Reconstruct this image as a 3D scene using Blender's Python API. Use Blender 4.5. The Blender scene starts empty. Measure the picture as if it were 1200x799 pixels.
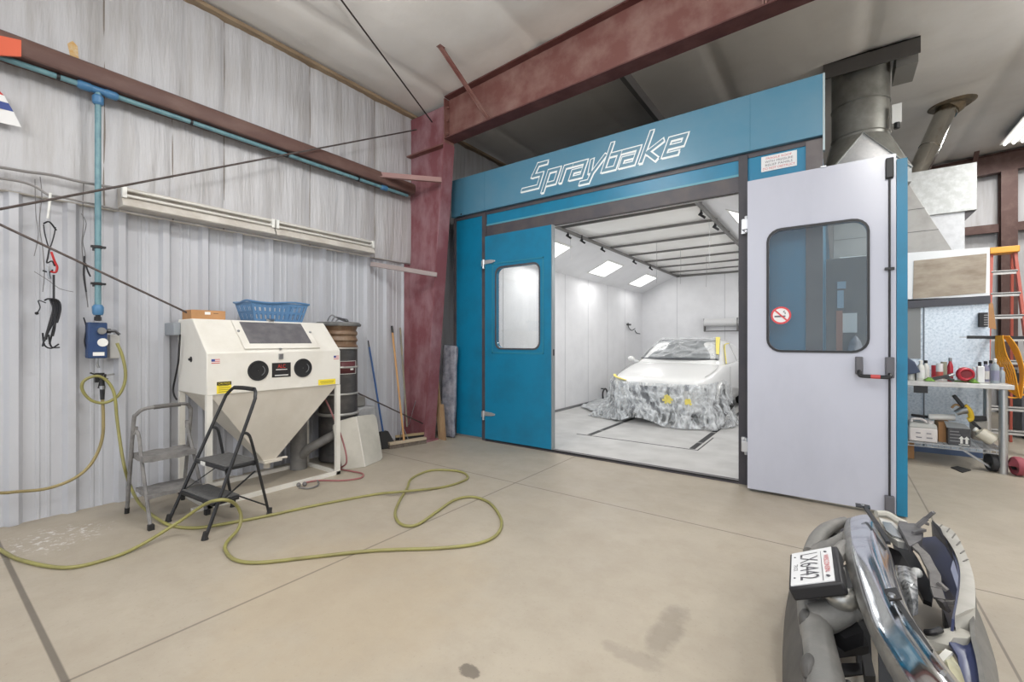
import bpy, bmesh, math, random
from mathutils import Vector, Matrix, noise
random.seed(7)
SC = bpy.context.scene
C = SC.collection
V = Vector
PI = math.pi

# ------------------------------------------------------------------ camera
CAM_H, FOC, CX, CY, YAW = 1.4, 521.0, 600.0, 400.0, math.radians(36.0)
sa, ca = math.sin(YAW), math.cos(YAW)
cam_d = bpy.data.cameras.new('camera')
cam = bpy.data.objects.new('camera', cam_d)
C.objects.link(cam)
cam_d.sensor_width = 36.0
cam_d.lens = FOC / 1200.0 * 36.0
cam_d.shift_y = (CY - 399.5) / 1200.0
cam_d.clip_start = 0.05
cam.location = (0, 0, CAM_H)
cam.rotation_euler = (PI / 2, 0, YAW)
SC.camera = cam
SC.view_settings.view_transform = 'Standard'
SC.view_settings.look = 'None'
SC.view_settings.gamma = 1.0
SC.view_settings.use_curve_mapping = False
SC.view_settings.exposure = 0.0

def ray(px, py):
    u, v = (px - CX) / FOC, (CY - py) / FOC
    return V((-sa + u * ca, ca + u * sa, v))
def hit(px, py, axis, val):
    d = ray(px, py)
    o = V((0, 0, CAM_H))
    return o + d * ((val - o[axis]) / d[axis])
def ax(px, py, x): return hit(px, py, 0, x)
def ay(px, py, y): return hit(px, py, 1, y)
def az(px, py, z=0.0): return hit(px, py, 2, z)

# ------------------------------------------------------------------ materials
def lin(c):
    r = []
    for x in c[:3]:
        x /= 255.0
        r.append(x / 12.92 if x <= 0.04045 else ((x + 0.055) / 1.055) ** 2.4)
    return (r[0], r[1], r[2], 1.0)

def newmat(name):
    m = bpy.data.materials.new(name)
    m.use_nodes = True
    nt = m.node_tree
    return m, nt, nt.nodes['Principled BSDF']

def M(name, rgb, rough=0.5, metal=0.0, rgb2=None, scale=4.0, stretch=(1, 1, 1), lo=0.4, hi=0.7, bump=0.0, bscale=40.0,
      bstretch=(1, 1, 1), spec=0.5, coat=0.0, rough2=None, detail=6.0, world=False):
    """principled surface whose own colour mottles between rgb and rgb2 (dirt, wear)"""
    m, nt, b = newmat(name)
    N, L = nt.nodes, nt.links
    b.inputs['Base Color'].default_value = lin(rgb)
    b.inputs['Roughness'].default_value = rough
    b.inputs['Metallic'].default_value = metal
    b.inputs['Specular IOR Level'].default_value = spec
    if coat: b.inputs['Coat Weight'].default_value = coat
    tc = N.new('ShaderNodeTexCoord')
    src = tc.outputs['Object']
    if world:
        g = N.new('ShaderNodeNewGeometry'); src = g.outputs['Position']
    if rgb2 is not None:
        mp = N.new('ShaderNodeMapping'); mp.inputs['Scale'].default_value = stretch
        L.new(src, mp.inputs['Vector'])
        nz = N.new('ShaderNodeTexNoise'); nz.inputs['Scale'].default_value = scale
        nz.inputs['Detail'].default_value = detail; nz.inputs['Roughness'].default_value = 0.6
        L.new(mp.outputs['Vector'], nz.inputs['Vector'])
        mr = N.new('ShaderNodeMapRange'); mr.inputs['From Min'].default_value = lo; mr.inputs['From Max'].default_value = hi
        L.new(nz.outputs['Fac'], mr.inputs['Value'])
        mx = N.new('ShaderNodeMix'); mx.data_type = 'RGBA'
        mx.inputs['A'].default_value = lin(rgb); mx.inputs['B'].default_value = lin(rgb2)
        L.new(mr.outputs['Result'], mx.inputs['Factor'])
        L.new(mx.outputs['Result'], b.inputs['Base Color'])
        if rough2 is not None:
            m2 = N.new('ShaderNodeMapRange'); m2.inputs['To Min'].default_value = rough; m2.inputs['To Max'].default_value = rough2
            L.new(mr.outputs['Result'], m2.inputs['Value']); L.new(m2.outputs['Result'], b.inputs['Roughness'])
    if bump:
        mp = N.new('ShaderNodeMapping'); mp.inputs['Scale'].default_value = bstretch
        L.new(src, mp.inputs['Vector'])
        nz = N.new('ShaderNodeTexNoise'); nz.inputs['Scale'].default_value = bscale; nz.inputs['Detail'].default_value = 5
        L.new(mp.outputs['Vector'], nz.inputs['Vector'])
        bp = N.new('ShaderNodeBump'); bp.inputs['Strength'].default_value = bump; bp.inputs['Distance'].default_value = 0.02
        L.new(nz.outputs['Fac'], bp.inputs['Height']); L.new(bp.outputs['Normal'], b.inputs['Normal'])
    return m

def emis(name, rgb, power):
    m, nt, b = newmat(name)
    b.inputs['Base Color'].default_value = lin(rgb)
    b.inputs['Emission Color'].default_value = lin(rgb)
    b.inputs['Emission Strength'].default_value = power
    return m

def glassmat(name, tint=(235, 240, 240), gloss=0.15, rough=0.02, film=0.0):
    """thin pane: see-through with a mirror share that grows at grazing angles and a light dust film"""
    m, nt, b = newmat(name)
    N, L = nt.nodes, nt.links
    out = N['Material Output']
    tr = N.new('ShaderNodeBsdfTransparent'); tr.inputs['Color'].default_value = lin(tint)
    gl = N.new('ShaderNodeBsdfGlossy'); gl.inputs['Roughness'].default_value = rough
    fr = N.new('ShaderNodeFresnel'); fr.inputs['IOR'].default_value = 1.5
    ad = N.new('ShaderNodeMath'); ad.operation = 'ADD'; ad.use_clamp = True; ad.inputs[1].default_value = gloss
    L.new(fr.outputs['Fac'], ad.inputs[0])
    mx = N.new('ShaderNodeMixShader'); L.new(ad.outputs[0], mx.inputs['Fac'])
    L.new(tr.outputs[0], mx.inputs[1]); L.new(gl.outputs[0], mx.inputs[2])
    df = N.new('ShaderNodeBsdfDiffuse'); df.inputs['Color'].default_value = (0.8, 0.82, 0.82, 1)
    m2 = N.new('ShaderNodeMixShader'); m2.inputs['Fac'].default_value = film
    L.new(mx.outputs[0], m2.inputs[1]); L.new(df.outputs[0], m2.inputs[2])
    L.new(m2.outputs[0], out.inputs['Surface'])
    return m

def filmmat(name, lo=0.10, hi=0.75, scale=7.0, col=(235, 238, 240), thick=0.25, ridge=False, stretch=(1, 1, 1)):
    """crinkled masking film: noise decides how milky each crease is, the rest is see-through"""
    m, nt, b = newmat(name)
    N, L = nt.nodes, nt.links
    out = N['Material Output']
    tc = N.new('ShaderNodeTexCoord')
    nz = N.new('ShaderNodeTexNoise'); nz.inputs['Scale'].default_value = scale; nz.inputs['Detail'].default_value = 8
    nz.inputs['Roughness'].default_value = 0.65; nz.inputs['Distortion'].default_value = 1.6
    mp = N.new('ShaderNodeMapping'); mp.inputs['Scale'].default_value = stretch; mp.inputs['Rotation'].default_value = (0.2, 0.35, 0.1)
    L.new(tc.outputs['Object'], mp.inputs['Vector']); L.new(mp.outputs['Vector'], nz.inputs['Vector'])
    mr = N.new('ShaderNodeMapRange'); mr.inputs['From Min'].default_value = 0.38; mr.inputs['From Max'].default_value = 0.66
    if ridge:
        nz.noise_type = 'RIDGED_MULTIFRACTAL'; nz.inputs['Detail'].default_value = 4; nz.inputs['Roughness'].default_value = 0.45; nz.inputs['Distortion'].default_value = 0.8
        nz.inputs['Offset'].default_value = 0.9; nz.inputs['Gain'].default_value = 1.6
        mr.inputs['From Min'].default_value = 0.42; mr.inputs['From Max'].default_value = 1.08
        n2 = N.new('ShaderNodeTexNoise'); n2.noise_type = 'RIDGED_MULTIFRACTAL'; n2.inputs['Scale'].default_value = scale * 2.1
        n2.inputs['Detail'].default_value = 3; n2.inputs['Roughness'].default_value = 0.5; n2.inputs['Distortion'].default_value = 0.6
        n2.inputs['Offset'].default_value = 0.85; n2.inputs['Gain'].default_value = 1.8
        L.new(mp.outputs['Vector'], n2.inputs['Vector'])
        av = N.new('ShaderNodeMix'); av.data_type = 'FLOAT'; av.inputs['Factor'].default_value = 0.42
        L.new(nz.outputs['Fac'], av.inputs['A']); L.new(n2.outputs['Fac'], av.inputs['B'])
    mr.inputs['To Min'].default_value = lo; mr.inputs['To Max'].default_value = hi
    mr.inputs['To Min'].default_value = lo; mr.inputs['To Max'].default_value = hi
    hgt = av.outputs['Result'] if ridge else nz.outputs['Fac']
    L.new(hgt, mr.inputs['Value'])
    b.inputs['Base Color'].default_value = lin(col)
    b.inputs['Roughness'].default_value = 0.22
    bp = N.new('ShaderNodeBump'); bp.inputs['Strength'].default_value = 0.9; bp.inputs['Distance'].default_value = 0.05
    L.new(hgt, bp.inputs['Height']); L.new(bp.outputs['Normal'], b.inputs['Normal'])
    tr = N.new('ShaderNodeBsdfTransparent')
    mx = N.new('ShaderNodeMixShader')
    L.new(mr.outputs['Result'], mx.inputs['Fac']); L.new(tr.outputs[0], mx.inputs[1]); L.new(b.outputs[0], mx.inputs[2])
    L.new(mx.outputs[0], out.inputs['Surface'])
    return m

# ------------------------------------------------------------------ mesh builder
def wloc(o):
    p = V((0, 0, 0))
    while o is not None:
        p = p + o.location
        o = o.parent
    return p

def spline(pts, n=6, closed=False):
    pts = [V(p) for p in pts]
    out = []
    k = len(pts)
    rng = range(k if closed else k - 1)
    for i in rng:
        p0 = pts[(i - 1) % k] if (closed or i > 0) else pts[0]
        p1 = pts[i]; p2 = pts[(i + 1) % k]
        p3 = pts[(i + 2) % k] if (closed or i + 2 < k) else pts[-1]
        for j in range(n):
            t = j / n
            out.append(0.5 * ((2 * p1) + (p2 - p0) * t + (2 * p0 - 5 * p1 + 4 * p2 - p3) * t * t + (3 * p1 - p0 - 3 * p2 + p3) * t ** 3))
    if not closed: out.append(pts[-1])
    return out

class MB:
    def __init__(self, mtx=None):
        self.bm = bmesh.new()
        self.m = mtx
    def T(self, p):
        p = V(p)
        return self.m @ p if self.m is not None else p
    def face(self, pts):
        try: return self.bm.faces.new([self.bm.verts.new(self.T(p)) for p in pts])
        except ValueError: return None
    def hexa(self, a, b):
        """a and b: two quads of four points each, joined"""
        va = [self.bm.verts.new(self.T(p)) for p in a]; vb = [self.bm.verts.new(self.T(p)) for p in b]
        n = len(va)
        fs = [va[::-1], vb]
        for i in range(n): fs.append([va[i], va[(i + 1) % n], vb[(i + 1) % n], vb[i]])
        for f in fs:
            try: self.bm.faces.new(f)
            except ValueError: pass
        return self
    def box(self, x0, x1, y0, y1, z0, z1):
        return self.hexa([(x0, y0, z0), (x1, y0, z0), (x1, y1, z0), (x0, y1, z0)], [(x0, y0, z1), (x1, y0, z1), (x1, y1, z1), (x0, y1, z1)])
    def prism(self, poly, off):
        off = V(off)
        return self.hexa([V(p) for p in poly], [V(p) + off for p in poly])
    def bar(self, p, q, w, h=None, up=(0, 0, 1)):
        p, q, up = V(p), V(q), V(up)
        h = h or w
        d = (q - p).normalized()
        s = d.cross(up)
        if s.length < 1e-4: s = d.cross(V((1, 0, 0)))
        s.normalize(); t = s.cross(d)
        s *= w / 2; t *= h / 2
        return self.hexa([p - s - t, p + s - t, p + s + t, p - s + t], [q - s - t, q + s - t, q + s + t, q - s + t])
    def tube(self, pts, r, n=8, closed=False, cap=True):
        pts = [V(p) for p in pts]
        k = len(pts)
        rr = r if isinstance(r, (list, tuple)) else [r] * k
        rings = []
        prev = None
        for i, p in enumerate(pts):
            a = pts[i - 1] if (i > 0 or closed) else p
            b = pts[(i + 1) % k] if (i < k - 1 or closed) else p
            d = (b - a)
            if d.length < 1e-9: d = V((0, 0, 1))
            d.normalize()
            if prev is None:
                s = d.cross(V((0, 0, 1)))
                if s.length < 0.05: s = d.cross(V((1, 0, 0)))
            else:
                s = prev - d * prev.dot(d)
                if s.length < 1e-6: s = d.cross(V((0, 0, 1)))
            s.normalize(); prev = s
            t = d.cross(s)
            rings.append([self.bm.verts.new(self.T(p + (s * math.cos(2 * PI * j / n) + t * math.sin(2 * PI * j / n)) * rr[i])) for j in range(n)])
        for i in range(k if closed else k - 1):
            A, B = rings[i], rings[(i + 1) % k]
            for j in range(n):
                self.bm.faces.new([A[j], A[(j + 1) % n], B[(j + 1) % n], B[j]])
        if cap and not closed:
            self.bm.faces.new(rings[0][::-1]); self.bm.faces.new(rings[-1])
        return self
    def cyl(self, p, q, r, r2=None, n=20):
        return self.tube([p, q], [r, r if r2 is None else r2], n)
    def lathe(self, prof, c, n=20, axis=(0, 0, 1)):
        axis = V(axis).normalized(); c = V(c)
        return self.tube([c + axis * z for r, z in prof], [max(r, 1e-4) for r, z in prof], n)
    def grid(self, rows):
        vs = [[self.bm.verts.new(self.T(p)) for p in row] for row in rows]
        for i in range(len(vs) - 1):
            for j in range(len(vs[0]) - 1):
                try: self.bm.faces.new([vs[i][j], vs[i][j + 1], vs[i + 1][j + 1], vs[i + 1][j]])
                except ValueError: pass
        return self
    def slab(self, rows, off):
        """a closed sheet with thickness: rows of points and the same rows shifted by off"""
        off = V(off)
        a = [[self.bm.verts.new(self.T(V(p))) for p in row] for row in rows]
        b = [[self.bm.verts.new(self.T(V(p) + off)) for p in row] for row in rows]
        R, K = len(rows), len(rows[0])
        for i in range(R - 1):
            for j in range(K - 1):
                self.bm.faces.new([a[i][j], a[i][j + 1], a[i + 1][j + 1], a[i + 1][j]])
                self.bm.faces.new([b[i][j], b[i + 1][j], b[i + 1][j + 1], b[i][j + 1]])
        for j in range(K - 1):
            self.bm.faces.new([a[0][j + 1], a[0][j], b[0][j], b[0][j + 1]])
            self.bm.faces.new([a[-1][j], a[-1][j + 1], b[-1][j + 1], b[-1][j]])
        for i in range(R - 1):
            self.bm.faces.new([a[i][0], a[i + 1][0], b[i + 1][0], b[i][0]])
            self.bm.faces.new([a[i + 1][-1], a[i][-1], b[i][-1], b[i + 1][-1]])
        return self
    def ball(self, c, r, s=(1, 1, 1), n=12):
        mt = Matrix.Translation(self.T(c)) @ Matrix.Diagonal((s[0] * r, s[1] * r, s[2] * r, 1))
        bmesh.ops.create_uvsphere(self.bm, u_segments=n, v_segments=max(6, n // 2), radius=1.0, matrix=mt)
        return self
    def build(self, name, mat, parent=None, smooth=35, bevel=0.0, thick=0.0, subsurf=0):
        bm = self.bm
        if not thick: bmesh.ops.recalc_face_normals(bm, faces=bm.faces)
        if parent is not None:
            o0 = wloc(parent)
        else:
            xs = [v.co for v in bm.verts]
            o0 = V(((min(p.x for p in xs) + max(p.x for p in xs)) / 2, (min(p.y for p in xs) + max(p.y for p in xs)) / 2, min(p.z for p in xs)))
        for v in bm.verts: v.co -= o0
        me = bpy.data.meshes.new(name)
        bm.to_mesh(me); bm.free()
        if smooth:
            for p in me.polygons: p.use_smooth = True
            me.set_sharp_from_angle(angle=math.radians(smooth))
        ob = bpy.data.objects.new(name, me)
        me.materials.append(mat)
        C.objects.link(ob)
        if parent is not None: ob.parent = parent
        else: ob.location = o0
        if thick:
            md = ob.modifiers.new('thickness', 'SOLIDIFY'); md.thickness = thick; md.offset = 0
        if bevel:
            md = ob.modifiers.new('bevel', 'BEVEL'); md.width = bevel; md.segments = 2; md.limit_method = 'ANGLE'; md.angle_limit = math.radians(40)
        if subsurf:
            md = ob.modifiers.new('smooth', 'SUBSURF'); md.levels = subsurf; md.render_levels = subsurf
        return ob

def thing(name, label, cat, loc, group=None):
    o = bpy.data.objects.new(name, None)
    C.objects.link(o)
    o.location = loc
    o.empty_display_size = 0.1
    return tag(o, label, cat, group)
def tag(o, label, cat, group=None):
    o['label'] = label; o['category'] = cat
    if group: o['group'] = group
    return o
def struct(o, label=None):
    o['kind'] = 'structure'
    if label: o['label'] = label
    return o
def lab(o, label):
    o['label'] = label
    return o

def text_part(s, c, xd, yd, w, h, mat, parent, name='lettering', depth=0.001, both=True):
    """letters as a thin mesh fitted to a w x h box centred on c (world), xd reading direction, yd up"""
    cu = bpy.data.curves.new('tmp', 'FONT'); cu.body = s; cu.align_x = 'LEFT'; cu.resolution_u = 3
    to = bpy.data.objects.new('tmp', cu); C.objects.link(to)
    dg = bpy.context.evaluated_depsgraph_get()
    me = bpy.data.meshes.new_from_object(to.evaluated_get(dg))
    bpy.data.objects.remove(to); bpy.data.curves.remove(cu)
    xs = [v.co.x for v in me.vertices]; ys = [v.co.y for v in me.vertices]
    x0, x1, y0, y1 = min(xs), max(xs), min(ys), max(ys)
    xd, yd = V(xd).normalized(), V(yd).normalized(); nd = xd.cross(yd)
    o0 = wloc(parent) if parent is not None else V((0, 0, 0))
    for v in me.vertices:
        v.co = V(c) + xd * ((v.co.x - (x0 + x1) / 2) / (x1 - x0) * w) + yd * ((v.co.y - (y0 + y1) / 2) / (y1 - y0) * h) + nd * depth - o0
    me.name = name
    me.materials.append(mat)
    ob = bpy.data.objects.new(name, me); C.objects.link(ob); ob.parent = parent
    return ob

def copy_tree(o, parent=None, shift=None):
    c = o.copy(); C.objects.link(c)
    if parent is not None: c.parent = parent
    if shift is not None: c.location = V(o.location) + V(shift)
    for ch in list(o.children): copy_tree(ch, c)
    return c

def rrect(x0, x1, z0, z1, r, n=5):
    pts = []
    for cx_, cz_, a0 in ((x1 - r, z1 - r, 0), (x0 + r, z1 - r, 90), (x0 + r, z0 + r, 180), (x1 - r, z0 + r, 270)):
        for i in range(n + 1):
            a = math.radians(a0 + 90 * i / n)
            pts.append((cx_ + r * math.cos(a), cz_ + r * math.sin(a)))
    return pts

def plate_with_hole(mb, x0, x1, z0, z1, hole, y0, y1):
    """a slab in the x-z plane between y0 and y1 with one hole given as a list of (x, z) running anticlockwise"""
    import mathutils
    outer = [(x0, z0), (x1, z0), (x1, z1), (x0, z1)]
    for y in (y0, y1):
        tess = mathutils.geometry.tessellate_polygon([[V((x, z, 0)) for x, z in outer], [V((x, z, 0)) for x, z in hole]])
        allp = outer + list(hole)
        vs = [mb.bm.verts.new(mb.T((x, y, z))) for x, z in allp]
        for t in tess:
            try: mb.bm.faces.new([vs[i] for i in t])
            except ValueError: pass
    for ring in (outer, hole):
        n = len(ring)
        for i in range(n):
            (xa, za), (xb, zb) = ring[i], ring[(i + 1) % n]
            mb.face([(xa, y0, za), (xb, y0, zb), (xb, y1, zb), (xa, y1, za)])
    bmesh.ops.remove_doubles(mb.bm, verts=mb.bm.verts, dist=1e-5)
    return mb

# ------------------------------------------------------------------ palette
m_teal = M('teal enamel', (14, 120, 158), 0.38, rgb2=(22, 108, 140), scale=3, lo=0.45, hi=0.75)
m_fascia = M('faded teal enamel', (76, 130, 156), 0.35, rgb2=(90, 134, 157), scale=2.5, lo=0.35, hi=0.7)
m_trim = M('dark grey trim', (72, 69, 74), 0.5, rgb2=(86, 80, 80), scale=6)
m_black = M('black plastic', (28, 28, 31), 0.45)
m_blackmetal = M('black powder coat', (32, 33, 36), 0.4, rgb2=(62, 60, 58), scale=9, lo=0.55, hi=0.8)
m_rubber = M('black rubber', (38, 37, 37), 0.75)
m_chrome = M('chrome', (225, 228, 232), 0.11, 1.0, rgb2=(175, 176, 180), scale=8, lo=0.5, hi=0.75, rough2=0.3)
m_steel = M('zinc steel', (176, 178, 180), 0.32, 1.0, rgb2=(140, 142, 144), scale=10)
m_galv = M('galvanised sheet', (178, 180, 178), 0.42, 0.7, rgb2=(200, 203, 202), scale=14, detail=3)
m_white = M('white panel', (238, 238, 240), 0.3, rgb2=(231, 231, 233), scale=3)
m_whitep = M('white plastic', (226, 226, 222), 0.4)
m_doorw = M('white door enamel', (184, 187, 200), 0.22, rgb2=(172, 175, 188), scale=1.5, lo=0.5, hi=0.85, stretch=(1, 1, 0.4))
m_oxide = M('red oxide primer', (116, 74, 68), 0.6, rgb2=(152, 124, 116), scale=3.2, lo=0.42, hi=0.82, detail=8)
m_girt = M('brown oxide primer', (92, 66, 60), 0.6, rgb2=(112, 88, 80), scale=8, stretch=(1, 0.4, 1), lo=0.45, hi=0.8)
m_cream = M('cream enamel', (222, 219, 211), 0.42, rgb2=(203, 198, 187), scale=2.4, lo=0.5, hi=0.85)
m_creamd = M('dusty cream enamel', (214, 208, 197), 0.5, rgb2=(196, 188, 174), scale=2.0, lo=0.4, hi=0.8)
m_dusty = M('dust covered grey metal', (128, 126, 124), 0.7, rgb2=(100, 98, 98), scale=14, lo=0.4, hi=0.7)
m_yellow = M('yellow label', (236, 214, 60), 0.5)
m_red = M('red enamel', (190, 40, 40), 0.4)
m_redtxt = M('red ink', (196, 84, 84), 0.6)
m_ink = M('grey ink', (96, 94, 104), 0.6)
m_tape = M('yellow masking tape', (238, 222, 118), 0.6)
m_card = M('brown cardboard', (186, 140, 96), 0.75, rgb2=(170, 126, 84), scale=5)
m_wood = M('broom handle wood', (204, 158, 106), 0.5, rgb2=(180, 132, 82), scale=9, stretch=(1, 1, 0.15))
m_conduit = M('grey conduit', (150, 148, 148), 0.45, 0.6)
m_rod = M('bracing rod steel', (98, 90, 88), 0.5, 0.5, rgb2=(76, 66, 62), scale=20)
m_orange = M('orange paint', (212, 96, 66), 0.55)
# ================================================================== SETTING
def floor_material():
    m, nt, b = newmat('sealed concrete')
    N, L = nt.nodes, nt.links
    g = N.new('ShaderNodeNewGeometry'); pos = g.outputs['Position']
    sp = N.new('ShaderNodeSeparateXYZ'); L.new(pos, sp.inputs[0])
    def noise_(sc, det=6, rough=0.6, dist=0.0):
        n = N.new('ShaderNodeTexNoise'); n.inputs['Scale'].default_value = sc; n.inputs['Detail'].default_value = det
        n.inputs['Roughness'].default_value = rough; n.inputs['Distortion'].default_value = dist
        L.new(pos, n.inputs['Vector']); return n.outputs['Fac']
    def mrange(v, a, c, lo=0.0, hi=1.0):
        r = N.new('ShaderNodeMapRange'); r.inputs['From Min'].default_value = a; r.inputs['From Max'].default_value = c
        r.inputs['To Min'].default_value = lo; r.inputs['To Max'].default_value = hi
        L.new(v, r.inputs['Value']); return r.outputs['Result']
    def math_(op, a, c):
        n = N.new('ShaderNodeMath'); n.operation = op
        for i, x in enumerate((a, c)):
            if isinstance(x, (int, float)): n.inputs[i].default_value = x
            else: L.new(x, n.inputs[i])
        return n.outputs[0]
    def mix(fac, ca_, cb):
        n = N.new('ShaderNodeMix'); n.data_type = 'RGBA'
        if isinstance(fac, float): n.inputs['Factor'].default_value = fac
        else: L.new(fac, n.inputs['Factor'])
        for k, x in (('A', ca_), ('B', cb)):
            if isinstance(x, tuple): n.inputs[k].default_value = x
            else: L.new(x, n.inputs[k])
        return n.outputs['Result']
    c = mix(mrange(noise_(0.9, 8, 0.65), 0.35, 0.7), lin((173, 164, 149)), lin((159, 150, 136)))
    c = mix(mrange(noise_(5.0, 8, 0.7), 0.45, 0.8, 0, 0.6), c, lin((153, 142, 126)))
    c = mix(mrange(noise_(60.0, 3), 0.62, 0.75, 0, 0.45), c, lin((136, 126, 113)))
    # soft scrubbed grime in front of the bay and a rusty tint in the middle of the bay
    def blot(x, y, rx, ry, edge, sc):
        dx = math_('DIVIDE', math_('SUBTRACT', sp.outputs['X'], x), rx)
        dy = math_('DIVIDE', math_('SUBTRACT', sp.outputs['Y'], y), ry)
        d = math_('ADD', math_('MULTIPLY', dx, dx), math_('MULTIPLY', dy, dy))
        d = math_('ADD', d, math_('MULTIPLY', math_('SUBTRACT', noise_(sc, 6, 0.7), 0.5), 2.6))
        return mrange(d, edge, 1.0, 1.0, 0.0)
    p = az(782, 737)
    c = mix(math_('MULTIPLY', blot(p.x, p.y, 0.085, 0.26, 0.25, 7.0), 0.45), c, lin((117, 109, 99)))
    p = az(745, 770)
    c = mix(math_('MULTIPLY', blot(p.x, p.y, 0.16, 0.06, 0.4, 9.0), 0.3), c, lin((117, 109, 99)))
    p = az(550, 786)
    c = mix(math_('MULTIPLY', blot(p.x, p.y, 0.055, 0.04, 0.6, 18.0), 0.7), c, lin((84, 78, 71)))
    p = az(410, 690)
    c = mix(math_('MULTIPLY', blot(p.x, p.y, 0.9, 0.8, 0.2, 2.0), 0.3), c, lin((172, 154, 126)))
    # white paint drips near the wall
    p = az(62, 632)
    c = mix(math_('MULTIPLY', blot(p.x, p.y, 0.30, 0.34, 0.2, 9.0), mrange(noise_(22, 5, 0.7), 0.54, 0.60)), c, lin((206, 204, 200)))
    # control joints
    def joint(axis, at, w, k):
        global_c = math_('ABSOLUTE', math_('SUBTRACT', sp.outputs[axis], at), 0.0)
        return math_('MULTIPLY', mrange(global_c, w * 0.6, w, 1.0, 0.0), k)
    for axis, at, w, k in (('Y', 0.40, 0.016, 0.75), ('X', -2.56, 0.009, 0.6), ('Y', 3.58, 0.007, 0.75), ('X', 0.62, 0.007, 0.6), ('Y', 6.8, 0.008, 0.6)):
        c = mix(joint(axis, at, w, k), c, lin((84, 78, 71)))
    L.new(c, b.inputs['Base Color'])
    r = mrange(noise_(3.0, 6), 0.3, 0.7, 0.38, 0.58)
    L.new(r, b.inputs['Roughness'])
    b.inputs['Specular IOR Level'].default_value = 0.35
    bp = N.new('ShaderNodeBump'); bp.inputs['Strength'].default_value = 0.08; bp.inputs['Distance'].default_value = 0.01
    L.new(noise_(40.0, 4), bp.inputs['Height']); L.new(bp.outputs['Normal'], b.inputs['Normal'])
    return m

o = MB().box(-5.3, 9.0, -7.0, 13.0, -0.15, 0.0).build('floor', floor_material(), smooth=0)
struct(o, 'beige sealed concrete shop floor with saw-cut joints')

XW = -5.08                                    # face of the corrugated liner on the left wall
m_liner = M('white liner steel', (188, 190, 196), 0.3, rgb2=(170, 170, 174), scale=1.6, stretch=(1, 1, 0.35), lo=0.45, hi=0.85, bump=0.03, bscale=8)
m_insul = M('white vinyl insulation facing', (188, 188, 191), 0.5, rgb2=(156, 152, 149), scale=2.6, stretch=(1, 4.0, 0.35), lo=0.45, hi=0.85, detail=9,
            bump=0.6, bscale=9, bstretch=(1, 3.2, 0.35))
m_insul_b = M('white vinyl end wall facing', (206, 205, 206), 0.5, rgb2=(172, 167, 163), scale=2.2, stretch=(4, 1, 0.4), lo=0.5, hi=0.86, detail=9,
            bump=0.35, bscale=9, bstretch=(3.2, 1, 0.35))
m_ceil = M('white vinyl roof facing', (222, 219, 215), 0.55, rgb2=(206, 201, 194), scale=0.9, lo=0.45, hi=0.85, bump=0.2, bscale=6)

LT = 2.535                                    # top of the liner
def liner_profile(y0, y1):
    pts = []                                  # (y, depth towards the room)
    k = 0
    base = 0.19
    ys = []
    y = base - 0.317 * 40
    while y < y1 + 0.5:
        ys += [(y - 0.05, 0), (y - 0.024, 0.042), (y + 0.024, 0.042), (y + 0.05, 0),
               (y + 0.115, 0), (y + 0.122, 0.006), (y + 0.138, 0.006), (y + 0.145, 0),
               (y + 0.172, 0), (y + 0.179, 0.006), (y + 0.195, 0.006), (y + 0.202, 0)]
        y += 0.317
    ys = [(max(y0, min(y1, a)), d) for a, d in ys if y0 - 0.05 < a < y1 + 0.05]
    return ys
prof = liner_profile(-7.0, 4.47)
b = MB()
b.grid([[(XW + d, y, z) for y, d in prof] for z in (0.0, 0.8, 1.6, LT)])
b.grid([[(XW + d, y, LT) for y, d in prof], [(XW - 0.1, y, LT) for y, d in prof]])
wall_l = b.build('wall_left', m_liner, smooth=20)
struct(wall_l, 'left wall with white corrugated liner steel below and draped white insulation above')
b = MB().box(XW - 0.02, XW + 0.045, -7.0, 4.47, LT - 0.005, LT + 0.012)
b.build('liner_cap', m_creamd, wall_l)

def drape(x_or_y, axis, u0, u1, z0, z1f, seams, bulge, mat, name, parent=None, nu=260, nv=26, seed=0.0, sign=1):
    rows = []
    ss = sorted(seams)
    for i in range(nv + 1):
        row = []
        for j in range(nu + 1):
            u = u0 + (u1 - u0) * j / nu
            z1 = z1f(u) if callable(z1f) else z1f
            z = z0 + (z1 - z0) * i / nv
            a = max([s for s in ss if s <= u], default=u0 - 0.5); c_ = min([s for s in ss if s > u], default=u1 + 0.5)
            t = (u - a) / max(1e-4, c_ - a)
            e = 1 - abs(2 * t - 1) ** 6
            f = 1 - abs(2 * (i / nv) - 1) ** 5
            wr = noise.noise(V((u * 9, z * 0.9, seed))) * 0.014 + noise.noise(V((u * 24, z * 1.4, seed + 5))) * 0.007
            d = (bulge * e * (0.4 + 0.6 * f) + wr * e) * sign
            row.append((x_or_y + d, u, z) if axis == 0 else (u, x_or_y + d, z))
        rows.append(row)
    return MB().grid(rows).build(name, mat, parent, smooth=60)
CE0, CES = 4.672, 0.056                        # eave height at x = -4.9 and roof slope
def ceil_z(x): return CE0 + CES * (x + 4.9)
seams = [1.02 + 0.914 * k for k in range(-9, 14)]
seams2 = seams + [1.50, 0.22]
drape(-5.03, 0, -7.0, 4.6, LT, 3.50, seams2, 0.03, m_insul, 'insulation_blanket', wall_l, nu=420, seed=1)
drape(-5.03, 0, -7.0, 12.8, 3.49, ceil_z(-5.0) + 0.03, seams + [1.62], 0.04, m_insul, 'insulation_blanket', wall_l, nu=640, seed=3)
drape(-5.03, 0, 4.5, 12.8, 0.0, 3.50, seams, 0.03, m_insul, 'insulation_blanket', wall_l, nu=200, seed=2)
m_seam = M('insulation seam', (126, 118, 110), 0.7)
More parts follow.
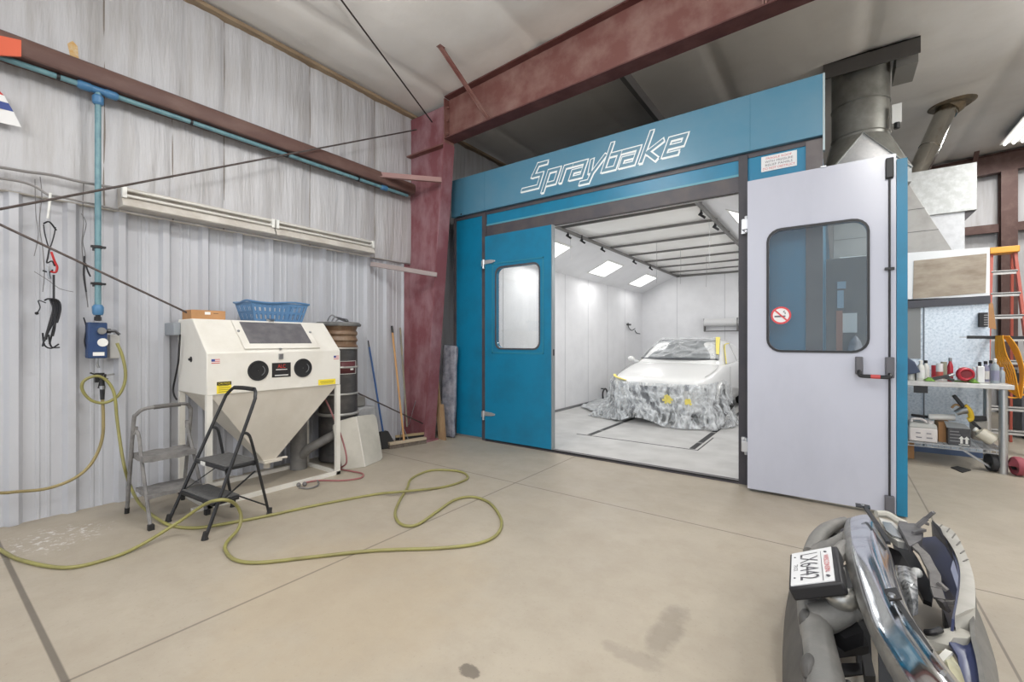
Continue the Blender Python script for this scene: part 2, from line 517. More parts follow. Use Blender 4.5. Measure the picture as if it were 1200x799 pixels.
def seam_strips(ys, z0, z1f, x):
    for y in ys:
        P = []
        z1 = z1f
        for k in range(9):
            z = z0 + (z1 - z0) * k / 8
            P.append((x + 0.004 * math.sin(k * 1.3 + y), y + 0.006 * noise.noise(V((y * 3, z * 2, 1))), z))
        MB().tube(P, 0.0055, 6).build('insulation_seam', m_seam, wall_l)
seam_strips([s for s in seams2 if -0.5 < s < 4.4], LT, 3.5, -5.026)
seam_strips([s for s in seams + [1.62] if -0.5 < s < 4.4], 3.49, ceil_z(-5.0), -5.026)
stn = ax(85, 52, -4.985)
MB().prism([(-4.985, stn.y - 0.03, 3.63), (-4.985, stn.y + 0.055, 3.63), (-4.985, stn.y + 0.035, 3.72), (-4.985, stn.y + 0.03, 3.80), (-4.985, stn.y + 0.0, 3.83), (-4.985, stn.y - 0.03, 3.79), (-4.985, stn.y - 0.015, 3.71)], (-0.01, 0, 0)).build('foam_patch', M('amber foam', (198, 158, 98), 0.8, rgb2=(206, 190, 160), scale=30), wall_l)

# ceiling: draped facing between purlins that run along y, seams across
def ceiling():
    rows = []
    X = [-5.06 + 14.1 * i / 240 for i in range(241)]
    Y = [-7.0 + 20.0 * j / 170 for j in range(171)]
    pur = [-4.25 + 1.52 * k for k in range(-1, 10)]
    for y in Y:
        row = []
        ty = ((y - 0.35) / 1.22) % 1.0
        ey = 1 - abs(2 * ty - 1) ** 10
        for x in X:
            a = max([p for p in pur if p <= x], default=x - 0.5); c_ = min([p for p in pur if p > x], default=x + 0.5)
            t = (x - a) / (c_ - a)
            e = 1 - abs(2 * t - 1) ** 12
            wr = noise.noise(V((x * 2.2, y * 2.2, 9))) * 0.012 + noise.noise(V((x * 7, y * 3, 3))) * 0.006
            row.append((x, y, ceil_z(x) + 0.045 - (0.045 * e + 0.022 * ey) * max(0.0, min(1.0, (x + 4.98) / 0.3)) - wr * 0.6))
        rows.append(row)
    return MB().grid(rows).build('ceiling', m_ceil, smooth=60)
struct(ceiling(), 'sloping roof lined with draped white insulation between purlins')
m_eave = M('dirty eave trim', (158, 138, 112), 0.6, rgb2=(126, 106, 84), scale=7, stretch=(1, 0.4, 1))
b = MB().box(-5.05, -4.93, -7.0, 12.8, ceil_z(-5.0) - 0.022, ceil_z(-4.95) + 0.015)
struct(b.build('trim_1', m_eave), 'tan eave strip between the left wall and the roof')

# end wall behind the booth
YB = 12.75
wb = MB().box(-5.2, 9.0, YB + 0.12, YB + 0.2, 0.0, 6.0).build('wall_back', m_insul_b, smooth=0)
struct(wb, 'far end wall with white insulation in a brown steel frame')
sx = [-4.9 + 0.914 * k for k in range(16)]
drape(YB, 1, -5.0, 9.0, 0.0, 3.55, sx, 0.03, m_insul_b, 'insulation_blanket', wb, nu=300, seed=11, sign=-1)
drape(YB, 1, -5.0, 9.0, 3.55, lambda u: ceil_z(u) + 0.05, sx, 0.04, m_insul_b, 'insulation_blanket', wb, nu=300, seed=12, sign=-1)
wr_ = MB().box(8.9, 9.0, -7.0, 13.0, 0.0, 5.8).build('wall_right', M('right wall white', (196, 194, 190), 0.6, rgb2=(176, 172, 168), scale=1.0), smooth=0)
struct(wr_, 'right side wall outside the photograph')

# steel of the end wall
def ibeam(mb, p, q, depth, width, side, tf=0.012, tw=0.01, dvec=None):
    """I section from p to q: dvec is the direction across the web (depth), side is the flange direction"""
    p, q, dv, sd = V(p), V(q), V(dvec), V(side)
    for s in (-1, 1):
        c1 = p + dv * (s * depth / 2); c2 = q + dv * (s * depth / 2)
        mb.hexa([c1 - sd * width / 2 - dv * tf / 2, c1 + sd * width / 2 - dv * tf / 2, c1 + sd * width / 2 + dv * tf / 2, c1 - sd * width / 2 + dv * tf / 2],
                [c2 - sd * width / 2 - dv * tf / 2, c2 + sd * width / 2 - dv * tf / 2, c2 + sd * width / 2 + dv * tf / 2, c2 - sd * width / 2 + dv * tf / 2])
    mb.hexa([p - sd * tw / 2 - dv * depth / 2, p + sd * tw / 2 - dv * depth / 2, p + sd * tw / 2 + dv * depth / 2, p - sd * tw / 2 + dv * depth / 2],
            [q - sd * tw / 2 - dv * depth / 2, q + sd * tw / 2 - dv * depth / 2, q + sd * tw / 2 + dv * depth / 2, q - sd * tw / 2 + dv * depth / 2])
    return mb
YE = YB - 0.22
b = MB()
ibeam(b, (-0.6, YE, ceil_z(-0.6) - 0.24), (8.8, YE, ceil_z(8.8) - 0.24), 0.36, 0.18, (0, 1, 0), dvec=(0, 0, 1))
tag(b.build('end_wall_rafter', m_girt), 'brown steel rafter along the top of the far end wall', 'steel beam')
pc = ay(1181, 260, YE)
b = MB()
ibeam(b, (pc.x, YE, 0), (pc.x, YE, ceil_z(pc.x) - 0.43), 0.2, 0.22, (1, 0, 0), dvec=(0, 1, 0))
tag(b.build('end_wall_post', m_girt), 'brown upright steel post of the far end wall behind the stepladder', 'steel column')
zg = ay(1160, 268, YE).z
for xa, xb, lb in ((0.2, pc.x - 0.12, 'brown girt across the far end wall left of its steel post'), (pc.x + 0.12, 8.6, 'brown girt across the far end wall right of its steel post')):
    b = MB()
    b.box(xa, xb, YE + 0.0, YE + 0.2, zg + 0.07, zg + 0.08).box(xa, xb, YE - 0.005, YE + 0.005, zg - 0.08, zg + 0.08).box(xa, xb, YE, YE + 0.04, zg - 0.085, zg - 0.075)
    tag(b.build('end_wall_girt', m_girt), lb, 'steel girt')
pp = ay(1172, 170, YE - 0.4)
b = MB().bar((ay(1148, 158, 12.0)), ay(1142, 195, 12.3), 0.07, 0.02, up=(0, 1, 0))
tag(b.build('flange_brace', m_girt), 'short brown brace from the roof down to the end wall rafter', 'steel brace')

# ================================================================== MAIN FRAME
YF = 4.38
m_oxide_c = M('column oxide primer', (126, 74, 80), 0.6, rgb2=(172, 142, 148), scale=2.6, stretch=(1.4, 1, 0.7), lo=0.42, hi=0.82, detail=9)
col = thing('steel_column', 'dull red tapered steel column between the left wall and the spray booth', 'steel column', (-4.6, YF, 0))
ct = 4.07
b = MB().hexa([(-5.03, YF - 0.006, 0), (-4.62, YF - 0.006, 0), (-4.62, YF + 0.006, 0), (-5.03, YF + 0.006, 0)],
              [(-5.03, YF - 0.006, 4.62), (-4.235, YF - 0.006, 4.62), (-4.235, YF + 0.006, 4.62), (-5.03, YF + 0.006, 4.62)])
b.build('web', m_oxide_c, col)
b = MB().hexa([(-4.63, YF - 0.1, 0), (-4.615, YF - 0.1, 0), (-4.615, YF + 0.1, 0), (-4.63, YF + 0.1, 0)],
              [(-4.245, YF - 0.1, ct), (-4.23, YF - 0.1, ct), (-4.23, YF + 0.1, ct), (-4.245, YF + 0.1, ct)])
b.build('flange', m_oxide_c, col)
b = MB().box(-5.04, -5.025, YF - 0.1, YF + 0.1, 0, 4.6)
b.build('flange', m_oxide_c, col)
b = MB().box(-5.02, -4.24, YF - 0.09, YF + 0.09, ct - 0.02, ct)
b.box(-4.25, -4.235, YF - 0.09, YF + 0.09, ct, 4.66)
for zz in (ct + 0.12, ct + 0.3, ct + 0.48):
    b.cyl((-4.235, YF - 0.05, zz), (-4.205, YF - 0.05, zz), 0.016, n=6)
b.build('stiffener_plate', m_oxide, col)
b = MB().box(-5.0, -4.57, YF - 0.13, YF + 0.13, 0, 0.02)
b.build('base_plate', m_oxide_c, col)

raf = thing('steel_rafter', 'long dull red roof rafter running from the column over the spray booth', 'steel beam', (-4.2, YF, 4.1))
def rt(x): return ceil_z(x) - 0.028
def rb(x): return 4.127 + 0.031 * (x + 4.26)
x0, x1 = -4.232, 8.8
b = MB().hexa([(x0, YF - 0.006, rb(x0)), (x0, YF + 0.006, rb(x0)), (x0, YF + 0.006, rt(x0)), (x0, YF - 0.006, rt(x0))],
              [(x1, YF - 0.006, rb(x1)), (x1, YF + 0.006, rb(x1)), (x1, YF + 0.006, rt(x1)), (x1, YF - 0.006, rt(x1))])
b.build('web', m_oxide, raf)
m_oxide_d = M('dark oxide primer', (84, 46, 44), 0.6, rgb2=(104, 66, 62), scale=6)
for f, th in ((rb, -0.014), (rt, -0.014)):
    b = MB().hexa([(x0, YF - 0.1, f(x0)), (x0, YF + 0.1, f(x0)), (x0, YF + 0.1, f(x0) + th), (x0, YF - 0.1, f(x0) + th)],
                  [(x1, YF - 0.1, f(x1)), (x1, YF + 0.1, f(x1)), (x1, YF + 0.1, f(x1) + th), (x1, YF - 0.1, f(x1) + th)])
    b.build('flange', m_oxide_d, raf)
b = MB().box(-0.5, -0.486, YF - 0.095, YF + 0.095, rb(-0.5), rt(-0.5)).box(-0.478, -0.464, YF - 0.095, YF + 0.095, rb(-0.5), rt(-0.5))
for zz in (0.12, 0.3, 0.46): b.cyl((-0.50, YF - 0.05, rb(-0.5) + zz), (-0.53, YF - 0.05, rb(-0.5) + zz), 0.016, n=6)
b.build('splice_plate', m_oxide, raf)

p0 = az(515, 55, ceil_z(-3.5) - 0.02); p1 = V((-3.5, YF - 0.085, rb(-3.5) + 0.02))
b = MB().bar(p0, p1, 0.045, 0.012, up=(1, 0, 0)).bar(p0 + V((0.02, 0, 0)), p1 + V((0.02, 0, 0)), 0.012, 0.04, up=(1, 0, 0)).box(p0.x - 0.04, p0.x + 0.05, p0.y - 0.04, p0.y + 0.04, p0.z - 0.01, p0.z + 0.03)
tag(b.build('flange_brace', m_oxide), 'slanting red brace from the roof to the rafter near the column', 'steel brace')
# purlin seen in the gap above the booth
q0 = az(735, 88, ceil_z(-2.4) - 0.03)
b = MB().box(q0.x - 0.03, q0.x + 0.03, YF + 0.15, 12.4, ceil_z(q0.x) - 0.16, ceil_z(q0.x) - 0.02)
tag(b.build('roof_purlin', m_conduit), 'grey roof purlin seen in the gap above the booth fascia', 'steel purlin')

# girt on the left wall (z section: web level, lip up) -------------------------------------------
gi = thing('wall_girt', 'brown steel girt running high along the left wall', 'steel girt', (-4.8, 0, 3.47))
gb = 3.478
b = MB().box(-5.02, -4.80, -7.0, 4.27, gb, gb + 0.008)
b.build('web', m_girt, gi)
lip = [(-4.805, gb), (-4.795, gb + 0.006), (-4.783, gb + 0.04), (-4.78, gb + 0.095), (-4.79, gb + 0.13), (-4.83, gb + 0.155), (-4.835, gb + 0.15), (-4.80, gb + 0.125), (-4.79, gb + 0.09), (-4.795, gb + 0.04)]
b = MB().hexa([(x, -7.0, z) for x, z in lip], [(x, 4.27, z) for x, z in lip])
b.build('flange', m_girt, gi)

# ------------------------------------------------------------------ compressed-air pipe
m_pipe = M('teal air pipe', (108, 146, 154), 0.4, rgb2=(88, 126, 138), scale=12)
m_pfit = M('blue pipe fitting', (70, 118, 158), 0.4)
xp = -4.87
def pz(y): return 3.435
air = thing('air_pipe', 'teal compressed air pipe under the girt with a drop to the regulator', 'pipe', (xp, 0.95, 1.7))
b = MB().tube([(xp, -7.0, 3.45), (xp, 4.2, 3.45)], 0.021, 12)
b.build('run_pipe', m_pipe, air)
b = MB().tube([(xp, 0.95, 3.45), (xp, 0.95, 1.66)], 0.021, 12)
b.build('drop_pipe', m_pipe, air)
b = MB()
for y in (0.87, 1.03): b.tube([(xp, y - 0.045, 3.45), (xp, y - 0.03, 3.45), (xp, y + 0.03, 3.45), (xp, y + 0.045, 3.45)], [0.026, 0.036, 0.036, 0.026], 14)
b.tube([(xp, 0.95, 3.41), (xp, 0.95, 3.395), (xp, 0.95, 3.345), (xp, 0.95, 3.33)], [0.026, 0.037, 0.037, 0.026], 14)
b.tube([(xp, 0.9, 3.45), (xp, 1.0, 3.45)], 0.03, 12)
b.build('tee_fitting', m_pfit, air)
b = MB().tube([(xp, 0.95, 1.70), (xp, 0.95, 1.68), (xp, 0.95, 1.63), (xp, 0.95, 1.615)], [0.026, 0.038, 0.036, 0.028], 14)
b.build('end_fitting', m_pfit, air)
for z in (1.87, 2.17):
    b = MB().tube([(xp, 0.95, z - 0.012), (xp, 0.95, z + 0.012)], 0.026, 14).box(xp - 0.15, xp, 0.943, 0.957, z - 0.012, z + 0.012).box(xp - 0.008, xp + 0.028, 0.905, 0.995, z - 0.008, z + 0.008)
    b.build('pipe_clip', m_black, air)
for y in (0.72, 1.60, 2.5, 3.4):
    b = MB().tube([(xp, y - 0.01, 3.45), (xp, y + 0.01, 3.45)], 0.026, 12).box(xp - 0.004, xp + 0.004, y - 0.008, y + 0.008, 3.45, 3.49)
    b.build('pipe_clip', m_black, air)
yq = ax(450, 210, xp).y
b = MB().tube([(xp, yq - 0.05, 3.45), (xp, yq - 0.04, 3.45), (xp, yq + 0.04, 3.45), (xp, yq + 0.05, 3.45)], [0.025, 0.036, 0.036, 0.025], 14)
b.build('coupling', m_pfit, air)

# orange bracket and racing pennant at the left edge
xo = -4.777
P = [ax(x, y, xo) for x, y in ((-40, 33), (25, 47), (25, 66), (-40, 62))]
b = MB().prism(P, (-0.02, 0, 0))
tag(b.build('bracket', m_orange), 'orange painted plate fixed over the girt at the left edge', 'bracket')
pen = thing('pennant', 'red white and blue paper pennant hanging below the girt at the left', 'pennant', ax(0, 130, -4.93))
xq = -4.93
def strip(y0, y1, x0, x1, mat, nm, k=0):
    P = [ax(x, y, xq + 0.001 * k) for x, y in ((-30, y0 - 10), (x0, y0), (x1, y1), (-30, y1 - 12))]
    MB().prism(P, (-0.003, 0, 0)).build(nm, mat, pen)
m_paper = M('white paper', (226, 226, 226), 0.6)
m_pblue = M('blue print', (56, 74, 140), 0.6)
strip(104, 112, -3, 5, m_red, 'red_stripe'); strip(112, 121, 5, 10, m_paper, 'white_stripe')
strip(121, 131, 10, 16, m_pblue, 'blue_stripe'); strip(131, 149, 16, 25, m_paper, 'white_stripe')

# bracing rods and angle struts ------------------------------------------------------------
def rod(pts, r, name, label, mat=None, cat='bracing rod', group=None):
    return tag(MB().tube(pts, r, 8).build(name, mat or m_rod), label, cat, group)
xr = -4.72
a1, a2 = ax(0, 245, xr), ax(488, 152, -4.72)
a0 = a1 + (a1 - a2) * 0.6
rod([a0, a2], 0.009, 'bracing_rod', 'grey bracing rod rising along the left wall to the column top')
c1, c2 = ax(0, 263, xr - 0.03), ax(497, 497, xr - 0.03)
rod([c1 + (c1 - c2) * 0.25, c2 + (c2 - c1).normalized() * 0.05], 0.009, 'bracing_rod', 'grey bracing rod falling along the left wall to the column foot')
e1 = V((-4.55, YF - 0.03, 4.47)); e2 = az(400, 0, 4.62)
rod([e1 + (e1 - e2) * 0.03, e2 + (e2 - e1) * 1.2], 0.009, 'bracing_rod', 'dark bracing rod crossing under the roof from the column top', M('dark rod', (58, 50, 48), 0.5, 0.3))
s1, s2 = ax(437, 204, -4.86), ay(518, 211, YF - 0.09)
b = MB().bar(s1, s2, 0.012, 0.07).bar(s1 + V((0, 0, -0.03)), s2 + V((0, 0, -0.03)), 0.05, 0.008)
tag(b.build('angle_strut', M('pale oxide', (150, 116, 112), 0.6)), 'pale red angle strut joining the high girt to the column', 'steel strut')
s1, s2 = ax(434, 309, -5.0), ay(512, 322, YF - 0.09)
b = MB().bar(s1, s2, 0.012, 0.06).bar(s1 + V((0, 0, -0.026)), s2 + V((0, 0, -0.026)), 0.045, 0.008)
tag(b.build('angle_strut', M('grey pink angle', (150, 138, 136), 0.6)), 'grey angle strut joining the top of the liner to the column', 'steel strut')

# conduits along the top of the liner
P = [(0, 196), (30, 201), (60, 205), (95, 213), (135, 220)]
rod(spline([ax(x, y, -4.93) for x, y in [(-80, 186)] + P]), 0.011, 'conduit', 'grey conduit running into the left end of the wall light', m_conduit, 'conduit')
P = [(-40, 205), (0, 209), (25, 213), (42, 219), (58, 229), (72, 231), (140, 246)]
rod(spline([ax(x, y, -4.93) for x, y in P]), 0.009, 'conduit', 'bent grey conduit dipping behind the jumper cables', m_conduit, 'conduit')
rod([ax(438, 303, -5.0), ax(489, 311, -5.0)], 0.008, 'conduit', 'short grey conduit from the wall light to the red column', m_conduit, 'conduit')
# ------------------------------------------------------------------ wall light (two unlit strip fixtures end to end)
m_lampw = M('aged lamp enamel', (204, 200, 193), 0.4, rgb2=(176, 169, 160), scale=5)
m_tube = M('unlit fluorescent tube', (206, 204, 198), 0.25)
def strip_light(y0, y1, label):
    t = thing('wall_light', label, 'strip light', (-4.98, (y0 + y1) / 2, 2.5), 'unlit strip lights along the left wall')
    zt, zb = 2.715, 2.545
    P = [(-5.0, zt + 0.01), (-4.90, zt), (-4.885, zt - 0.03), (-4.90, zt - 0.05), (-4.885, zt - 0.075), (-4.835, zb + 0.004), (-4.845, zb - 0.004), (-5.0, zb)]
    MB().hexa([(x, y0, z) for x, z in P], [(x, y1, z) for x, z in P]).build('reflector', m_lampw, t)
    MB().tube([(-4.868, y0 + 0.03, zt - 0.028), (-4.868, y1 - 0.03, zt - 0.028)], 0.013, 12).build('tube', m_tube, t)
    MB().tube([(-4.862, y0 + 0.03, zt - 0.078), (-4.862, y1 - 0.03, zt - 0.078)], 0.013, 12).build('tube', m_tube, t)
    for ya, yb in ((y0, y0 + 0.03), (y1 - 0.03, y1)):
        MB().box(-4.9, -4.85, ya, yb, zt - 0.098, zt - 0.008).build('tube_socket', m_whitep, t)
strip_light(1.10, 2.36, 'unlit white strip light on the left wall, the one nearer the air pipe')
strip_light(2.375, 3.63, 'unlit white strip light on the left wall, the one nearer the red column')
# ================================================================== AIR SERVICE ON THE LEFT WALL
m_regblue = M('blue regulator enamel', (34, 60, 104), 0.4, rgb2=(48, 74, 112), scale=12)
xg = -4.90
q = lambda x, y, X=xg: ax(x, y, X)
r0, r1 = q(103, 420), q(126, 378)
reg = thing('air_regulator', 'blue air filter regulator at the lower end of the teal pipe', 'air regulator', (xg, (r0.y + r1.y) / 2, r0.z))
yc = (r0.y + r1.y) / 2
b = MB().box(-5.0, xg, r0.y, r1.y, r0.z, r1.z)
b.build('housing', m_regblue, reg, bevel=0.008)
b = MB().tube([(xp, 0.95, 1.625), (xp, 0.95, r1.z + 0.01)], 0.017, 10).tube([(xp, 0.95, 1.60), (xp, 0.95, 1.57)], 0.024, 6)
b.build('inlet_nipple', m_blackmetal, reg)
b = MB().cyl((xg - 0.01, yc + 0.02, r1.z - 0.07), (xg + 0.03, yc + 0.02, r1.z - 0.07), 0.028, n=18).cyl((xg + 0.03, yc + 0.02, r1.z - 0.07), (xg + 0.034, yc + 0.02, r1.z - 0.07), 0.022, n=18)
b.build('gauge', m_steel, reg)
b = MB().cyl((xg, yc + 0.03, r0.z + 0.13), (xg + 0.006, yc + 0.03, r0.z + 0.13), 0.034, n=20)
b.build('oval_label', m_whitep, reg)
b = MB().box(xg, xg + 0.004, r0.y + 0.03, r1.y - 0.02, r0.z + 0.02, r0.z + 0.05)
b.build('name_strip', m_whitep, reg)
b = MB().tube([(xg, r1.y - 0.01, r1.z - 0.07), (xg, r1.y + 0.05, r1.z - 0.07), (xg + 0.01, r1.y + 0.075, r1.z - 0.1)], 0.012, 8).tube([(xg, r1.y, r1.z - 0.07), (xg, r1.y + 0.02, r1.z - 0.07)], 0.02, 8)
b.build('outlet_pipe', m_blackmetal, reg)
b = MB().tube([(xg - 0.02, yc, r0.z), (xg - 0.02, yc, r0.z - 0.05), (xg - 0.02, yc + 0.01, r0.z - 0.08)], 0.009, 8)
b.build('drain_valve', m_steel, reg)
e0, e1 = ax(127, 420, -5.02), ax(139, 392, -5.02)
tag(MB().box(-5.05, -4.98, e0.y, e1.y, e0.z, e1.z).build('junction_box', M('pale grey enamel', (186, 186, 184), 0.5), bevel=0.006), 'pale grey square box on the wall right of the blue regulator', 'junction box')

# holder on the wall where the two hoses hang
h0 = q(120, 443, -4.95)
hk = thing('hose_hook', 'dark hose hook and valve on the wall under the blue regulator', 'hook', h0)
MB().box(-5.05, -5.03, h0.y - 0.03, h0.y + 0.03, h0.z - 0.04, h0.z + 0.04).tube(spline([(-5.04, h0.y, h0.z), (-4.93, h0.y, h0.z - 0.01), (-4.88, h0.y, h0.z + 0.0), (-4.86, h0.y, h0.z + 0.035)]), 0.008, 8).build('hook', m_blackmetal, hk)
MB().bar((-4.93, h0.y - 0.08, h0.z + 0.05), (-4.93, h0.y + 0.03, h0.z - 0.01), 0.012).bar((-4.92, h0.y - 0.03, h0.z - 0.08), (-4.92, h0.y - 0.01, h0.z + 0.02), 0.012).build('lever', m_black, hk)
MB().bar((-4.92, h0.y, h0.z + 0.02), (-4.92, h0.y + 0.07, h0.z + 0.03), 0.014).build('valve_handle', m_steel, hk)

m_hose = M('yellow green air hose', (146, 142, 84), 0.45, rgb2=(124, 118, 76), scale=3)
m_hose2 = M('dusty air hose', (150, 136, 92), 0.5, rgb2=(120, 106, 66), scale=3)
def hosepts(): pass
L = []
for x, y, X in ((137, 402, -4.88), (143, 416, -4.87), (147, 436, -4.86), (145, 452, -4.86), (137, 465, -4.87), (122, 472, -4.88), (107, 469, -4.87), (97, 458, -4.86), (97, 448, -4.85), (106, 442, -4.85), (117, 441, -4.865), (127, 448, -4.87), (134, 462, -4.86), (137, 490, -4.85), (141, 520, -4.80), (146, 548, -4.70)):
    L.append(ax(x, y, X))
RH = 0.0115
for x, y, z in ((153, 570, 0.17), (163, 589, 0.08), (178, 603, 0.035), (198, 615, RH), (225, 618.5, RH), (255, 615, RH), (310, 605, RH), (370, 592, RH), (440, 579, RH), (465, 576.5, RH + 0.02), (517, 571, RH), (542.5, 563.6, RH), (548, 558, RH), (537, 552, RH), (506, 551, RH), (483, 560, RH), (477, 572, RH + 0.002), (468, 587, RH), (463, 602, RH), (470, 614, RH), (488, 615, RH), (511, 600, RH), (532, 586, RH), (553, 582, RH), (573.5, 589, RH), (587, 607.5, RH), (584, 624, RH), (563, 636, RH), (517, 642, RH), (439, 645, RH), (362, 653, RH), (305, 659, RH), (276, 656, RH), (264.5, 645, RH), (266, 635, RH + 0.01), (279, 620, 0.05), (282.5, 605, 0.12), (277, 592, 0.21), (266, 586, 0.285), (252, 586.5, 0.29), (238, 592, 0.23), (207, 613, 0.09), (165, 638.5, 0.025), (129, 654, RH), (77.5, 665, RH), (26, 656.6, RH), (0, 644, RH), (-40, 620, RH)):
    L.append(az(x, y, z))
tag(MB().tube(spline(L, 6), RH, 8).build('air_hose', m_hose, smooth=60), 'long yellow green air hose looping from the regulator across the floor', 'air hose')
hs = thing('supply_hose', 'brownish air hose hanging from the hook and leaving at the left edge', 'air hose', ax(121, 500, -4.9))
P = [ax(x, y, X) for x, y, X in ((120, 466, -4.90), (121, 490, -4.89), (120, 512, -4.88), (113, 533, -4.87), (100, 551, -4.86), (80, 564, -4.85), (52, 573, -4.84), (20, 576, -4.83), (0, 577.5, -4.83), (-60, 577, -4.83))]
MB().tube(spline(P, 6), 0.0115, 8).build('hose', m_hose2, hs, smooth=60)
P = [ax(x, y, -4.90) for x, y in ((119.5, 441), (120, 455), (120, 468))]
MB().tube(P, [0.014, 0.018, 0.014], 10).build('coupler', m_blackmetal, hs)
P = [ax(x, y, -4.90) for x, y in ((120, 452), (120, 456))]
MB().tube(P, 0.021, 10).build('coupler_ring', m_steel, hs)

# ------------------------------------------------------------------ jumper cables and loose wires
jc = thing('jumper_cables', 'black jumper cables with a red clamp hung on a white cord', 'jumper cables', ax(58, 330, -4.9))
def wire(px_, X, r, nm, mat, par, n=5): return MB().tube(spline([ax(x, y, X) for x, y in px_], n), r, 6).build(nm, mat, par, smooth=60)
m_wblk = M('black cable', (42, 42, 46), 0.55)
m_wgry = M('grey thin wire', (120, 118, 118), 0.6)
wire([(59, 226), (58, 240), (56, 256)], -4.92, 0.008, 'cord', m_whitep, jc)
wire([(51, 262), (58, 260), (66, 270)], -4.91, 0.006, 'clamp', m_blackmetal, jc)
wire([(51, 263), (53, 276), (58, 290), (63, 277), (65, 266)], -4.91, 0.0045, 'cable', m_wblk, jc)
wire([(58, 290), (56, 302), (55, 308), (61, 306), (64, 312)], -4.91, 0.0055, 'cable', m_wblk, jc)
wire([(60, 295), (64, 306), (67, 313), (65, 319), (59, 318)], -4.905, 0.008, 'red_clamp', m_red, jc)
wire([(50, 317), (58, 319), (62, 316)], -4.905, 0.006, 'clamp', m_blackmetal, jc)
wire([(56, 312), (57, 322), (59, 327)], -4.905, 0.009, 'clamp', m_steel, jc)
wire([(63, 322), (63, 340), (63, 352)], -4.91, 0.007, 'cable', m_wblk, jc)
for k, (dx, dy, sw) in enumerate(((0, 0, 0), (4, 5, 2), (8, -4, 3), (-4, 8, -2), (10, -16, 5), (-2, 2, -4))):
    wire([(52, 352), (57, 350), (63 + sw, 352), (66 + sw, 362), (62 + sw, 378), (56 + dx, 390 + dy), (54 + dx, 398 + dy)], -4.91 + 0.012 * k, 0.0062, 'cable', m_wblk, jc)
wire([(50, 390), (52, 404), (60, 408), (69, 403)], -4.90, 0.006, 'cable', m_wblk, jc)
wire([(57, 392), (60, 406), (70, 407)], -4.89, 0.006, 'cable', m_wblk, jc)
tw = thing('loose_wires', 'tangle of thin grey wires hanging between the jumper cables and the teal pipe', 'wires', ax(98, 320, -4.97))
wire([(98, 214), (97, 250), (98, 262), (96, 285), (98, 310), (101, 340), (103, 360)], -4.97, 0.0035, 'wire', m_wgry, tw)
wire([(95, 250), (101, 262), (97, 282), (100, 300), (99, 330), (102, 352)], -4.98, 0.003, 'wire', m_wgry, tw)
wire([(100, 308), (103, 318), (106, 324)], -4.96, 0.006, 'wire', m_wblk, tw)
wire([(99, 300), (98, 322), (101, 342)], -4.96, 0.0055, 'wire', m_wblk, tw)
wire([(98, 372), (101, 384), (99, 400), (102, 410), (104, 404)], -4.97, 0.005, 'wire', m_wblk, tw)
tw2 = thing('loose_wires', 'thin dark wires dangling to the left of the jumper cables', 'wires', ax(48, 320, -4.98))
wire([(47, 207), (49, 230), (46, 262), (50, 290), (52, 320), (50, 342)], -4.98, 0.003, 'wire', m_wgry, tw2)
wire([(41, 210), (42, 250), (45, 275), (40, 300)], -4.99, 0.0025, 'wire', m_wgry, tw2)
wire([(54, 355), (45, 352), (47, 360), (44, 366)], -4.97, 0.004, 'wire', m_wblk, tw2)
wire([(40, 318), (56, 328), (70, 338), (86, 342)], -4.98, 0.0025, 'wire', m_wgry, tw2)
MB().ball(ax(43, 367, -4.97), 0.012).build('plug', m_black, tw2)

# ================================================================== BLAST CABINET
FX, BX, Y0, Y1 = -4.23, -4.88, 1.50, 2.735
ZB, ZF, ZT, RX = 0.945, 1.304, 1.60, -4.545
cab = thing('blast_cabinet', 'cream sandblasting cabinet with sloping window and pointed hopper against the left wall', 'blast cabinet', (-4.55, 2.12, 0))
b = MB()
side = [(BX, ZB), (FX, ZB), (FX, ZF), (RX, ZT), (BX, ZT)]
b.hexa([(x, Y0, z) for x, z in side], [(x, Y1, z) for x, z in side])
body = b.build('cabinet_body', m_cream, cab, bevel=0.008)
AP = (-4.52, 2.12, 0.25)
b = MB()
t_ = [(FX - 0.01, Y0 + 0.03, ZB), (FX - 0.01, Y1 - 0.03, ZB), (BX + 0.01, Y1 - 0.03, ZB), (BX + 0.01, Y0 + 0.03, ZB)]
s_ = [(AP[0] + 0.06, AP[1] - 0.06, AP[2]), (AP[0] + 0.06, AP[1] + 0.06, AP[2]), (AP[0] - 0.06, AP[1] + 0.06, AP[2]), (AP[0] - 0.06, AP[1] - 0.06, AP[2])]
b.hexa(s_, t_)
b.build('hopper', m_creamd, cab)
b = MB().box(AP[0] - 0.08, AP[0] + 0.10, AP[1] - 0.07, AP[1] + 0.10, 0.225, 0.25).tube([(AP[0], AP[1], 0.225), (AP[0], AP[1], 0.16)], 0.03, 12).tube([(AP[0], AP[1] + 0.02, 0.238), (AP[0] + 0.06, AP[1] + 0.17, 0.238)], 0.012, 8)
b.build('outlet_gate', m_creamd, cab)
for (x, y) in ((FX - 0.02, Y0 + 0.022), (FX - 0.02, Y1 - 0.022), (BX + 0.02, Y0 + 0.022), (BX + 0.02, Y1 - 0.022)):
    MB().box(x - 0.02, x + 0.02, y - 0.022, y + 0.022, 0.0, ZB).build('leg', m_cream, cab)
b = MB().box(FX - 0.04, FX, Y0 - 0.1, Y1, 0.0, 0.035).box(BX, BX + 0.04, Y0, Y1, 0.0, 0.035)
b.box(BX, FX, Y0, Y0 + 0.04, 0.0, 0.03).box(BX, FX, Y1 - 0.04, Y1, 0.0, 0.03)
b.build('base_frame', m_cream, cab)
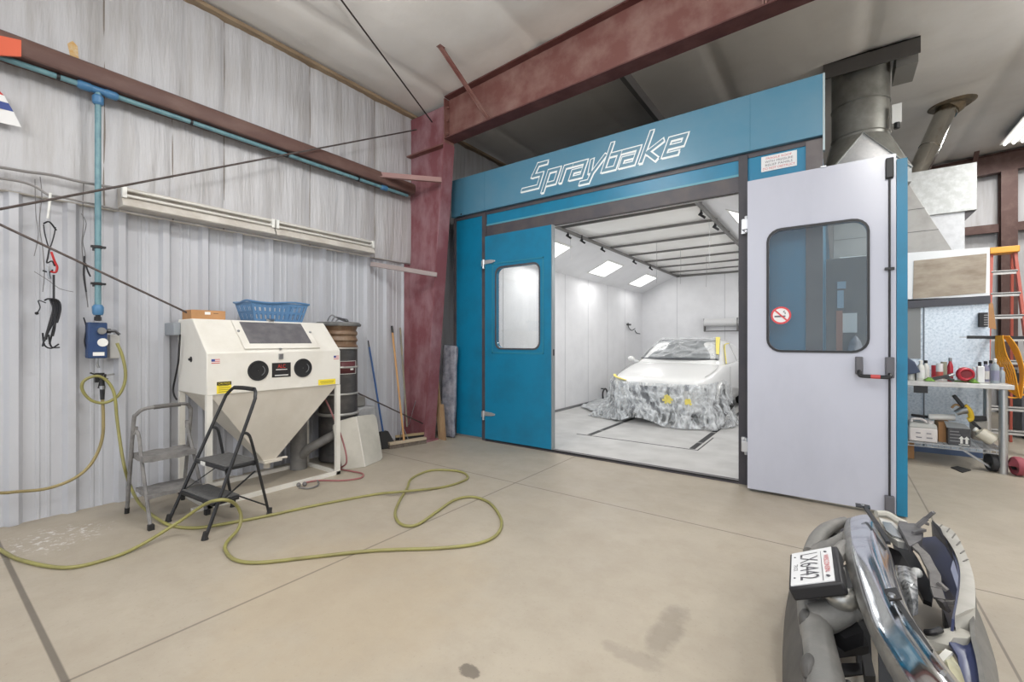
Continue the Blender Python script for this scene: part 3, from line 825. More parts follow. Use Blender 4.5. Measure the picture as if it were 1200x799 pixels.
# window in the slope
sl = (V((FX, 0, ZF)) - V((RX, 0, ZT)))
nrm = V((sl.z * -1, 0, sl.x)).normalized()      # outward (up and towards the room)
if nrm.z < 0: nrm = -nrm
def onslope(y, v, off=0.0):
    p = V((RX, y, ZT)) + sl * v + nrm * off
    return p
def slope_plate(ya, yb, va, vb, off, th, yskew=0.0):
    return MB().prism([onslope(ya, va, off), onslope(yb, va, off), onslope(yb, vb, off), onslope(ya, vb, off)], nrm * th)
lid = slope_plate(1.80, 2.515, 0.04, 0.93, 0.004, 0.012).build('window_frame', m_cream, body, bevel=0.003)
m_grit = M('frosted window film', (92, 90, 94), 0.55, rgb2=(112, 110, 112), scale=10)
slope_plate(1.862, 2.452, 0.10, 0.78, 0.016, 0.003).build('window_film', m_grit, body)
for y in (1.815, 2.50):
    MB().ball(onslope(y, 0.40, 0.02), 0.012).build('window_bolt', m_steel, body)
MB().prism([onslope(2.12, 0.0, 0.01), onslope(2.20, 0.0, 0.01), onslope(2.18, 0.07, 0.015), onslope(2.14, 0.07, 0.015)], nrm * 0.02).build('lid_catch', m_steel, body)
ylt = 2.08
MB().bar(onslope(ylt + 0.03, 0.92, 0.012), V((FX + 0.008, ylt + 0.03, ZF + 0.02)), 0.02, 0.006).build('latch_strap', m_steel, body)
lt = MB().box(FX, FX + 0.012, ylt + 0.01, ylt + 0.05, ZF - 0.07, ZF - 0.02)
lt.build('latch', m_steel, body)
m_hole = M('black glove sleeve', (24, 24, 26), 0.6)
for k, (x, y) in enumerate(((302.5, 434.2), (355, 431))):
    p = ax(x, y, FX)
    ring = MB().tube([(FX + 0.004, p.y + 0.085 * math.cos(2 * PI * i / 28), p.z + 0.085 * math.sin(2 * PI * i / 28)) for i in range(28)], 0.007, 6, closed=True)
    hp = ring.build('glove_port', m_blackmetal, body)
    pr = [(0.083, 0.006), (0.078, 0.0065), (0.05, 0.004), (0.03, 0.0035)]
    sleeve = MB()
    rows = []
    for rr, dd in ((0.083, 0.007), (0.07, 0.006), (0.05, 0.005), (0.02, 0.004), (0.002, 0.004)):
        rows.append([(FX + dd, p.y + rr * math.cos(2 * PI * i / 28) + 0.0, p.z + rr * math.sin(2 * PI * i / 28)) for i in range(29)])
    sleeve.grid(rows).build('rubber_sleeve', m_hole, hp)
    MB().tube([(FX + 0.008, p.y + 0.055 * math.cos(a), p.z + 0.055 * math.sin(a) * 0.9) for a in [math.radians(-60 + 10 * i) for i in range(12)]], 0.003, 5).build('sleeve_cuff', M('worn sleeve edge', (120, 122, 124), 0.6), hp)
p0_, p1_ = ax(318.7, 442.3, FX), ax(340.5, 424.5, FX)
plate = MB().box(FX, FX + 0.004, p0_.y, p1_.y, p0_.z, p1_.z).build('name_plate', M('black plate', (34, 32, 33), 0.4), body)
yc = (p0_.y + p1_.y) / 2; zc = (p0_.z + p1_.z) / 2; w_ = p1_.y - p0_.y; hh = p1_.z - p0_.z
text_part('ALC', (FX + 0.004, yc, zc + hh * 0.26), (0, 1, 0), (0, 0, 1), w_ * 0.42, hh * 0.26, M('red letter', (200, 60, 52), 0.5), plate)
MB().box(FX + 0.004, FX + 0.0055, yc - w_ * 0.3, yc + w_ * 0.3, zc + 0.0, zc + hh * 0.05).box(FX + 0.004, FX + 0.0055, yc - w_ * 0.36, yc + w_ * 0.36, zc - hh * 0.4, zc - hh * 0.34).build('printed_lines', m_whitep, plate)
p0_, p1_ = ax(254, 461.5, FX), ax(271, 446.5, FX)
yl = MB().box(FX, FX + 0.002, p0_.y, p1_.y, p0_.z, p1_.z).build('caution_label', m_yellow, body)
b = MB().box(FX + 0.002, FX + 0.003, p0_.y, p1_.y, p1_.z - 0.03, p1_.z).build('black_header', m_black, yl)
text_part('CAUTION', (FX + 0.003, (p0_.y + p1_.y) / 2, p1_.z - 0.015), (0, 1, 0), (0, 0, 1), (p1_.y - p0_.y) * 0.8, 0.016, m_yellow, yl)
b = MB()
for k in range(4): b.box(FX + 0.002, FX + 0.003, p0_.y + 0.012, p1_.y - 0.012 - 0.01 * (k % 2), p0_.z + 0.012 + 0.017 * k, p0_.z + 0.017 + 0.017 * k)
b.build('printed_lines', M('dark olive ink', (120, 108, 40), 0.6), yl)
p0_, p1_ = ax(373, 451.5, FX), ax(393, 443.5, FX)
y2 = MB().box(FX, FX + 0.002, p0_.y, p1_.y, p0_.z, p1_.z).build('yellow_strip_label', m_yellow, body)
MB().box(FX + 0.002, FX + 0.003, p0_.y + 0.02, p1_.y - 0.02, p0_.z + 0.03, p0_.z + 0.036).box(FX + 0.002, FX + 0.003, p0_.y + 0.03, p1_.y - 0.03, p0_.z + 0.015, p0_.z + 0.02).build('printed_lines', M('dark olive ink b', (150, 136, 50), 0.6), y2)
for (xa, ya, xb, yb) in ((247.5, 426, 257.5, 420.5), (391, 421, 397, 416.5)):
    p0_, p1_ = ax(xa, ya, FX), ax(xb, yb, FX)
    w_ = p1_.y - p0_.y; hh = p1_.z - p0_.z
    fl = MB().box(FX, FX + 0.002, p0_.y, p1_.y, p0_.z, p1_.z).build('flag_sticker', m_whitep, body)
    b = MB()
    for k in (0, 2, 4): b.box(FX + 0.002, FX + 0.003, p0_.y, p1_.y, p0_.z + hh * k / 5, p0_.z + hh * (k + 0.9) / 5)
    b.build('red_bars', m_redtxt, fl)
    MB().box(FX + 0.003, FX + 0.004, p0_.y, p0_.y + w_ * 0.42, p0_.z + hh * 0.45, p1_.z).build('blue_corner', m_pblue, fl)
# side panel hole
p = ay(224, 421, Y0)
MB().cyl((p.x, Y0 - 0.004, p.z), (p.x, Y0 + 0.004, p.z), 0.025, n=16).cyl((p.x, Y0 - 0.02, p.z), (p.x, Y0, p.z), 0.011, n=10).build('side_port', m_black, body)
# switch box with its cord, on the cabinet's back left edge
p0_, p1_ = ay(203.5, 393, Y0 + 0.02), ay(215, 378, Y0 + 0.02)
sw = MB().box(p0_.x, p1_.x, Y0 - 0.055, Y0, p0_.z, p1_.z).build('switch_box', M('grey switch box', (142, 148, 154), 0.5), cab, bevel=0.006)
P = [ay(x, y, Y0 - 0.03) for x, y in ((211, 392), (210, 408), (209, 424), (206, 440), (203, 455), (204, 463), (207, 468))]
MB().tube(spline(P), 0.008, 8).build('cord', m_black, sw)

# on top of the cabinet
b0, b1 = ay(212.5, 374.5, 1.53), ay(262.5, 374.5, 1.75)
zc0 = ZT + 0.004
bx = thing('cardboard_box', 'flat brown cardboard box on the left end of the blast cabinet', 'box', (-4.72, 1.68, ZT))
MB().box(-4.86, -4.64, 1.525, 1.80, ZT, ZT + 0.085).build('carton', m_card, bx, bevel=0.003)
MB().box(-4.6405, -4.639, 1.63, 1.675, ZT + 0.045, ZT + 0.07).build('label', m_paper, bx)
MB().box(-4.86, -4.638, 1.66, 1.665, ZT + 0.0849, ZT + 0.0865).build('tape', M('clear brown tape', (176, 132, 88), 0.3), bx)
MB().box(-4.64, -4.639, 1.70, 1.74, ZT + 0.055, ZT + 0.06).build('printed_line', M('dark print', (90, 70, 54), 0.6), bx)

# laundry basket with real slots
m_bask = M('blue basket plastic', (86, 126, 166), 0.4)
bk = thing('laundry_basket', 'blue slotted plastic laundry basket on top of the blast cabinet', 'basket', (-4.71, 2.35, ZT))
c0 = V((-4.70, 2.26, ZT))
hx0, hy0, hx1, hy1, hz = 0.145, 0.235, 0.175, 0.285, 0.185
def bside(u, v):
    """perimeter parameter u in 0..1, height v in 0..1"""
    a = hx0 + (hx1 - hx0) * v; c_ = hy0 + (hy1 - hy0) * v
    per = [(-c_, -a), (c_, -a), (c_, a), (-c_, a)]
    t = (u % 1.0) * 4; i = int(t) % 4; f = t - int(t)
    (ya, xa), (yb, xb) = per[i], per[(i + 1) % 4]
    return c0 + V((xa + (xb - xa) * f, ya + (yb - ya) * f, hz * v))
b = MB()
nU = 44
for lo_, hi_ in ((0.0, 0.12), (0.44, 0.54), (0.86, 1.0)):
    for i in range(nU):
        P = [bside(i / nU, lo_), bside((i + 1) / nU, lo_), bside((i + 1) / nU, hi_), bside(i / nU, hi_)]
        b.face(P)
for i in range(nU):
    for wv in ((0.12, 0.44), (0.54, 0.86)):
        u0, u1 = (i - 0.23) / nU, (i + 0.23) / nU
        if i % 11 == 0: u0, u1 = (i - 0.4) / nU, (i + 0.4) / nU
        if int(((u0 % 1) * 4)) == int(((u1 % 1) * 4)):
            b.face([bside(u0, wv[0]), bside(u1, wv[0]), bside(u1, wv[1]), bside(u0, wv[1])])
        else:
            um = i / nU
            b.face([bside(u0, wv[0]), bside(um, wv[0]), bside(um, wv[1]), bside(u0, wv[1])])
            b.face([bside(um, wv[0]), bside(u1, wv[0]), bside(u1, wv[1]), bside(um, wv[1])])
b.build('slotted_wall', m_bask, bk, smooth=0, thick=0.004)
b = MB().box(c0.x - hx0, c0.x + hx0, c0.y - hy0, c0.y + hy0, ZT, ZT + 0.006)
b.build('bottom', m_bask, bk)
P = []
for i in range(48):
    p = bside(i / 48, 1.0) - c0
    p = V((p.x * 1.04, p.y * 1.03, p.z + 0.004 + 0.010 * math.sin(i / 48 * 8 * PI)))
    P.append(c0 + p)
b = MB().tube(P, 0.0105, 6, closed=True)
b.build('rim', m_bask, bk)

# ================================================================== STEP STOOLS
def rail(mb, pts, r): return mb.tube(spline(pts, 5), r, 8)
def padtread(P, th): return MB().prism(P, (0, 0, th))
# black stool in front
st = thing('step_stool', 'black folding two-step stool with hand loop in front of the blast cabinet', 'step stool', (-3.89, 1.45, 0))
fl_, fr_ = V((-4.19, 1.225, 0)), V((-3.60, 1.265, 0))
rl_, rr_ = V((-4.13, 1.66, 0)), V((-3.70, 1.755, 0))
tl_, tr_ = ay(267, 462, 1.62), ay(309.5, 461, 1.66)
tl_ = V((-4.09, 1.61, 1.0)); tr_ = V((-3.68, 1.655, 1.0))
def lerp(a, c_, t): return a + (c_ - a) * t
P = [fl_, lerp(fl_, tl_, 0.5), lerp(fl_, tl_, 0.90), lerp(fl_, tl_, 0.965) + V((0.012, 0, 0)), lerp(tl_, tr_, 0.16) + V((0, 0.012, 0.018)), lerp(tl_, tr_, 0.5) + V((0, 0.012, 0.022)), lerp(tl_, tr_, 0.84) + V((0, 0.012, 0.018)), lerp(fr_, tr_, 0.965) + V((-0.012, 0, 0)), lerp(fr_, tr_, 0.90), lerp(fr_, tr_, 0.5), fr_]
b = MB(); b.tube(spline(P, 6), 0.0125, 10)
b.build('hand_rail', m_blackmetal, st)
P2 = [lerp(fl_, tl_, 0.965), lerp(tl_, tr_, 0.16) + V((0, 0.012, 0.018)), lerp(tl_, tr_, 0.5) + V((0, 0.012, 0.022)), lerp(tl_, tr_, 0.84) + V((0, 0.012, 0.018)), lerp(fr_, tr_, 0.965)]
MB().tube(spline(P2[1:4], 6), 0.017, 10).build('foam_grip', m_rubber, st)
jl, jr = lerp(fl_, tl_, 0.70), lerp(fr_, tr_, 0.70)
for f0, j, nm in ((rl_, jl, 'leg'), (rr_, jr, 'leg')):
    d = (f0 - j)
    k1 = j + V((0, 0.035, -0.012)); k2 = j + d * 0.12 + V((0, 0.04, 0))
    MB().tube(spline([j, k1, k2, lerp(k2, f0, 0.5), f0], 5), 0.011, 8).build(nm, m_blackmetal, st)
def tread(zh, back, th, nm, matt, par, inset=0.02):
    a = lerp(fl_, tl_, zh / tl_.z); c_ = lerp(fr_, tr_, zh / tr_.z)
    dx = (c_ - a).normalized()
    a2, c2 = a + dx * inset + V((0, -0.02, 0)), c_ - dx * inset + V((0, -0.02, 0))
    bk_ = V((-dx.y, dx.x, 0)) * back
    return MB().prism([a2, c2, c2 + bk_, a2 + bk_], (0, 0, th)).build(nm, matt, par, bevel=0.006)
m_grip = M('grey ribbed tread', (92, 92, 92), 0.75, rgb2=(72, 72, 72), scale=30)
t1 = tread(0.435, 0.25, 0.028, 'step', m_blackmetal, st)
t1b = tread(0.464, 0.245, 0.004, 'tread_pad', m_grip, t1, 0.03)
t2 = tread(0.205, 0.19, 0.028, 'step', m_blackmetal, st)
tread(0.234, 0.185, 0.004, 'tread_pad', m_grip, t2, 0.03)
a = lerp(fl_, tl_, 0.45); c_ = lerp(fr_, tr_, 0.45)
pl = lerp(a, c_, 0.24)
MB().box(pl.x, pl.x + 0.075, pl.y - 0.026, pl.y - 0.018, 0.437, 0.463).build('label', m_whitep, t1)
for f0 in (fl_, fr_, rl_, rr_):
    MB().tube([f0 + V((0, 0, 0)), f0 + V((0, 0, 0.025)), f0 + V((0, 0.006, 0.055))], [0.024, 0.018, 0.016], 10).build('rubber_foot', m_rubber, st)
# braces
MB().tube([lerp(rl_, jl, 0.18), lerp(rr_, jr, 0.12)], 0.006, 6).build('stretcher', m_blackmetal, st)
for a_, j_, f_, t_ in ((fl_, jl, rl_, tl_), (fr_, jr, rr_, tr_)):
    MB().bar(lerp(a_, t_, 0.22), lerp(f_, j_, 0.55), 0.016, 0.004).bar(lerp(a_, t_, 0.445) + V((0, 0.2, 0)), lerp(f_, j_, 0.62), 0.014, 0.004).build('brace', m_blackmetal, st)

# dusty grey stool behind it, turned to face the room
sg = thing('step_stool', 'dusty grey folding step stool beside the left end of the blast cabinet', 'step stool', (-4.4, 1.27, 0))
ya, yb = 1.085, 1.47
b = MB()
def R_(y): return [V((-4.665, y, 0)), V((-4.56, y, 0.45)), V((-4.48, y, 0.78))]
L1, L2 = R_(ya), R_(yb)
top = [V((-4.47, ya + 0.012, 0.82)), V((-4.455, ya + 0.06, 0.862)), V((-4.45, (ya + yb) / 2, 0.872)), V((-4.455, yb - 0.05, 0.872)), V((-4.47, yb - 0.012, 0.835))]
b.tube(spline(L1 + top + L2[::-1], 5), 0.014, 10)
b.build('hand_rail', m_dusty, sg)
MB().tube(spline([top[1] + V((0, 0.06, 0.006)), top[2], top[3] - V((0, 0.035, 0))], 5), 0.018, 10).build('foam_grip', M('dusty foam', (96, 94, 92), 0.8), sg)
for y, s in ((ya, 1), (yb, -1)):
    j = V((-4.51, y + 0.012 * s, 0.69))
    MB().tube(spline([j, j + V((0.04, 0.015 * s, -0.03)), V((-4.36, y + 0.02 * s, 0.46)), V((-4.11, y + 0.01 * s, 0.0))], 5), 0.0125, 8).build('leg', m_dusty, sg)
    MB().tube([j + V((0, 0, -0.03)), j + V((0, 0, 0.03))], 0.022, 8).build('joint_clamp', m_dusty, sg)
    MB().bar(V((-4.11, y + 0.01 * s, 0.0)) + V((-0.02, 0, 0.02)), V((-4.09, y + 0.01 * s, 0.02)), 0.035, 0.04).build('rubber_foot', m_rubber, sg)
    MB().tube([V((-4.665, y, 0)), V((-4.655, y, 0.05))], 0.017, 8).build('rubber_foot', m_rubber, sg)
def wavytread(x0_, x1_, z, th, nm, seed):
    rows = []
    for i in range(9):
        row = []
        for j in range(13):
            y = ya + 0.015 + (yb - ya - 0.03) * j / 12; x = x0_ + (x1_ - x0_) * i / 8
            row.append((x, y, z + noise.noise(V((x * 14, y * 14, seed))) * 0.008))
        rows.append(row)
    return MB().slab(rows, (0, 0, -th)).build(nm, m_dusty, sg)
wavytread(-4.56, -4.31, 0.505, 0.045, 'step', 1)
wavytread(-4.50, -4.20, 0.235, 0.03, 'step', 2)

# ================================================================== DUST COLLECTOR DRUM AND THINGS BY THE CORNER
dc = (-4.775, 3.06)
dr = thing('dust_collector_drum', 'tall black ringed dust drum behind the right end of the blast cabinet', 'drum', (dc[0], dc[1], 0))
m_drum = M('dark drum', (64, 62, 62), 0.5, rgb2=(96, 92, 88), scale=4, stretch=(1, 1, 2), lo=0.45, hi=0.8)
m_bag = M('brown dust bag', (118, 92, 70), 0.5, rgb2=(150, 132, 112), scale=7, lo=0.45, hi=0.75, bump=0.3, bscale=14)
Rd = 0.215
MB().lathe([(Rd, 0.02), (Rd, 1.32)], (dc[0], dc[1], 0), 32).build('drum_body', m_drum, dr)
prof_ = []
for i in range(12):
    z = 1.32 + 0.26 * i / 11
    prof_.append((Rd - 0.005 + 0.012 * math.sin(i * 1.9), z))
MB().lathe(prof_, (dc[0], dc[1], 0), 32).build('dust_bag', m_bag, dr)
m_band = M('pale drum band', (176, 174, 170), 0.4, 0.3)
for z, rr in ((1.32, 0.012), (1.10, 0.012), (0.79, 0.012), (0.555, 0.018)):
    MB().tube([(dc[0] + (Rd + 0.004) * math.cos(2 * PI * i / 32), dc[1] + (Rd + 0.004) * math.sin(2 * PI * i / 32), z) for i in range(32)], rr, 6, closed=True).build('drum_band', m_band, dr)
MB().lathe([(0.001, 1.585), (Rd + 0.04, 1.58), (Rd + 0.045, 1.60), (Rd + 0.02, 1.625), (0.001, 1.635)], (dc[0], dc[1], 0), 32).build('lid', M('dusty lid', (120, 120, 118), 0.6, rgb2=(84, 84, 84), scale=10), dr)
b = MB()
for k in range(3):
    b.tube(spline([(dc[0] + 0.1, dc[1] - 0.2 + 0.05 * k, 1.63), (dc[0] + 0.12, dc[1] - 0.16 + 0.05 * k, 1.70 - 0.02 * k), (dc[0] + 0.1, dc[1] - 0.05 + 0.05 * k, 1.66), (dc[0] + 0.05, dc[1] + 0.1, 1.63)]), 0.007, 6)
b.build('lid_wire', m_steel, dr)
p0_, p1_ = ax(405.5, 438, dc[0] + 0.2), ax(421, 422.5, dc[0] + 0.2)
rows = []
for z in (p0_.z, p1_.z):
    rows.append([(dc[0] + (Rd + 0.003) * math.cos(a), dc[1] + (Rd + 0.003) * math.sin(a), z) for a in [math.radians(-28 + 7 * i) for i in range(9)]])
lbp = MB().grid(rows).build('label', M('red label', (92, 44, 48), 0.5), dr, thick=0.002)
b = MB()
for z in (p0_.z, p1_.z): b.tube([(dc[0] + (Rd + 0.005) * math.cos(a), dc[1] + (Rd + 0.005) * math.sin(a), z) for a in [math.radians(-28 + 7 * i) for i in range(9)]], 0.003, 5)
for a in (-28, 28): b.tube([(dc[0] + (Rd + 0.005) * math.cos(math.radians(a)), dc[1] + (Rd + 0.005) * math.sin(math.radians(a)), z) for z in (p0_.z, p1_.z)], 0.003, 5)
b.build('label_border', m_whitep, lbp)
rows = [[(dc[0] + (Rd + 0.006) * math.cos(a), dc[1] + (Rd + 0.006) * math.sin(a), z) for a in [math.radians(4 + 4 * i) for i in range(4)]] for z in (p0_.z + 0.04, p0_.z + 0.06)]
MB().grid(rows).build('label_mark', m_whitep, lbp, thick=0.002)
# suction pipe and elbow under the cabinet
m_ducting = M('dusty grey pipe', (106, 104, 102), 0.6, rgb2=(136, 134, 130), scale=4)
sp_ = thing('suction_pipe', 'grey suction pipe and elbow on the floor behind the cabinet hopper', 'pipe', (-4.78, 2.62, 0))
MB().tube([(-4.78, 2.58, 0.0), (-4.78, 2.58, 0.62)], 0.085, 20).build('pipe', m_ducting, sp_)
MB().tube(spline([(-4.78, 2.58, 0.10), (-4.66, 2.62, 0.22), (-4.56, 2.78, 0.32), (-4.54, 2.88, 0.36)]), 0.05, 14).build('elbow', m_ducting, sp_)
gm = thing('motor_box', 'pale grey dusty motor box beside the ringed drum', 'motor', (-4.9, 3.4, 0))
MB().box(-4.98, -4.72, 3.30, 3.56, 0.0, 0.58).build('housing', M('pale dusty box', (172, 172, 174), 0.7, rgb2=(140, 140, 140), scale=5), gm, bevel=0.02)
MB().box(-4.94, -4.80, 3.32, 3.46, 0.58, 0.72).build('top_cap', M('grey cap', (132, 130, 126), 0.7), gm, bevel=0.02)

# folded pale panel leaning at the cabinet corner
m_pan = M('pale grey moulded panel', (188, 184, 174), 0.65, rgb2=(168, 164, 154), scale=3)
pn = thing('leaning_panel', 'pale grey folded moulded panel leaning behind the right leg of the cabinet', 'panel', (-4.35, 3.05, 0))
A = az(398, 549, 0.005); B_ = az(428, 541, 0.005); D_ = az(447, 535, 0.005)
A = V((-4.33, 2.83, 0.0)); B_ = V((-4.24, 3.05, 0.0)); D_ = V((-4.33, 3.36, 0.0))
def top_of(p, px_, py_, X): return ax(px_, py_, X)
A2, B2, D2 = ax(389, 496, -4.50), ax(417.5, 488, -4.42), ax(441, 485, -4.50)
MB().prism([A, B_, lerp(B_, B2, 0.97), B2 + V((0, -0.02, 0)), lerp(A2, B2, 0.25), lerp(A2, B2, 0.05) - V((0, 0, 0.03)), lerp(A, A2, 0.88)], (-0.025, 0.006, 0)).build('left_leaf', m_pan, pn, bevel=0.006)
MB().prism([B_, D_ - V((0, 0.03, 0)), D_ + V((0, 0, 0.03)), lerp(D_, D2, 0.92), lerp(D2, B2, 0.12), B2], (-0.025, -0.006, 0)).build('right_leaf', m_pan, pn, bevel=0.006)
MB().tube([B_, B2], 0.008, 6).build('fold_bead', M('pale bead', (206, 202, 194), 0.5), pn)

# red hose by the cabinet
m_rhose = M('dusty red hose', (150, 96, 96), 0.5)
P = [ax(381, 468, -4.45), ax(387, 480, -4.38), V((-4.28, 2.79, 0.35)), V((-4.2, 2.79, 0.12))] + [az(x, y, 0.01) for x, y in ((398, 549), (412, 552), (425, 555), (422, 560), (400, 563), (372, 563), (356, 566))]
ah = thing('red_hose', 'dusty red hose hanging at the right leg of the cabinet onto the floor', 'hose', (-4.2, 2.8, 0))
MB().tube(spline(P, 6), 0.009, 8).build('hose', m_rhose, ah, smooth=60)
b = MB()
for x, y in ((350, 568), (357, 567)): b.ball(az(x, y, 0.022), 0.022, (1.2, 0.9, 1))
b.tube(spline([az(x, y, 0.012) for x, y in ((350, 571), (362, 572), (373, 568), (372, 563))]), 0.008, 6)
b.build('pedal_valve', m_dusty, ah)

# brooms -----------------------------------------------------------------------------------
m_bluep = M('blue handle', (44, 84, 138), 0.4)
bl = thing('dust_broom', 'black broom with a blue handle leaning on the liner by the corner', 'broom', (-4.8, 3.75, 0))
h_top = ax(431.5, 399, -5.0); h_bot = ax(449, 507, -4.80)
MB().tube([h_bot, lerp(h_bot, h_top, 0.93)], 0.012, 10).build('handle', m_bluep, bl)
MB().tube([lerp(h_bot, h_top, 0.93), h_top], 0.008, 8).build('handle_tip', m_blackmetal, bl)
q0 = V((-4.82, 3.60, 0)); q1 = V((-4.70, 3.83, 0))
MB().hexa([q0 + V((-0.03, 0, 0)), q1 + V((-0.03, 0.03, 0)), q1 + V((0.04, 0.03, 0)), q0 + V((0.04, 0, 0))],
          [h_bot + V((-0.03, -0.06, 0.02)), h_bot + V((-0.03, 0.06, 0.02)), h_bot + V((0.03, 0.06, 0.02)), h_bot + V((0.03, -0.06, 0.02))]).build('brush_head', m_rubber, bl, bevel=0.01)
pb = thing('push_broom', 'wide push broom with a wooden handle standing against the corner of the wall', 'broom', (-4.7, 4.1, 0))
e0 = az(455, 521, 0.02); e1 = az(505, 512, 0.02)
e0 = V((-4.70, 3.74, 0.0)); e1 = V((-4.57, 4.26, 0.0))
dd = (e1 - e0).normalized(); nn = V((dd.y, -dd.x, 0))
MB().hexa([e0 - nn * 0.03, e1 - nn * 0.03, e1 + nn * 0.03, e0 + nn * 0.03], [e0 - nn * 0.022 + V((0, 0, 0.05)), e1 - nn * 0.022 + V((0, 0, 0.05)), e1 + nn * 0.022 + V((0, 0, 0.05)), e0 + nn * 0.022 + V((0, 0, 0.05))]).build('bristles', M('grey bristle', (112, 102, 92), 0.9, rgb2=(84, 74, 66), scale=30), pb)
MB().hexa([e0 - nn * 0.035 + V((0, 0, 0.05)), e1 - nn * 0.035 + V((0, 0, 0.05)), e1 + nn * 0.035 + V((0, 0, 0.05)), e0 + nn * 0.035 + V((0, 0, 0.05))], [e0 - nn * 0.03 + V((0, 0, 0.085)), e1 - nn * 0.03 + V((0, 0, 0.085)), e1 + nn * 0.03 + V((0, 0, 0.085)), e0 + nn * 0.03 + V((0, 0, 0.085))]).build('head_block', M('weathered block', (176, 160, 138), 0.7), pb, bevel=0.004)
hm = lerp(e0, e1, 0.40) + V((0, 0, 0.08))
ht = ax(460, 390, -5.0)
MB().tube([hm, ht], 0.0135, 10).build('handle', m_wood, pb)
MB().tube([ht, ht + (ht - hm).normalized() * 0.10], 0.016, 10).build('handle_grip', m_black, pb)
MB().bar(lerp(e0, e1, 0.28) + V((0, 0, 0.08)), lerp(hm, ht, 0.14), 0.008).bar(lerp(e0, e1, 0.52) + V((0, 0, 0.08)), lerp(hm, ht, 0.14), 0.008).build('brace', m_steel, pb)
pol = thing('squeegee', 'grey pole squeegee leaning beside the wooden push broom', 'squeegee', (-4.85, 4.2, 0))
MB().tube([ax(477, 500, -4.78), ax(469, 384, -5.02)], 0.013, 10).build('handle', M('grey pole', (128, 126, 116), 0.6, rgb2=(150, 138, 112), scale=6), pol)
g0 = V((-4.86, 3.98, 0.0)); g1 = V((-4.70, 4.36, 0.0))
MB().bar(g0 + V((0, 0, 0.1)), g1 + V((0, 0, 0.1)), 0.03, 0.03).build('blade_holder', M('weathered wood bar', (170, 150, 116), 0.7), pol)
MB().bar(g0 + V((0, 0, 0.04)), g1 + V((0, 0, 0.04)), 0.012, 0.09).build('rubber_blade', m_rubber, pol)
MB().bar(ax(479, 498, -4.79), ax(489, 463, -4.92), 0.007).build('brace', m_steel, pol)

# wrapped sheet and boards standing behind the column
m_wrap = M('clear plastic wrap', (150, 150, 158), 0.25, rgb2=(104, 106, 118), scale=10, bump=0.5, bscale=16)
yk = 4.70
rows = []
for i in range(15):
    t = i / 14
    l_, r_ = lerp(V((-4.70, yk - 0.03, 0.004)), V((-4.69, yk + 0.01, 1.36)), t), lerp(V((-4.44, yk - 0.03, 0.004)), V((-4.425, yk + 0.01, 1.34)), t)
    rows.append([lerp(l_, r_, j / 8) + V((0, 0.025 * noise.noise(V((j * 0.7, i * 0.6, 2))), 0)) for j in range(9)])
tag(MB().slab(rows, (0, 0.06, 0)).build('wrapped_sheet', m_wrap, subsurf=1), 'sheet wrapped in clear plastic standing in the gap behind the red column', 'wrapped sheet')
m_board = M('raw board', (170, 142, 108), 0.7, rgb2=(140, 112, 84), scale=5, stretch=(4, 4, 0.5))
for k, (xa, za, xb, zb, lb) in enumerate(((-4.58, 0.0, -4.70, 0.85, 'longer raw wooden board leaning behind the red column'), (-4.50, 0.0, -4.57, 0.50, 'shorter raw wooden board leaning behind the red column'))):
    y = 4.56 - 0.03 * k
    tag(MB().hexa([(xa - 0.045, y, za), (xa + 0.045, y, za), (xa + 0.045, y + 0.02, za), (xa - 0.045, y + 0.02, za)], [(xb - 0.045, y + 0.02, zb), (xb + 0.045, y + 0.02, zb), (xb + 0.045, y + 0.04, zb), (xb - 0.045, y + 0.04, zb)]).build('wooden_board', m_board), lb, 'board')
# ================================================================== SPRAY BOOTH
BT = thing('spray_booth', 'large teal spray paint booth with lettered fascia and white inside', 'spray booth', (-2.4, 4.9, 0))
YP = 4.88
IL, IR, IB = -4.47, -0.43, 12.5
# shell
MB().box(IL - 0.08, IL, YP + 0.06, IB, 0, 2.79).build('inner_wall', m_white, BT)
MB().box(IR, IR + 0.08, YP + 0.06, IB, 0, 2.79).build('inner_wall', m_white, BT)
bw = MB().box(IL - 0.08, IR + 0.08, IB, IB + 0.08, 0, 3.25).build('rear_wall', m_white, BT)
b = MB()
for y in (5.9, 6.95, 8.0, 9.05, 10.1, 11.2):
    b.box(IL, IL + 0.0025, y - 0.004, y + 0.004, 0.02, 2.77)
b.build('wall_seams', M('panel seam', (176, 176, 180), 0.5), BT)
b = MB()
for x in (-3.5, -2.3, -1.1): b.box(x - 0.004, x + 0.004, IB - 0.0025, IB, 0.02, 3.2)
b.build('wall_seams', M('panel seam b', (180, 180, 184), 0.5), BT)
b = MB().box(IL, IL + 0.03, YP + 0.07, IB, 0.004, 0.05).box(IL, IR, IB - 0.03, IB, 0.004, 0.05)
b.build('skirting', M('grey skirting', (124, 124, 126), 0.5), BT)
# outer skins (right flank is also the exhaust plenum)
MB().box(IR + 0.08, -0.10, YP + 0.06, IB + 0.08, 0, 3.3).build('right_flank', m_teal, BT)
MB().box(-4.60, IL - 0.08, YP + 0.06, IB + 0.08, 0, 3.3).build('left_flank', m_teal, BT)
MB().box(-4.60, -0.10, YP + 0.06, IB + 0.08, 3.3, 3.36).build('roof', M('darkened booth roof', (62, 60, 58), 0.9), BT)  # colour darkened to cut light bounced into the gap above
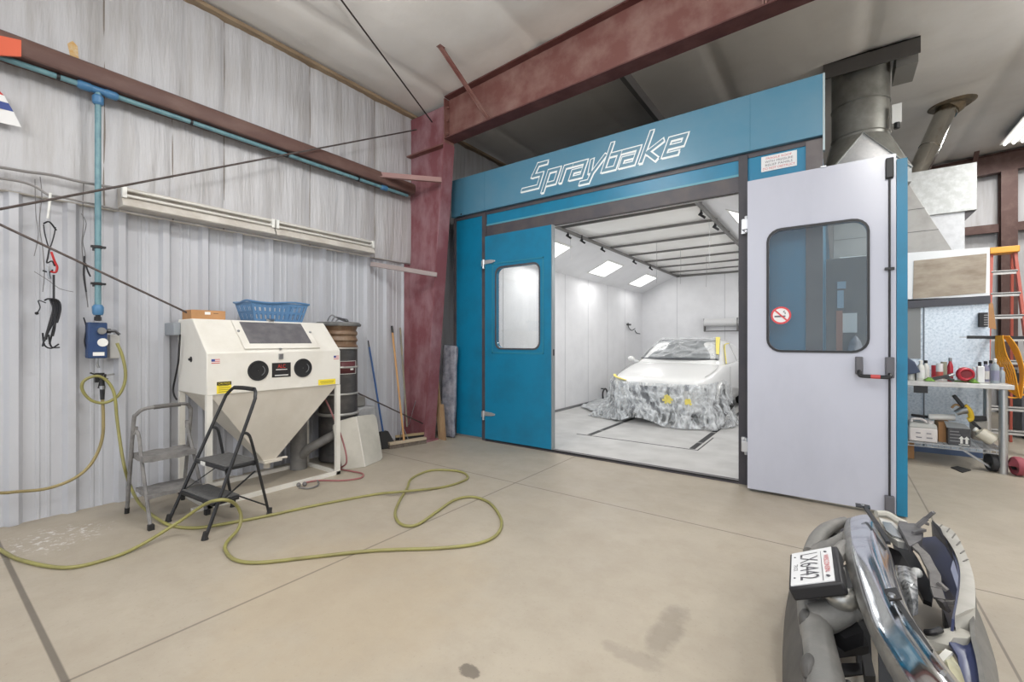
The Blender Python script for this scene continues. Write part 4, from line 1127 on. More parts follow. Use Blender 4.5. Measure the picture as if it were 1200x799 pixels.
# floor of the booth
def booth_floor():
    m, nt, bs = newmat('grey booth concrete')
    N, L = nt.nodes, nt.links
    g = N.new('ShaderNodeNewGeometry')
    nz = N.new('ShaderNodeTexNoise'); nz.inputs['Scale'].default_value = 3.0; nz.inputs['Detail'].default_value = 8
    L.new(g.outputs['Position'], nz.inputs['Vector'])
    cr = N.new('ShaderNodeMapRange'); cr.inputs['From Min'].default_value = 0.35; cr.inputs['From Max'].default_value = 0.7
    L.new(nz.outputs['Fac'], cr.inputs['Value'])
    mx = N.new('ShaderNodeMix'); mx.data_type = 'RGBA'
    mx.inputs['A'].default_value = lin((196, 195, 193)); mx.inputs['B'].default_value = lin((178, 177, 175))
    L.new(cr.outputs['Result'], mx.inputs['Factor']); L.new(mx.outputs['Result'], bs.inputs['Base Color'])
    bs.inputs['Roughness'].default_value = 0.5
    return m
MB().box(IL, IR, YP + 0.07, IB, 0.0005, 0.006).build('booth_floor', booth_floor(), BT)
m_slot = M('dark floor slot', (44, 44, 46), 0.6)
b = MB()
for x in (-2.96, -1.50):
    b.box(x - 0.035, x + 0.035, 6.04, 12.0, 0.006, 0.010)
b.box(-3.15, -1.42, 5.99, 6.005, 0.006, 0.009).box(-1.43, -1.415, 5.99, 6.9, 0.006, 0.009).box(-3.15, -2.9, 5.985, 6.0, 0.006, 0.009)
b.build('floor_slots', m_slot, BT)
m_bar = M('floor grating bars', (150, 150, 148), 0.45, 0.6)
b = MB()
for x in (-2.96, -1.50):
    for k in range(7): b.box(x - 0.036, x + 0.036, 6.04 + 0.85 * k + 0.38, 6.04 + 0.85 * k + 0.43, 0.008, 0.0115)
b.build('floor_grating', m_bar, BT)
# sloped light panels and filter ceiling
CLX, CRX, CZ, LZ = -3.50, -1.40, 3.21, 2.77
MB().prism([(IL, YP + 0.08, LZ), (CLX, YP + 0.08, CZ), (CLX, YP + 0.08, CZ + 0.03), (IL - 0.05, YP + 0.08, LZ + 0.03)], (0, IB - YP - 0.08, 0)).build('light_panel', m_white, BT)
lpR = MB().prism([(IR, YP + 0.08, LZ), (CRX, YP + 0.08, CZ), (CRX, YP + 0.08, CZ + 0.03), (IR + 0.05, YP + 0.08, LZ + 0.03)], (0, IB - YP - 0.08, 0)).build('light_panel', m_white, BT)
m_filt = M('white ceiling filter cloth', (244, 243, 240), 0.8, rgb2=(236, 234, 230), scale=1.5, bump=0.15, bscale=6)
rows = []
for i in range(9):
    x = CLX + (CRX - CLX) * i / 8
    rows.append([(x, YP + 0.08 + (IB - YP - 0.08) * j / 120, CZ + 0.02 - 0.03 * (1 - abs(((j / 120 * 7.5) % 1.0) * 2 - 1) ** 3) * (1 - abs(2 * i / 8 - 1) ** 4) - 0.008 * noise.noise(V((x * 2, j * 0.2, 1)))) for j in range(121)])
fc = MB().grid(rows).build('filter_ceiling', m_filt, BT, smooth=60)
m_frame = M('grey filter frame', (120, 118, 116), 0.5, 0.4)
yk = []
k = 0
while YP + 0.30 + 0.94 * k < IB: yk.append(YP + 0.30 + 0.94 * k); k += 1
for y in yk:
    MB().box(CLX, CRX, y - 0.014, y + 0.014, CZ - 0.035, CZ + 0.0).build('filter_bar', m_frame, BT)
for x in (CLX, CRX):
    b = MB().tube([(x + (0.02 if x == CLX else -0.02), YP + 0.15, CZ - 0.04), (x + (0.02 if x == CLX else -0.02), IB - 0.05, CZ - 0.04)], 0.03, 10)
    b.build('ceiling_rail', m_frame, BT)
MB().box(CLX, CRX, IB - 0.05, IB, CZ - 0.06, CZ - 0.01).build('ceiling_rail', m_frame, BT)
# light fixtures (lit) in the sloping panels
BOOTH = 17
m_lit = emis('lit booth diffuser', (255, 255, 255), 2.2)
def panel_pt(side, t, y, off):
    if side < 0:
        p = V((IL + (CLX - IL) * t, y, LZ + (CZ - LZ) * t)); n = V((CZ - LZ, 0, -(CLX - IL))).normalized()
    else:
        p = V((IR + (CRX - IR) * t, y, LZ + (CZ - LZ) * t)); n = V((-(CZ - LZ), 0, -(IR - CRX))).normalized()
    return p + n * off
for side in (-1, 1):
    for y in (6.6, 9.0, 11.3):
        f = MB()
        P = [panel_pt(side, 0.20, y - 0.42, 0.0), panel_pt(side, 0.72, y - 0.42, 0.0), panel_pt(side, 0.72, y + 0.42, 0.0), panel_pt(side, 0.20, y + 0.42, 0.0)]
        n = (panel_pt(side, 0.5, y, 1.0) - panel_pt(side, 0.5, y, 0.0))
        fx = f.prism(P, n * 0.008).build('light_fixture', m_whitep, BT)
        P = [panel_pt(side, 0.24, y - 0.38, 0.008), panel_pt(side, 0.68, y - 0.38, 0.008), panel_pt(side, 0.68, y + 0.38, 0.008), panel_pt(side, 0.24, y + 0.38, 0.008)]
        MB().prism(P, n * 0.004).build('diffuser', m_lit, fx)
        al = bpy.data.lights.new('booth_lamp', 'AREA'); al.shape = 'RECTANGLE'; al.size = 0.5; al.size_y = 0.8; al.energy = BOOTH * {6.6: 1.15, 9.0: 0.9, 11.3: 0.45}[y]; al.color = (1, 0.99, 0.97)
        ao = bpy.data.objects.new('booth_lamp', al); C.objects.link(ao)
        ao.location = panel_pt(side, 0.46, y, 0.03)
        ao.rotation_euler = n.to_track_quat('-Z', 'Z').to_euler()
# hangers, wires and wall hooks inside
b = MB()
for (x, y, z0, z1) in ((-3.48, 6.4, 2.75, 3.15), (-2.6, 8.0, 2.45, 3.18), (-2.4, 8.8, 2.5, 3.18), (-2.2, 10.0, 2.55, 3.18), (-1.75, 11.0, 2.5, 3.18), (-1.5, 7.0, 2.5, 3.18), (-1.25, 8.4, 2.5, 3.1)):
    b.tube([(x, y, z1), (x + 0.01, y, (z0 + z1) / 2), (x, y, z0)], 0.003, 5)
b.build('hanging_wires', M('thin grey wire', (150, 150, 150), 0.5), BT)
for (x, y) in ((CLX + 0.03, 6.3), (CLX + 0.05, 6.75), (CLX + 0.03, 7.6), (CLX + 0.03, 9.2), (CLX + 0.04, 10.2), (CRX - 0.05, 6.3), (CRX - 0.04, 7.1)):
    b = MB().tube([(x, y, CZ - 0.02), (x, y, CZ - 0.10)], 0.012, 8).bar((x - 0.03, y, CZ - 0.10), (x + 0.05, y + 0.02, CZ - 0.16), 0.02, 0.03).ball((x, y, CZ - 0.10), 0.025)
    b.build('ceiling_clamp', m_black, BT)
xi = IL + 0.05
b = MB()
p = ax(738, 382, xi)
b.tube(spline([ax(x, y, xi) for x, y in ((736, 378), (736.5, 383), (740, 387), (744, 385))]), 0.012, 6).tube(spline([ax(x, y, xi) for x, y in ((744, 387), (746, 390), (750, 391))]), 0.012, 6).box(IL, xi, p.y - 0.1, p.y + 0.1, p.z + 0.02, p.z + 0.06)
b.build('wall_hook', m_blackmetal, BT)
hr = ax(709, 462, IL + 0.10)
tag(MB().tube([hr + V((0.0, 0.13 * math.cos(a), 0.13 * math.sin(a))) for a in [2 * PI * i / 20 for i in range(20)]], 0.02, 8, closed=True).tube([hr + V((-0.10, 0, 0.13)), hr + V((0.02, 0, 0.13))], 0.014, 6).build('hose_coil', m_black), 'black coiled hose on the inner left wall of the booth beside the car', 'hose coil')
# paper roll rack on the rear wall
pr0, pr1 = ay(826, 388, IB - 0.1), ay(880, 372, IB - 0.1)
rk = thing('paper_rack', 'white masking paper roll on a rail on the booth rear wall', 'paper rack', (pr0.x + 0.4, IB - 0.12, pr0.z))
MB().tube([(pr0.x, IB - 0.13, pr1.z - 0.1), (pr1.x, IB - 0.13, pr1.z - 0.1)], 0.10, 18).build('paper_roll', m_paper, rk)
MB().tube([(pr0.x - 0.02, IB - 0.12, pr0.z), (pr1.x, IB - 0.12, pr0.z)], 0.013, 8).box(pr0.x - 0.02, pr0.x + 0.0, IB - 0.15, IB, pr0.z, pr1.z).box(pr0.x + 0.78, pr0.x + 0.8, IB - 0.26, IB, pr0.z, pr1.z).build('rail', m_frame, rk)

# front: posts, panels, fascia
PXL, PXO, PXR = -4.02, -2.885, -0.768
m_post = M('dark grey booth post', (70, 67, 74), 0.5, rgb2=(86, 80, 80), scale=5)
m_post2 = M('blackish door post', (50, 49, 57), 0.45, rgb2=(60, 57, 62), scale=5)
b = MB().box(-4.058, -3.985, YP - 0.02, YP + 0.06, 0, 3.22)
b.build('post', m_post, BT)
b = MB().box(PXR, -0.69, YP - 0.03, YP + 0.07, 0, 3.22)
pr_ = b.build('post', m_post2, BT)
MB().box(-0.215, -0.088, YP - 0.03, YP + 0.06, 0, 3.22).build('end_post', M('grey brown post', (104, 98, 98), 0.5, rgb2=(88, 82, 84), scale=4), BT)
MB().box(-4.61, -4.57, YP - 0.02, YP + 0.06, 0, 3.22).build('end_post', m_post, BT)
MB().box(-4.57, -4.058, YP, YP + 0.05, 0.03, 3.19).build('fixed_panel', m_teal, BT, bevel=0.004)
MB().box(-4.57, -4.058, YP - 0.006, YP + 0.05, 0.0, 0.03).build('sill', M('aluminium sill', (150, 148, 146), 0.4, 0.5), BT)
MB().box(-4.61, -0.088, YP - 0.01, YP + 0.05, 3.19, 3.245).build('header_rail', m_post, BT)
MB().box(-3.985, PXR, YP + 0.0, YP + 0.06, 3.05, 3.195).build('header_panel', m_teal, BT)
MB().box(-3.985, PXR, YP - 0.008, YP + 0.004, 3.03, 3.052).build('header_lip', M('pale teal lip', (84, 150, 168), 0.4), BT)
MB().box(-3.985, PXR, YP - 0.005, YP + 0.07, 2.88, 3.035).build('door_header', m_post, BT)
MB().box(-3.985, PXR, YP + 0.05, YP + 0.09, 2.88, 3.3).build('inner_header', m_white, BT)
MB().box(-0.69, -0.215, YP, YP + 0.05, 0.02, 3.2).build('fixed_panel', m_teal, BT)
MB().box(-0.69, -0.43, YP + 0.05, YP + 0.1, 0.0, 3.3).build('inner_jamb', m_white, BT)
MB().box(-4.47, PXO - 0.02, YP + 0.055, YP + 0.075, 2.88, 3.3).build('inner_jamb', m_white, BT)
# threshold track
th = MB().box(-3.985, PXR, YP - 0.04, YP + 0.10, 0.0, 0.012).build('threshold', m_post, BT)
MB().box(-3.985, PXR, YP + 0.01, YP + 0.04, 0.012, 0.016).build('track', M('track aluminium', (146, 144, 142), 0.4, 0.6), th)
MB().box(-3.985, PXR, YP - 0.03, YP - 0.02, 0.012, 0.03).build('threshold_seal', m_black, th)
# fascia with lettering
YFA = 4.82
FZ0, FZ1 = 3.238, 3.785
fa = MB().box(-4.616, -0.088, YFA, YFA + 0.05, FZ0, FZ1).box(-4.60, -0.1, YFA + 0.05, YFA + 0.45, FZ1 - 0.02, FZ1).build('fascia', m_fascia, BT, bevel=0.004)
MB().box(-3.98, -3.975, YFA - 0.0015, YFA, FZ0, FZ1).box(-0.665, -0.66, YFA - 0.0015, YFA, FZ0, FZ1).build('fascia_seam', M('seam teal', (62, 118, 142), 0.4), fa)
MB().box(-0.088, -0.072, YFA, YFA + 0.06, 3.1, FZ1).build('fascia_end', M('pale edge', (170, 186, 190), 0.4), fa)
MB().ball((-4.42, YFA, FZ0 + 0.02), 0.012).build('fascia_bolt', m_black, fa)
# lettering drawn as outlined strokes
ORG = V((-3.30, YFA, 3.372)); UX = 0.2375; UZ = 0.196; SH = 0.40
LET = [
 [(1.00, 1.52), (0.42, 1.52), (0.30, 0.86), (0.86, 0.86), (0.86, 0.10), (-0.20, 0.10)],
 [(1.30, -0.36), (1.30, 0.90), (1.92, 0.90), (1.92, 0.10), (1.42, 0.10)],
 [(2.28, 0.0), (2.28, 0.90), (2.72, 0.90)],
 [(2.74, 0.90), (3.46, 0.90), (3.46, 0.10), (2.86, 0.10), (2.86, 0.50), (3.36, 0.50)],
 [(3.80, 0.94), (3.92, 0.14)],
 [(4.50, 1.02), (4.06, 0.14), (4.0, -0.34), (3.52, -0.34)],
 [(4.66, 1.60), (4.66, 0.10), (5.26, 0.10), (5.26, 0.90), (4.78, 0.90)],
 [(5.36, 0.90), (6.20, 0.90), (6.20, 0.10), (5.56, 0.10), (5.56, 0.50), (6.08, 0.50)],
 [(6.56, 1.66), (6.56, 0.02)],
 [(7.30, 0.98), (6.72, 0.52), (7.30, 0.02)],
 [(7.62, 0.50), (8.30, 0.50), (8.30, 0.92), (7.62, 0.92), (7.62, 0.10), (8.24, 0.10)],
]
def letters(w, y0, y1, dx, dz, ext):
    b = MB(); cnt = 0
    def mp(x, z, y): return V((ORG.x + (x + dx) * UX + SH * (z + dz) * UZ, y, ORG.z + (z + dz) * UZ))
    for pl in LET:
        n = len(pl)
        for i in range(n - 1):
            (xa, za), (xb, zb) = pl[i], pl[i + 1]
            A = V((xa * UX, za * UZ)); B = V((xb * UX, zb * UZ))
            d = (B - A).normalized(); nn = V((-d.y, d.x)) * w / 2
            A2 = A - d * (w / 2 if i > 0 else ext); B2 = B + d * (w / 2 if i < n - 2 else ext)
            q = [A2 + nn, A2 - nn, B2 - nn, B2 + nn]
            cnt += 1; e_ = cnt * 0.00002
            P = [V((ORG.x + p.x + dx * UX + SH * (p.y + dz * UZ), y0 - e_, ORG.z + p.y + dz * UZ)) for p in q]
            b.prism(P, (0, y1 - y0 - e_ * 0.5, 0))
    return b
m_letw = M('white vinyl letter', (238, 242, 242), 0.5)
letters(0.060, YFA - 0.0030, YFA - 0.0015, 0.0, 0.0, 0.012).build('lettering_outline', m_letw, fa, smooth=0)
letters(0.044, YFA - 0.0012, YFA + 0.0005, 0.045, -0.085, 0.010).build('lettering_shadow', m_letw, fa, smooth=0)
letters(0.034, YFA - 0.0056, YFA - 0.0042, 0.0, 0.0, 0.0).build('lettering_fill', M('grey teal letter fill', (96, 136, 156), 0.45), fa, smooth=0)
# warning sign on the right fixed panel
s0, s1 = ay(894.5, 201.5, YP - 0.004), ay(936, 177, YP - 0.004)
s0, s1 = V((-0.575, 0, 3.028)), V((-0.285, 0, 3.172))
sg_ = MB().box(s0.x, s1.x, YP - 0.006, YP, s0.z, s1.z).build('warning_sign', m_paper, BT)
xm = (s0.x + s1.x) / 2; w_ = s1.x - s0.x
for k, (s, ww, mt) in enumerate((('FRAGILE ROOF', 0.72, m_redtxt), ('WITH PRESSURE', 0.78, m_ink), ('RELIEF PANELS', 0.76, m_ink), ('DO NOT OBSTRUCT', 0.9, m_redtxt))):
    text_part(s, (xm, YP - 0.006, s1.z - 0.024 - 0.032 * k), (1, 0, 0), (0, 0, 1), w_ * ww, 0.021, mt, sg_)

# left leaf (closed): slab with window opening -------------------------------------------------
m_gl = glassmat('booth door glass', (252, 253, 253), 0.01)
ld = thing  # (leaf is a part of the booth)
hole = rrect(-3.78, -3.085, 1.31, 2.408, 0.09)
lf = plate_with_hole(MB(), -3.983, -2.885, 0.035, 2.875, hole, YP - 0.045, YP + 0.015).build('left_door', m_teal, BT, smooth=30)
fr = rrect(-3.80, -3.065, 1.29, 2.428, 0.10)
b = MB()
n = len(hole)
for i in range(n):
    j = (i + 1) % n
    b.hexa([(fr[i][0], YP - 0.045, fr[i][1]), (fr[j][0], YP - 0.045, fr[j][1]), (hole[j][0], YP - 0.045, hole[j][1]), (hole[i][0], YP - 0.045, hole[i][1])],
           [(fr[i][0], YP - 0.052, fr[i][1]), (fr[j][0], YP - 0.052, fr[j][1]), (hole[j][0], YP - 0.052, hole[j][1]), (hole[i][0], YP - 0.052, hole[i][1])])
b.build('window_seal', m_trim, lf)
# raised rectangular rebate round the window
m_reb = M('teal rebate', (38, 124, 150), 0.4)
b = MB()
X0_, X1_, Z0_, Z1_ = -3.855, -3.01, 1.235, 2.485
for (xa, xb, za, zb) in ((X0_, X1_, Z1_ - 0.02, Z1_), (X0_, X1_, Z0_, Z0_ + 0.02), (X0_, X0_ + 0.02, Z0_, Z1_), (X1_ - 0.02, X1_, Z0_, Z1_)):
    b.box(xa, xb, YP - 0.051, YP - 0.045, za, zb)
b.build('window_rebate', m_reb, lf, bevel=0.002)
MB().prism([(x, YP - 0.02, z) for x, z in hole], (0, 0.006, 0)).build('window_pane', m_gl, lf)
MB().box(-2.898, -2.883, YP - 0.048, YP + 0.018, 0.035, 2.875).build('edge_strip', M('aluminium edge', (150, 158, 162), 0.4, 0.5), lf)
for z in (2.51, 0.385):
    b = MB().box(-4.045, -3.985, YP - 0.055, YP - 0.02, z - 0.05, z + 0.03).cyl((-4.0, YP - 0.06, z - 0.09), (-4.0, YP - 0.06, z + 0.04), 0.016, n=12)
    b.prism([(-4.0, YP - 0.045, z - 0.03), (-3.86, YP - 0.045, z - 0.022), (-3.80, YP - 0.045, z - 0.008), (-3.80, YP - 0.045, z + 0.012), (-3.86, YP - 0.045, z + 0.026), (-4.0, YP - 0.045, z + 0.032)], (0, -0.014, 0))
    b.build('hinge', M('bright hinge', (206, 208, 210), 0.3, 0.7), lf, bevel=0.003)
MB().box(-2.90, -2.88, YP - 0.03, YP, 1.22, 1.30).build('latch', m_black, lf)

# right leaf, swung right round against the front: we see its white inner face ------------------
DY = 4.655
dx0, dx1 = -0.662, 0.393
hole = rrect(-0.488, 0.212, 1.322, 2.40, 0.10)
rd = plate_with_hole(MB(), dx0, dx1, 0.03, 2.895, hole, DY, DY + 0.055).build('right_door', m_doorw, BT, smooth=30)
MB().box(dx0, dx1 + 0.07, DY + 0.055, DY + 0.068, 0.015, 1.30).box(dx0, dx1 + 0.07, DY + 0.055, DY + 0.068, 2.42, 2.85).box(dx0, -0.51, DY + 0.055, DY + 0.068, 1.30, 2.42).box(0.235, dx1 + 0.07, DY + 0.055, DY + 0.068, 1.30, 2.42).box(dx1 + 0.004, dx1 + 0.07, DY + 0.01, DY + 0.056, 0.015, 2.85).build('outer_skin', m_teal, rd)
fr = rrect(-0.506, 0.230, 1.304, 2.418, 0.115)
b = MB()
n = len(hole)
for i in range(n):
    j = (i + 1) % n
    b.hexa([(fr[i][0], DY, fr[i][1]), (fr[j][0], DY, fr[j][1]), (hole[j][0], DY, hole[j][1]), (hole[i][0], DY, hole[i][1])],
           [(fr[i][0], DY - 0.012, fr[i][1]), (fr[j][0], DY - 0.012, fr[j][1]), (hole[j][0], DY - 0.012, hole[j][1]), (hole[i][0], DY - 0.012, hole[i][1])])
b.build('window_seal', m_black, rd)
pane = MB().prism([(x, DY + 0.02, z) for x, z in hole], (0, 0.006, 0)).build('window_pane', glassmat('dusty door glass', (232, 238, 240), 0.0, 0.02, 0.012), rd)
# no smoking roundel
c0 = V((-0.395, DY + 0.019, 1.635)); R0 = 0.079
def ringpts(r, y): return [(c0.x + r * math.cos(2 * PI * i / 32), y, c0.z + r * math.sin(2 * PI * i / 32)) for i in range(32)]
ns = MB().prism(ringpts(R0, c0.y), (0, -0.002, 0)).build('no_smoking_sticker', m_paper, rd)
b = MB()
o_, i_ = ringpts(R0, c0.y - 0.002), ringpts(R0 * 0.80, c0.y - 0.002)
for i in range(32):
    j = (i + 1) % 32
    b.hexa([o_[i], o_[j], i_[j], i_[i]], [V(p) + V((0, -0.001, 0)) for p in (o_[i], o_[j], i_[j], i_[i])])
d = V((0.707, 0, -0.707)) * R0 * 0.85
b.bar(c0 + V((0, -0.004, 0)) - d, c0 + V((0, -0.004, 0)) + d, 0.013, 0.002, up=(0, 1, 0))
b.build('red_ring', M('sticker red', (206, 72, 78), 0.5), ns)
b = MB().box(c0.x - 0.05, c0.x + 0.035, c0.y - 0.0035, c0.y - 0.002, c0.z - 0.016, c0.z - 0.002)
b.tube(spline([(c0.x + 0.03, c0.y - 0.003, c0.z + 0.01), (c0.x + 0.035, c0.y - 0.003, c0.z + 0.022), (c0.x + 0.02, c0.y - 0.003, c0.z + 0.03), (c0.x + 0.03, c0.y - 0.003, c0.z + 0.042)]), 0.003, 5)
b.build('cigarette_sign', m_ink, ns)
# panic hardware: vertical rods, boxes and lever bar
xr = 0.352
MB().tube([(xr, DY - 0.018, 0.12), (xr, DY - 0.018, 2.82)], 0.0075, 10).build('latch_rod', m_blackmetal, rd)
m_grbox = M('grey plastic latch', (92, 92, 98), 0.5)
MB().box(xr - 0.025, xr + 0.025, DY - 0.04, DY, 2.70, 2.86).build('top_latch', m_black, rd, bevel=0.006)
MB().box(xr - 0.03, xr + 0.03, DY - 0.045, DY, 0.03, 0.17).build('bottom_latch', m_grbox, rd, bevel=0.006)
MB().box(xr - 0.03, xr + 0.03, DY - 0.03, DY, 1.97, 1.99).build('rod_guide', m_black, rd)
p1, p2 = ay(1007.5, 430, DY), ay(1042, 430, DY)
MB().box(0.135, 0.185, DY - 0.06, DY, 1.13, 1.275).build('lever_bracket', m_grbox, rd, bevel=0.006)
pb_ = MB().box(0.325, 0.38, DY - 0.06, DY, 1.11, 1.275).build('lever_bracket', m_grbox, rd, bevel=0.006)
MB().tube(spline([(0.16, DY - 0.06, 1.16), (0.165, DY - 0.09, 1.125), (0.22, DY - 0.095, 1.12), (0.30, DY - 0.095, 1.118), (0.345, DY - 0.09, 1.12), (0.352, DY - 0.06, 1.14)]), 0.015, 10).build('push_lever', m_black, pb_)
MB().tube([(0.23, DY - 0.095, 1.12), (0.29, DY - 0.095, 1.118)], 0.0165, 10).build('red_grip', M('red grip', (186, 70, 70), 0.5), pb_)
for z in (2.515, 0.40):
    b = MB().box(-0.74, -0.70, YP - 0.06, YP - 0.03, z - 0.07, z + 0.07).cyl((-0.685, DY + 0.09, z - 0.08), (-0.685, DY + 0.09, z + 0.08), 0.016, n=12).box(-0.72, -0.66, DY + 0.06, YP - 0.05, z - 0.05, z + 0.05)
    b.build('hinge', M('bright hinge b', (200, 202, 206), 0.3, 0.7), rd, bevel=0.003)
MB().box(-0.1, -0.06, DY - 0.01, DY + 0.03, 2.893, 2.903).build('top_catch', m_steel, rd)

# ================================================================== MASKED CAR IN THE BOOTH
CXC, CY0 = -2.47, 7.48
car = thing('car', 'white masked car parked nose forward inside the spray booth', 'car', (CXC, CY0 + 2.2, 0.01))
m_carw = M('white car paint', (234, 234, 232), 0.22, coat=0.4)
m_card_ = M('dark car grille', (92, 95, 102), 0.45, rgb2=(58, 60, 66), scale=7, lo=0.4, hi=0.6)
St = [  # y, half width, sill z, belt/top z at the shoulder, crown z, nose fullness
 (0.00, 0.60, 0.22, 0.66, 0.69), (0.06, 0.72, 0.19, 0.72, 0.755), (0.20, 0.81, 0.18, 0.76, 0.80), (0.45, 0.865, 0.18, 0.80, 0.855), (0.80, 0.885, 0.18, 0.86, 0.93), (1.15, 0.89, 0.18, 0.92, 0.99), (1.35, 0.89, 0.18, 0.955, 1.0),
 (1.9, 0.885, 0.18, 0.97, 1.0), (2.8, 0.885, 0.18, 0.985, 1.0), (3.5, 0.88, 0.18, 1.0, 1.02), (4.0, 0.85, 0.20, 1.01, 1.04), (4.35, 0.76, 0.24, 0.98, 1.0), (4.45, 0.66, 0.3, 0.9, 0.92)]
rows = []
for y, w, zb, zs, zc in St:
    h = zs - zb
    half = [(0, zb), (w * 0.86, zb), (w * 0.965, zb + h * 0.10), (w * 0.985, zb + h * 0.35), (w * 1.0, zb + h * 0.62), (w * 0.985, zb + h * 0.85), (w * 0.95, zs), (w * 0.84, zs + (zc - zs) * 0.45), (w * 0.5, zs + (zc - zs) * 0.85), (0, zc)]
    full = [(-x, z) for x, z in half] + [(x, z) for x, z in half[::-1][1:]]
    rows.append([(CXC + x, CY0 + y, z + 0.01) for x, z in full])
b = MB().grid(rows)
for r in (rows[0], rows[-1]): b.face(r)
bmesh.ops.remove_doubles(b.bm, verts=b.bm.verts, dist=1e-4)
body_c = b.build('car_body', m_carw, car, smooth=50, subsurf=2)
# cabin
G = [(1.22, 0.80, 0.64, 0.985), (1.45, 0.82, 0.66, 1.10), (1.75, 0.825, 0.64, 1.26), (2.05, 0.825, 0.615, 1.385), (2.30, 0.825, 0.60, 1.425), (2.8, 0.825, 0.60, 1.44), (3.3, 0.82, 0.59, 1.415), (3.7, 0.80, 0.60, 1.29), (4.05, 0.77, 0.62, 1.12), (4.2, 0.74, 0.64, 1.03)]
rows = []
for y, wb_, wt, zt in G:
    zb_ = 0.93
    half = [(wb_, zb_), (wb_ - (wb_ - wt) * 0.45, zb_ + (zt - zb_) * 0.5), (wt + 0.03, zt - 0.045 * min(1, (zt - zb_) * 4)), (wt - 0.04, zt - 0.006), (wt * 0.5, zt + 0.012), (0, zt + 0.018)]
    full = [(-x, z) for x, z in half] + [(x, z) for x, z in half[::-1][1:]]
    rows.append([(CXC + x, CY0 + y, z + 0.01) for x, z in full])
b = MB().grid(rows); b.face(rows[0]); b.face(rows[-1])
b.build('cabin', m_carw, car, smooth=50, subsurf=2)
# windscreen slab just proud of the cabin slope
m_ws = M('windscreen glass', (120, 124, 126), 0.12, rgb2=(132, 136, 138), scale=4)
def wsp(u, v, off=0.0):
    """u -1..1 across, v 0 bottom..1 top"""
    y = 1.30 + (2.20 - 1.30) * v; z = 1.035 + (1.415 - 1.035) * v + 0.022 * math.sin(PI * v); w = 0.715 + (0.575 - 0.715) * v
    y += 0.16 * (u * u) * (1 - 0.3 * v) - 0.02
    z += 0.0
    return V((CXC + u * w, CY0 + y - 0.02 - off * 0.4, z + 0.036 + off - 0.012 * u * u))
rows = [[wsp(-1 + 2 * j / 16, i / 10) for j in range(17)] for i in range(11)]
MB().slab(rows, (0, 0.02, -0.012)).build('windscreen', m_ws, car, smooth=60)
rows = [[wsp(-1 + 2 * j / 16, v_) + V((0, -0.003, 0.004)) for j in range(17)] for v_ in (-0.015, 0.025)]
MB().slab(rows, (0, 0.01, -0.006)).build('windscreen_seal', m_card_, car, smooth=60)
for s in (-1, 1):
    P = [wsp(s * 1.0, v) + V((s * 0.012, 0, 0.006)) for v in (0, 0.25, 0.5, 0.75, 1.0)]
    MB().tube(P, 0.014, 6).build('pillar_trim', M('pillar seam', (150, 150, 150), 0.4), car)
# mirror, wheels, headlights, lower front
for s in (-1,):
    b = MB().ball((CXC + s * 0.985, CY0 + 1.52, 1.04), 0.075, (1.0, 0.75, 0.72), 14).bar((CXC + s * 0.82, CY0 + 1.55, 0.98), (CXC + s * 0.95, CY0 + 1.53, 1.02), 0.05)
    b.build('wing_mirror', m_carw, car)
for s in (-1, 1):
    for y in (0.86, 3.52):
        x = CXC + s * 0.80
        w = MB().lathe([(0.20, -0.10), (0.29, -0.10), (0.315, -0.06), (0.315, 0.06), (0.29, 0.10), (0.20, 0.10)], (x, CY0 + y, 0.325), 28, (1, 0, 0)).build('wheel', m_rubber, car)
        MB().lathe([(0.02, -0.06), (0.19, 0.085 * s), (0.205, 0.1 * s)], (x + s * 0.01, CY0 + y, 0.325), 20, (1, 0, 0)).build('rim', m_steel, w)
        MB().tube([(CXC + s * 0.888, CY0 + y + 0.35 * math.cos(a), 0.325 + 0.35 * math.sin(a)) for a in [PI * i / 16 for i in range(17)]], 0.022, 8).build('wheel_arch', m_carw, car)
MB().slab([[(CXC - 0.80 + 1.6 * j / 16, CY0 - 0.025 + 0.20 * abs(2 * j / 16 - 1) ** 3.2, z) for j in range(17)] for z in (0.20, 0.34, 0.50, 0.645)], (0, 0.05, 0)).build('grille', m_card_, car)
for s in (-1, 1):
    rows = [[(CXC + s * (0.50 + 0.30 * t), CY0 - 0.01 + 0.26 * t * t, z) for t in (0, 0.33, 0.66, 1.0)] for z in (0.60, 0.66, 0.70)]
    MB().slab(rows, (0, 0.03, 0)).build('headlight', M('headlight lens', (150, 154, 160), 0.1), car)
# side glass covered with white masking paper and its yellow tape outline
for s in (-1, 1):
    P = []
    pts = [(1.62, 0.985), (2.02, 1.22), (2.30, 1.335), (2.75, 1.36), (2.75, 0.985)]
    poly = []
    for y, z in pts:
        f = (z - 0.93) / 0.5
        poly.append(V((CXC + s * (0.832 - 0.21 * f), CY0 + y, z)))
    MB().prism(poly, (s * 0.008, 0, 0)).build('masked_side_window', m_paper, car)
    MB().tube(spline([p + V((s * 0.014, 0, 0)) for p in poly[:4]], 4), 0.011, 5).build('window_tape', m_tape, car)
    poly = []
    for y, z in [(2.86, 0.985), (2.86, 1.36), (3.25, 1.33), (3.6, 1.16), (3.62, 0.985)]:
        f = (z - 0.93) / 0.5
        poly.append(V((CXC + s * (0.832 - 0.21 * f), CY0 + y, z)))
    MB().prism(poly, (s * 0.008, 0, 0)).build('masked_side_window', m_paper, car)
    MB().tube([(CXC + s * 0.892, CY0 + 1.62, 0.93), (CXC + s * 0.897, CY0 + 1.60, 0.6), (CXC + s * 0.892, CY0 + 1.5, 0.3)], 0.004, 5).build('door_gap', M('door gap', (150, 150, 150), 0.5), car)
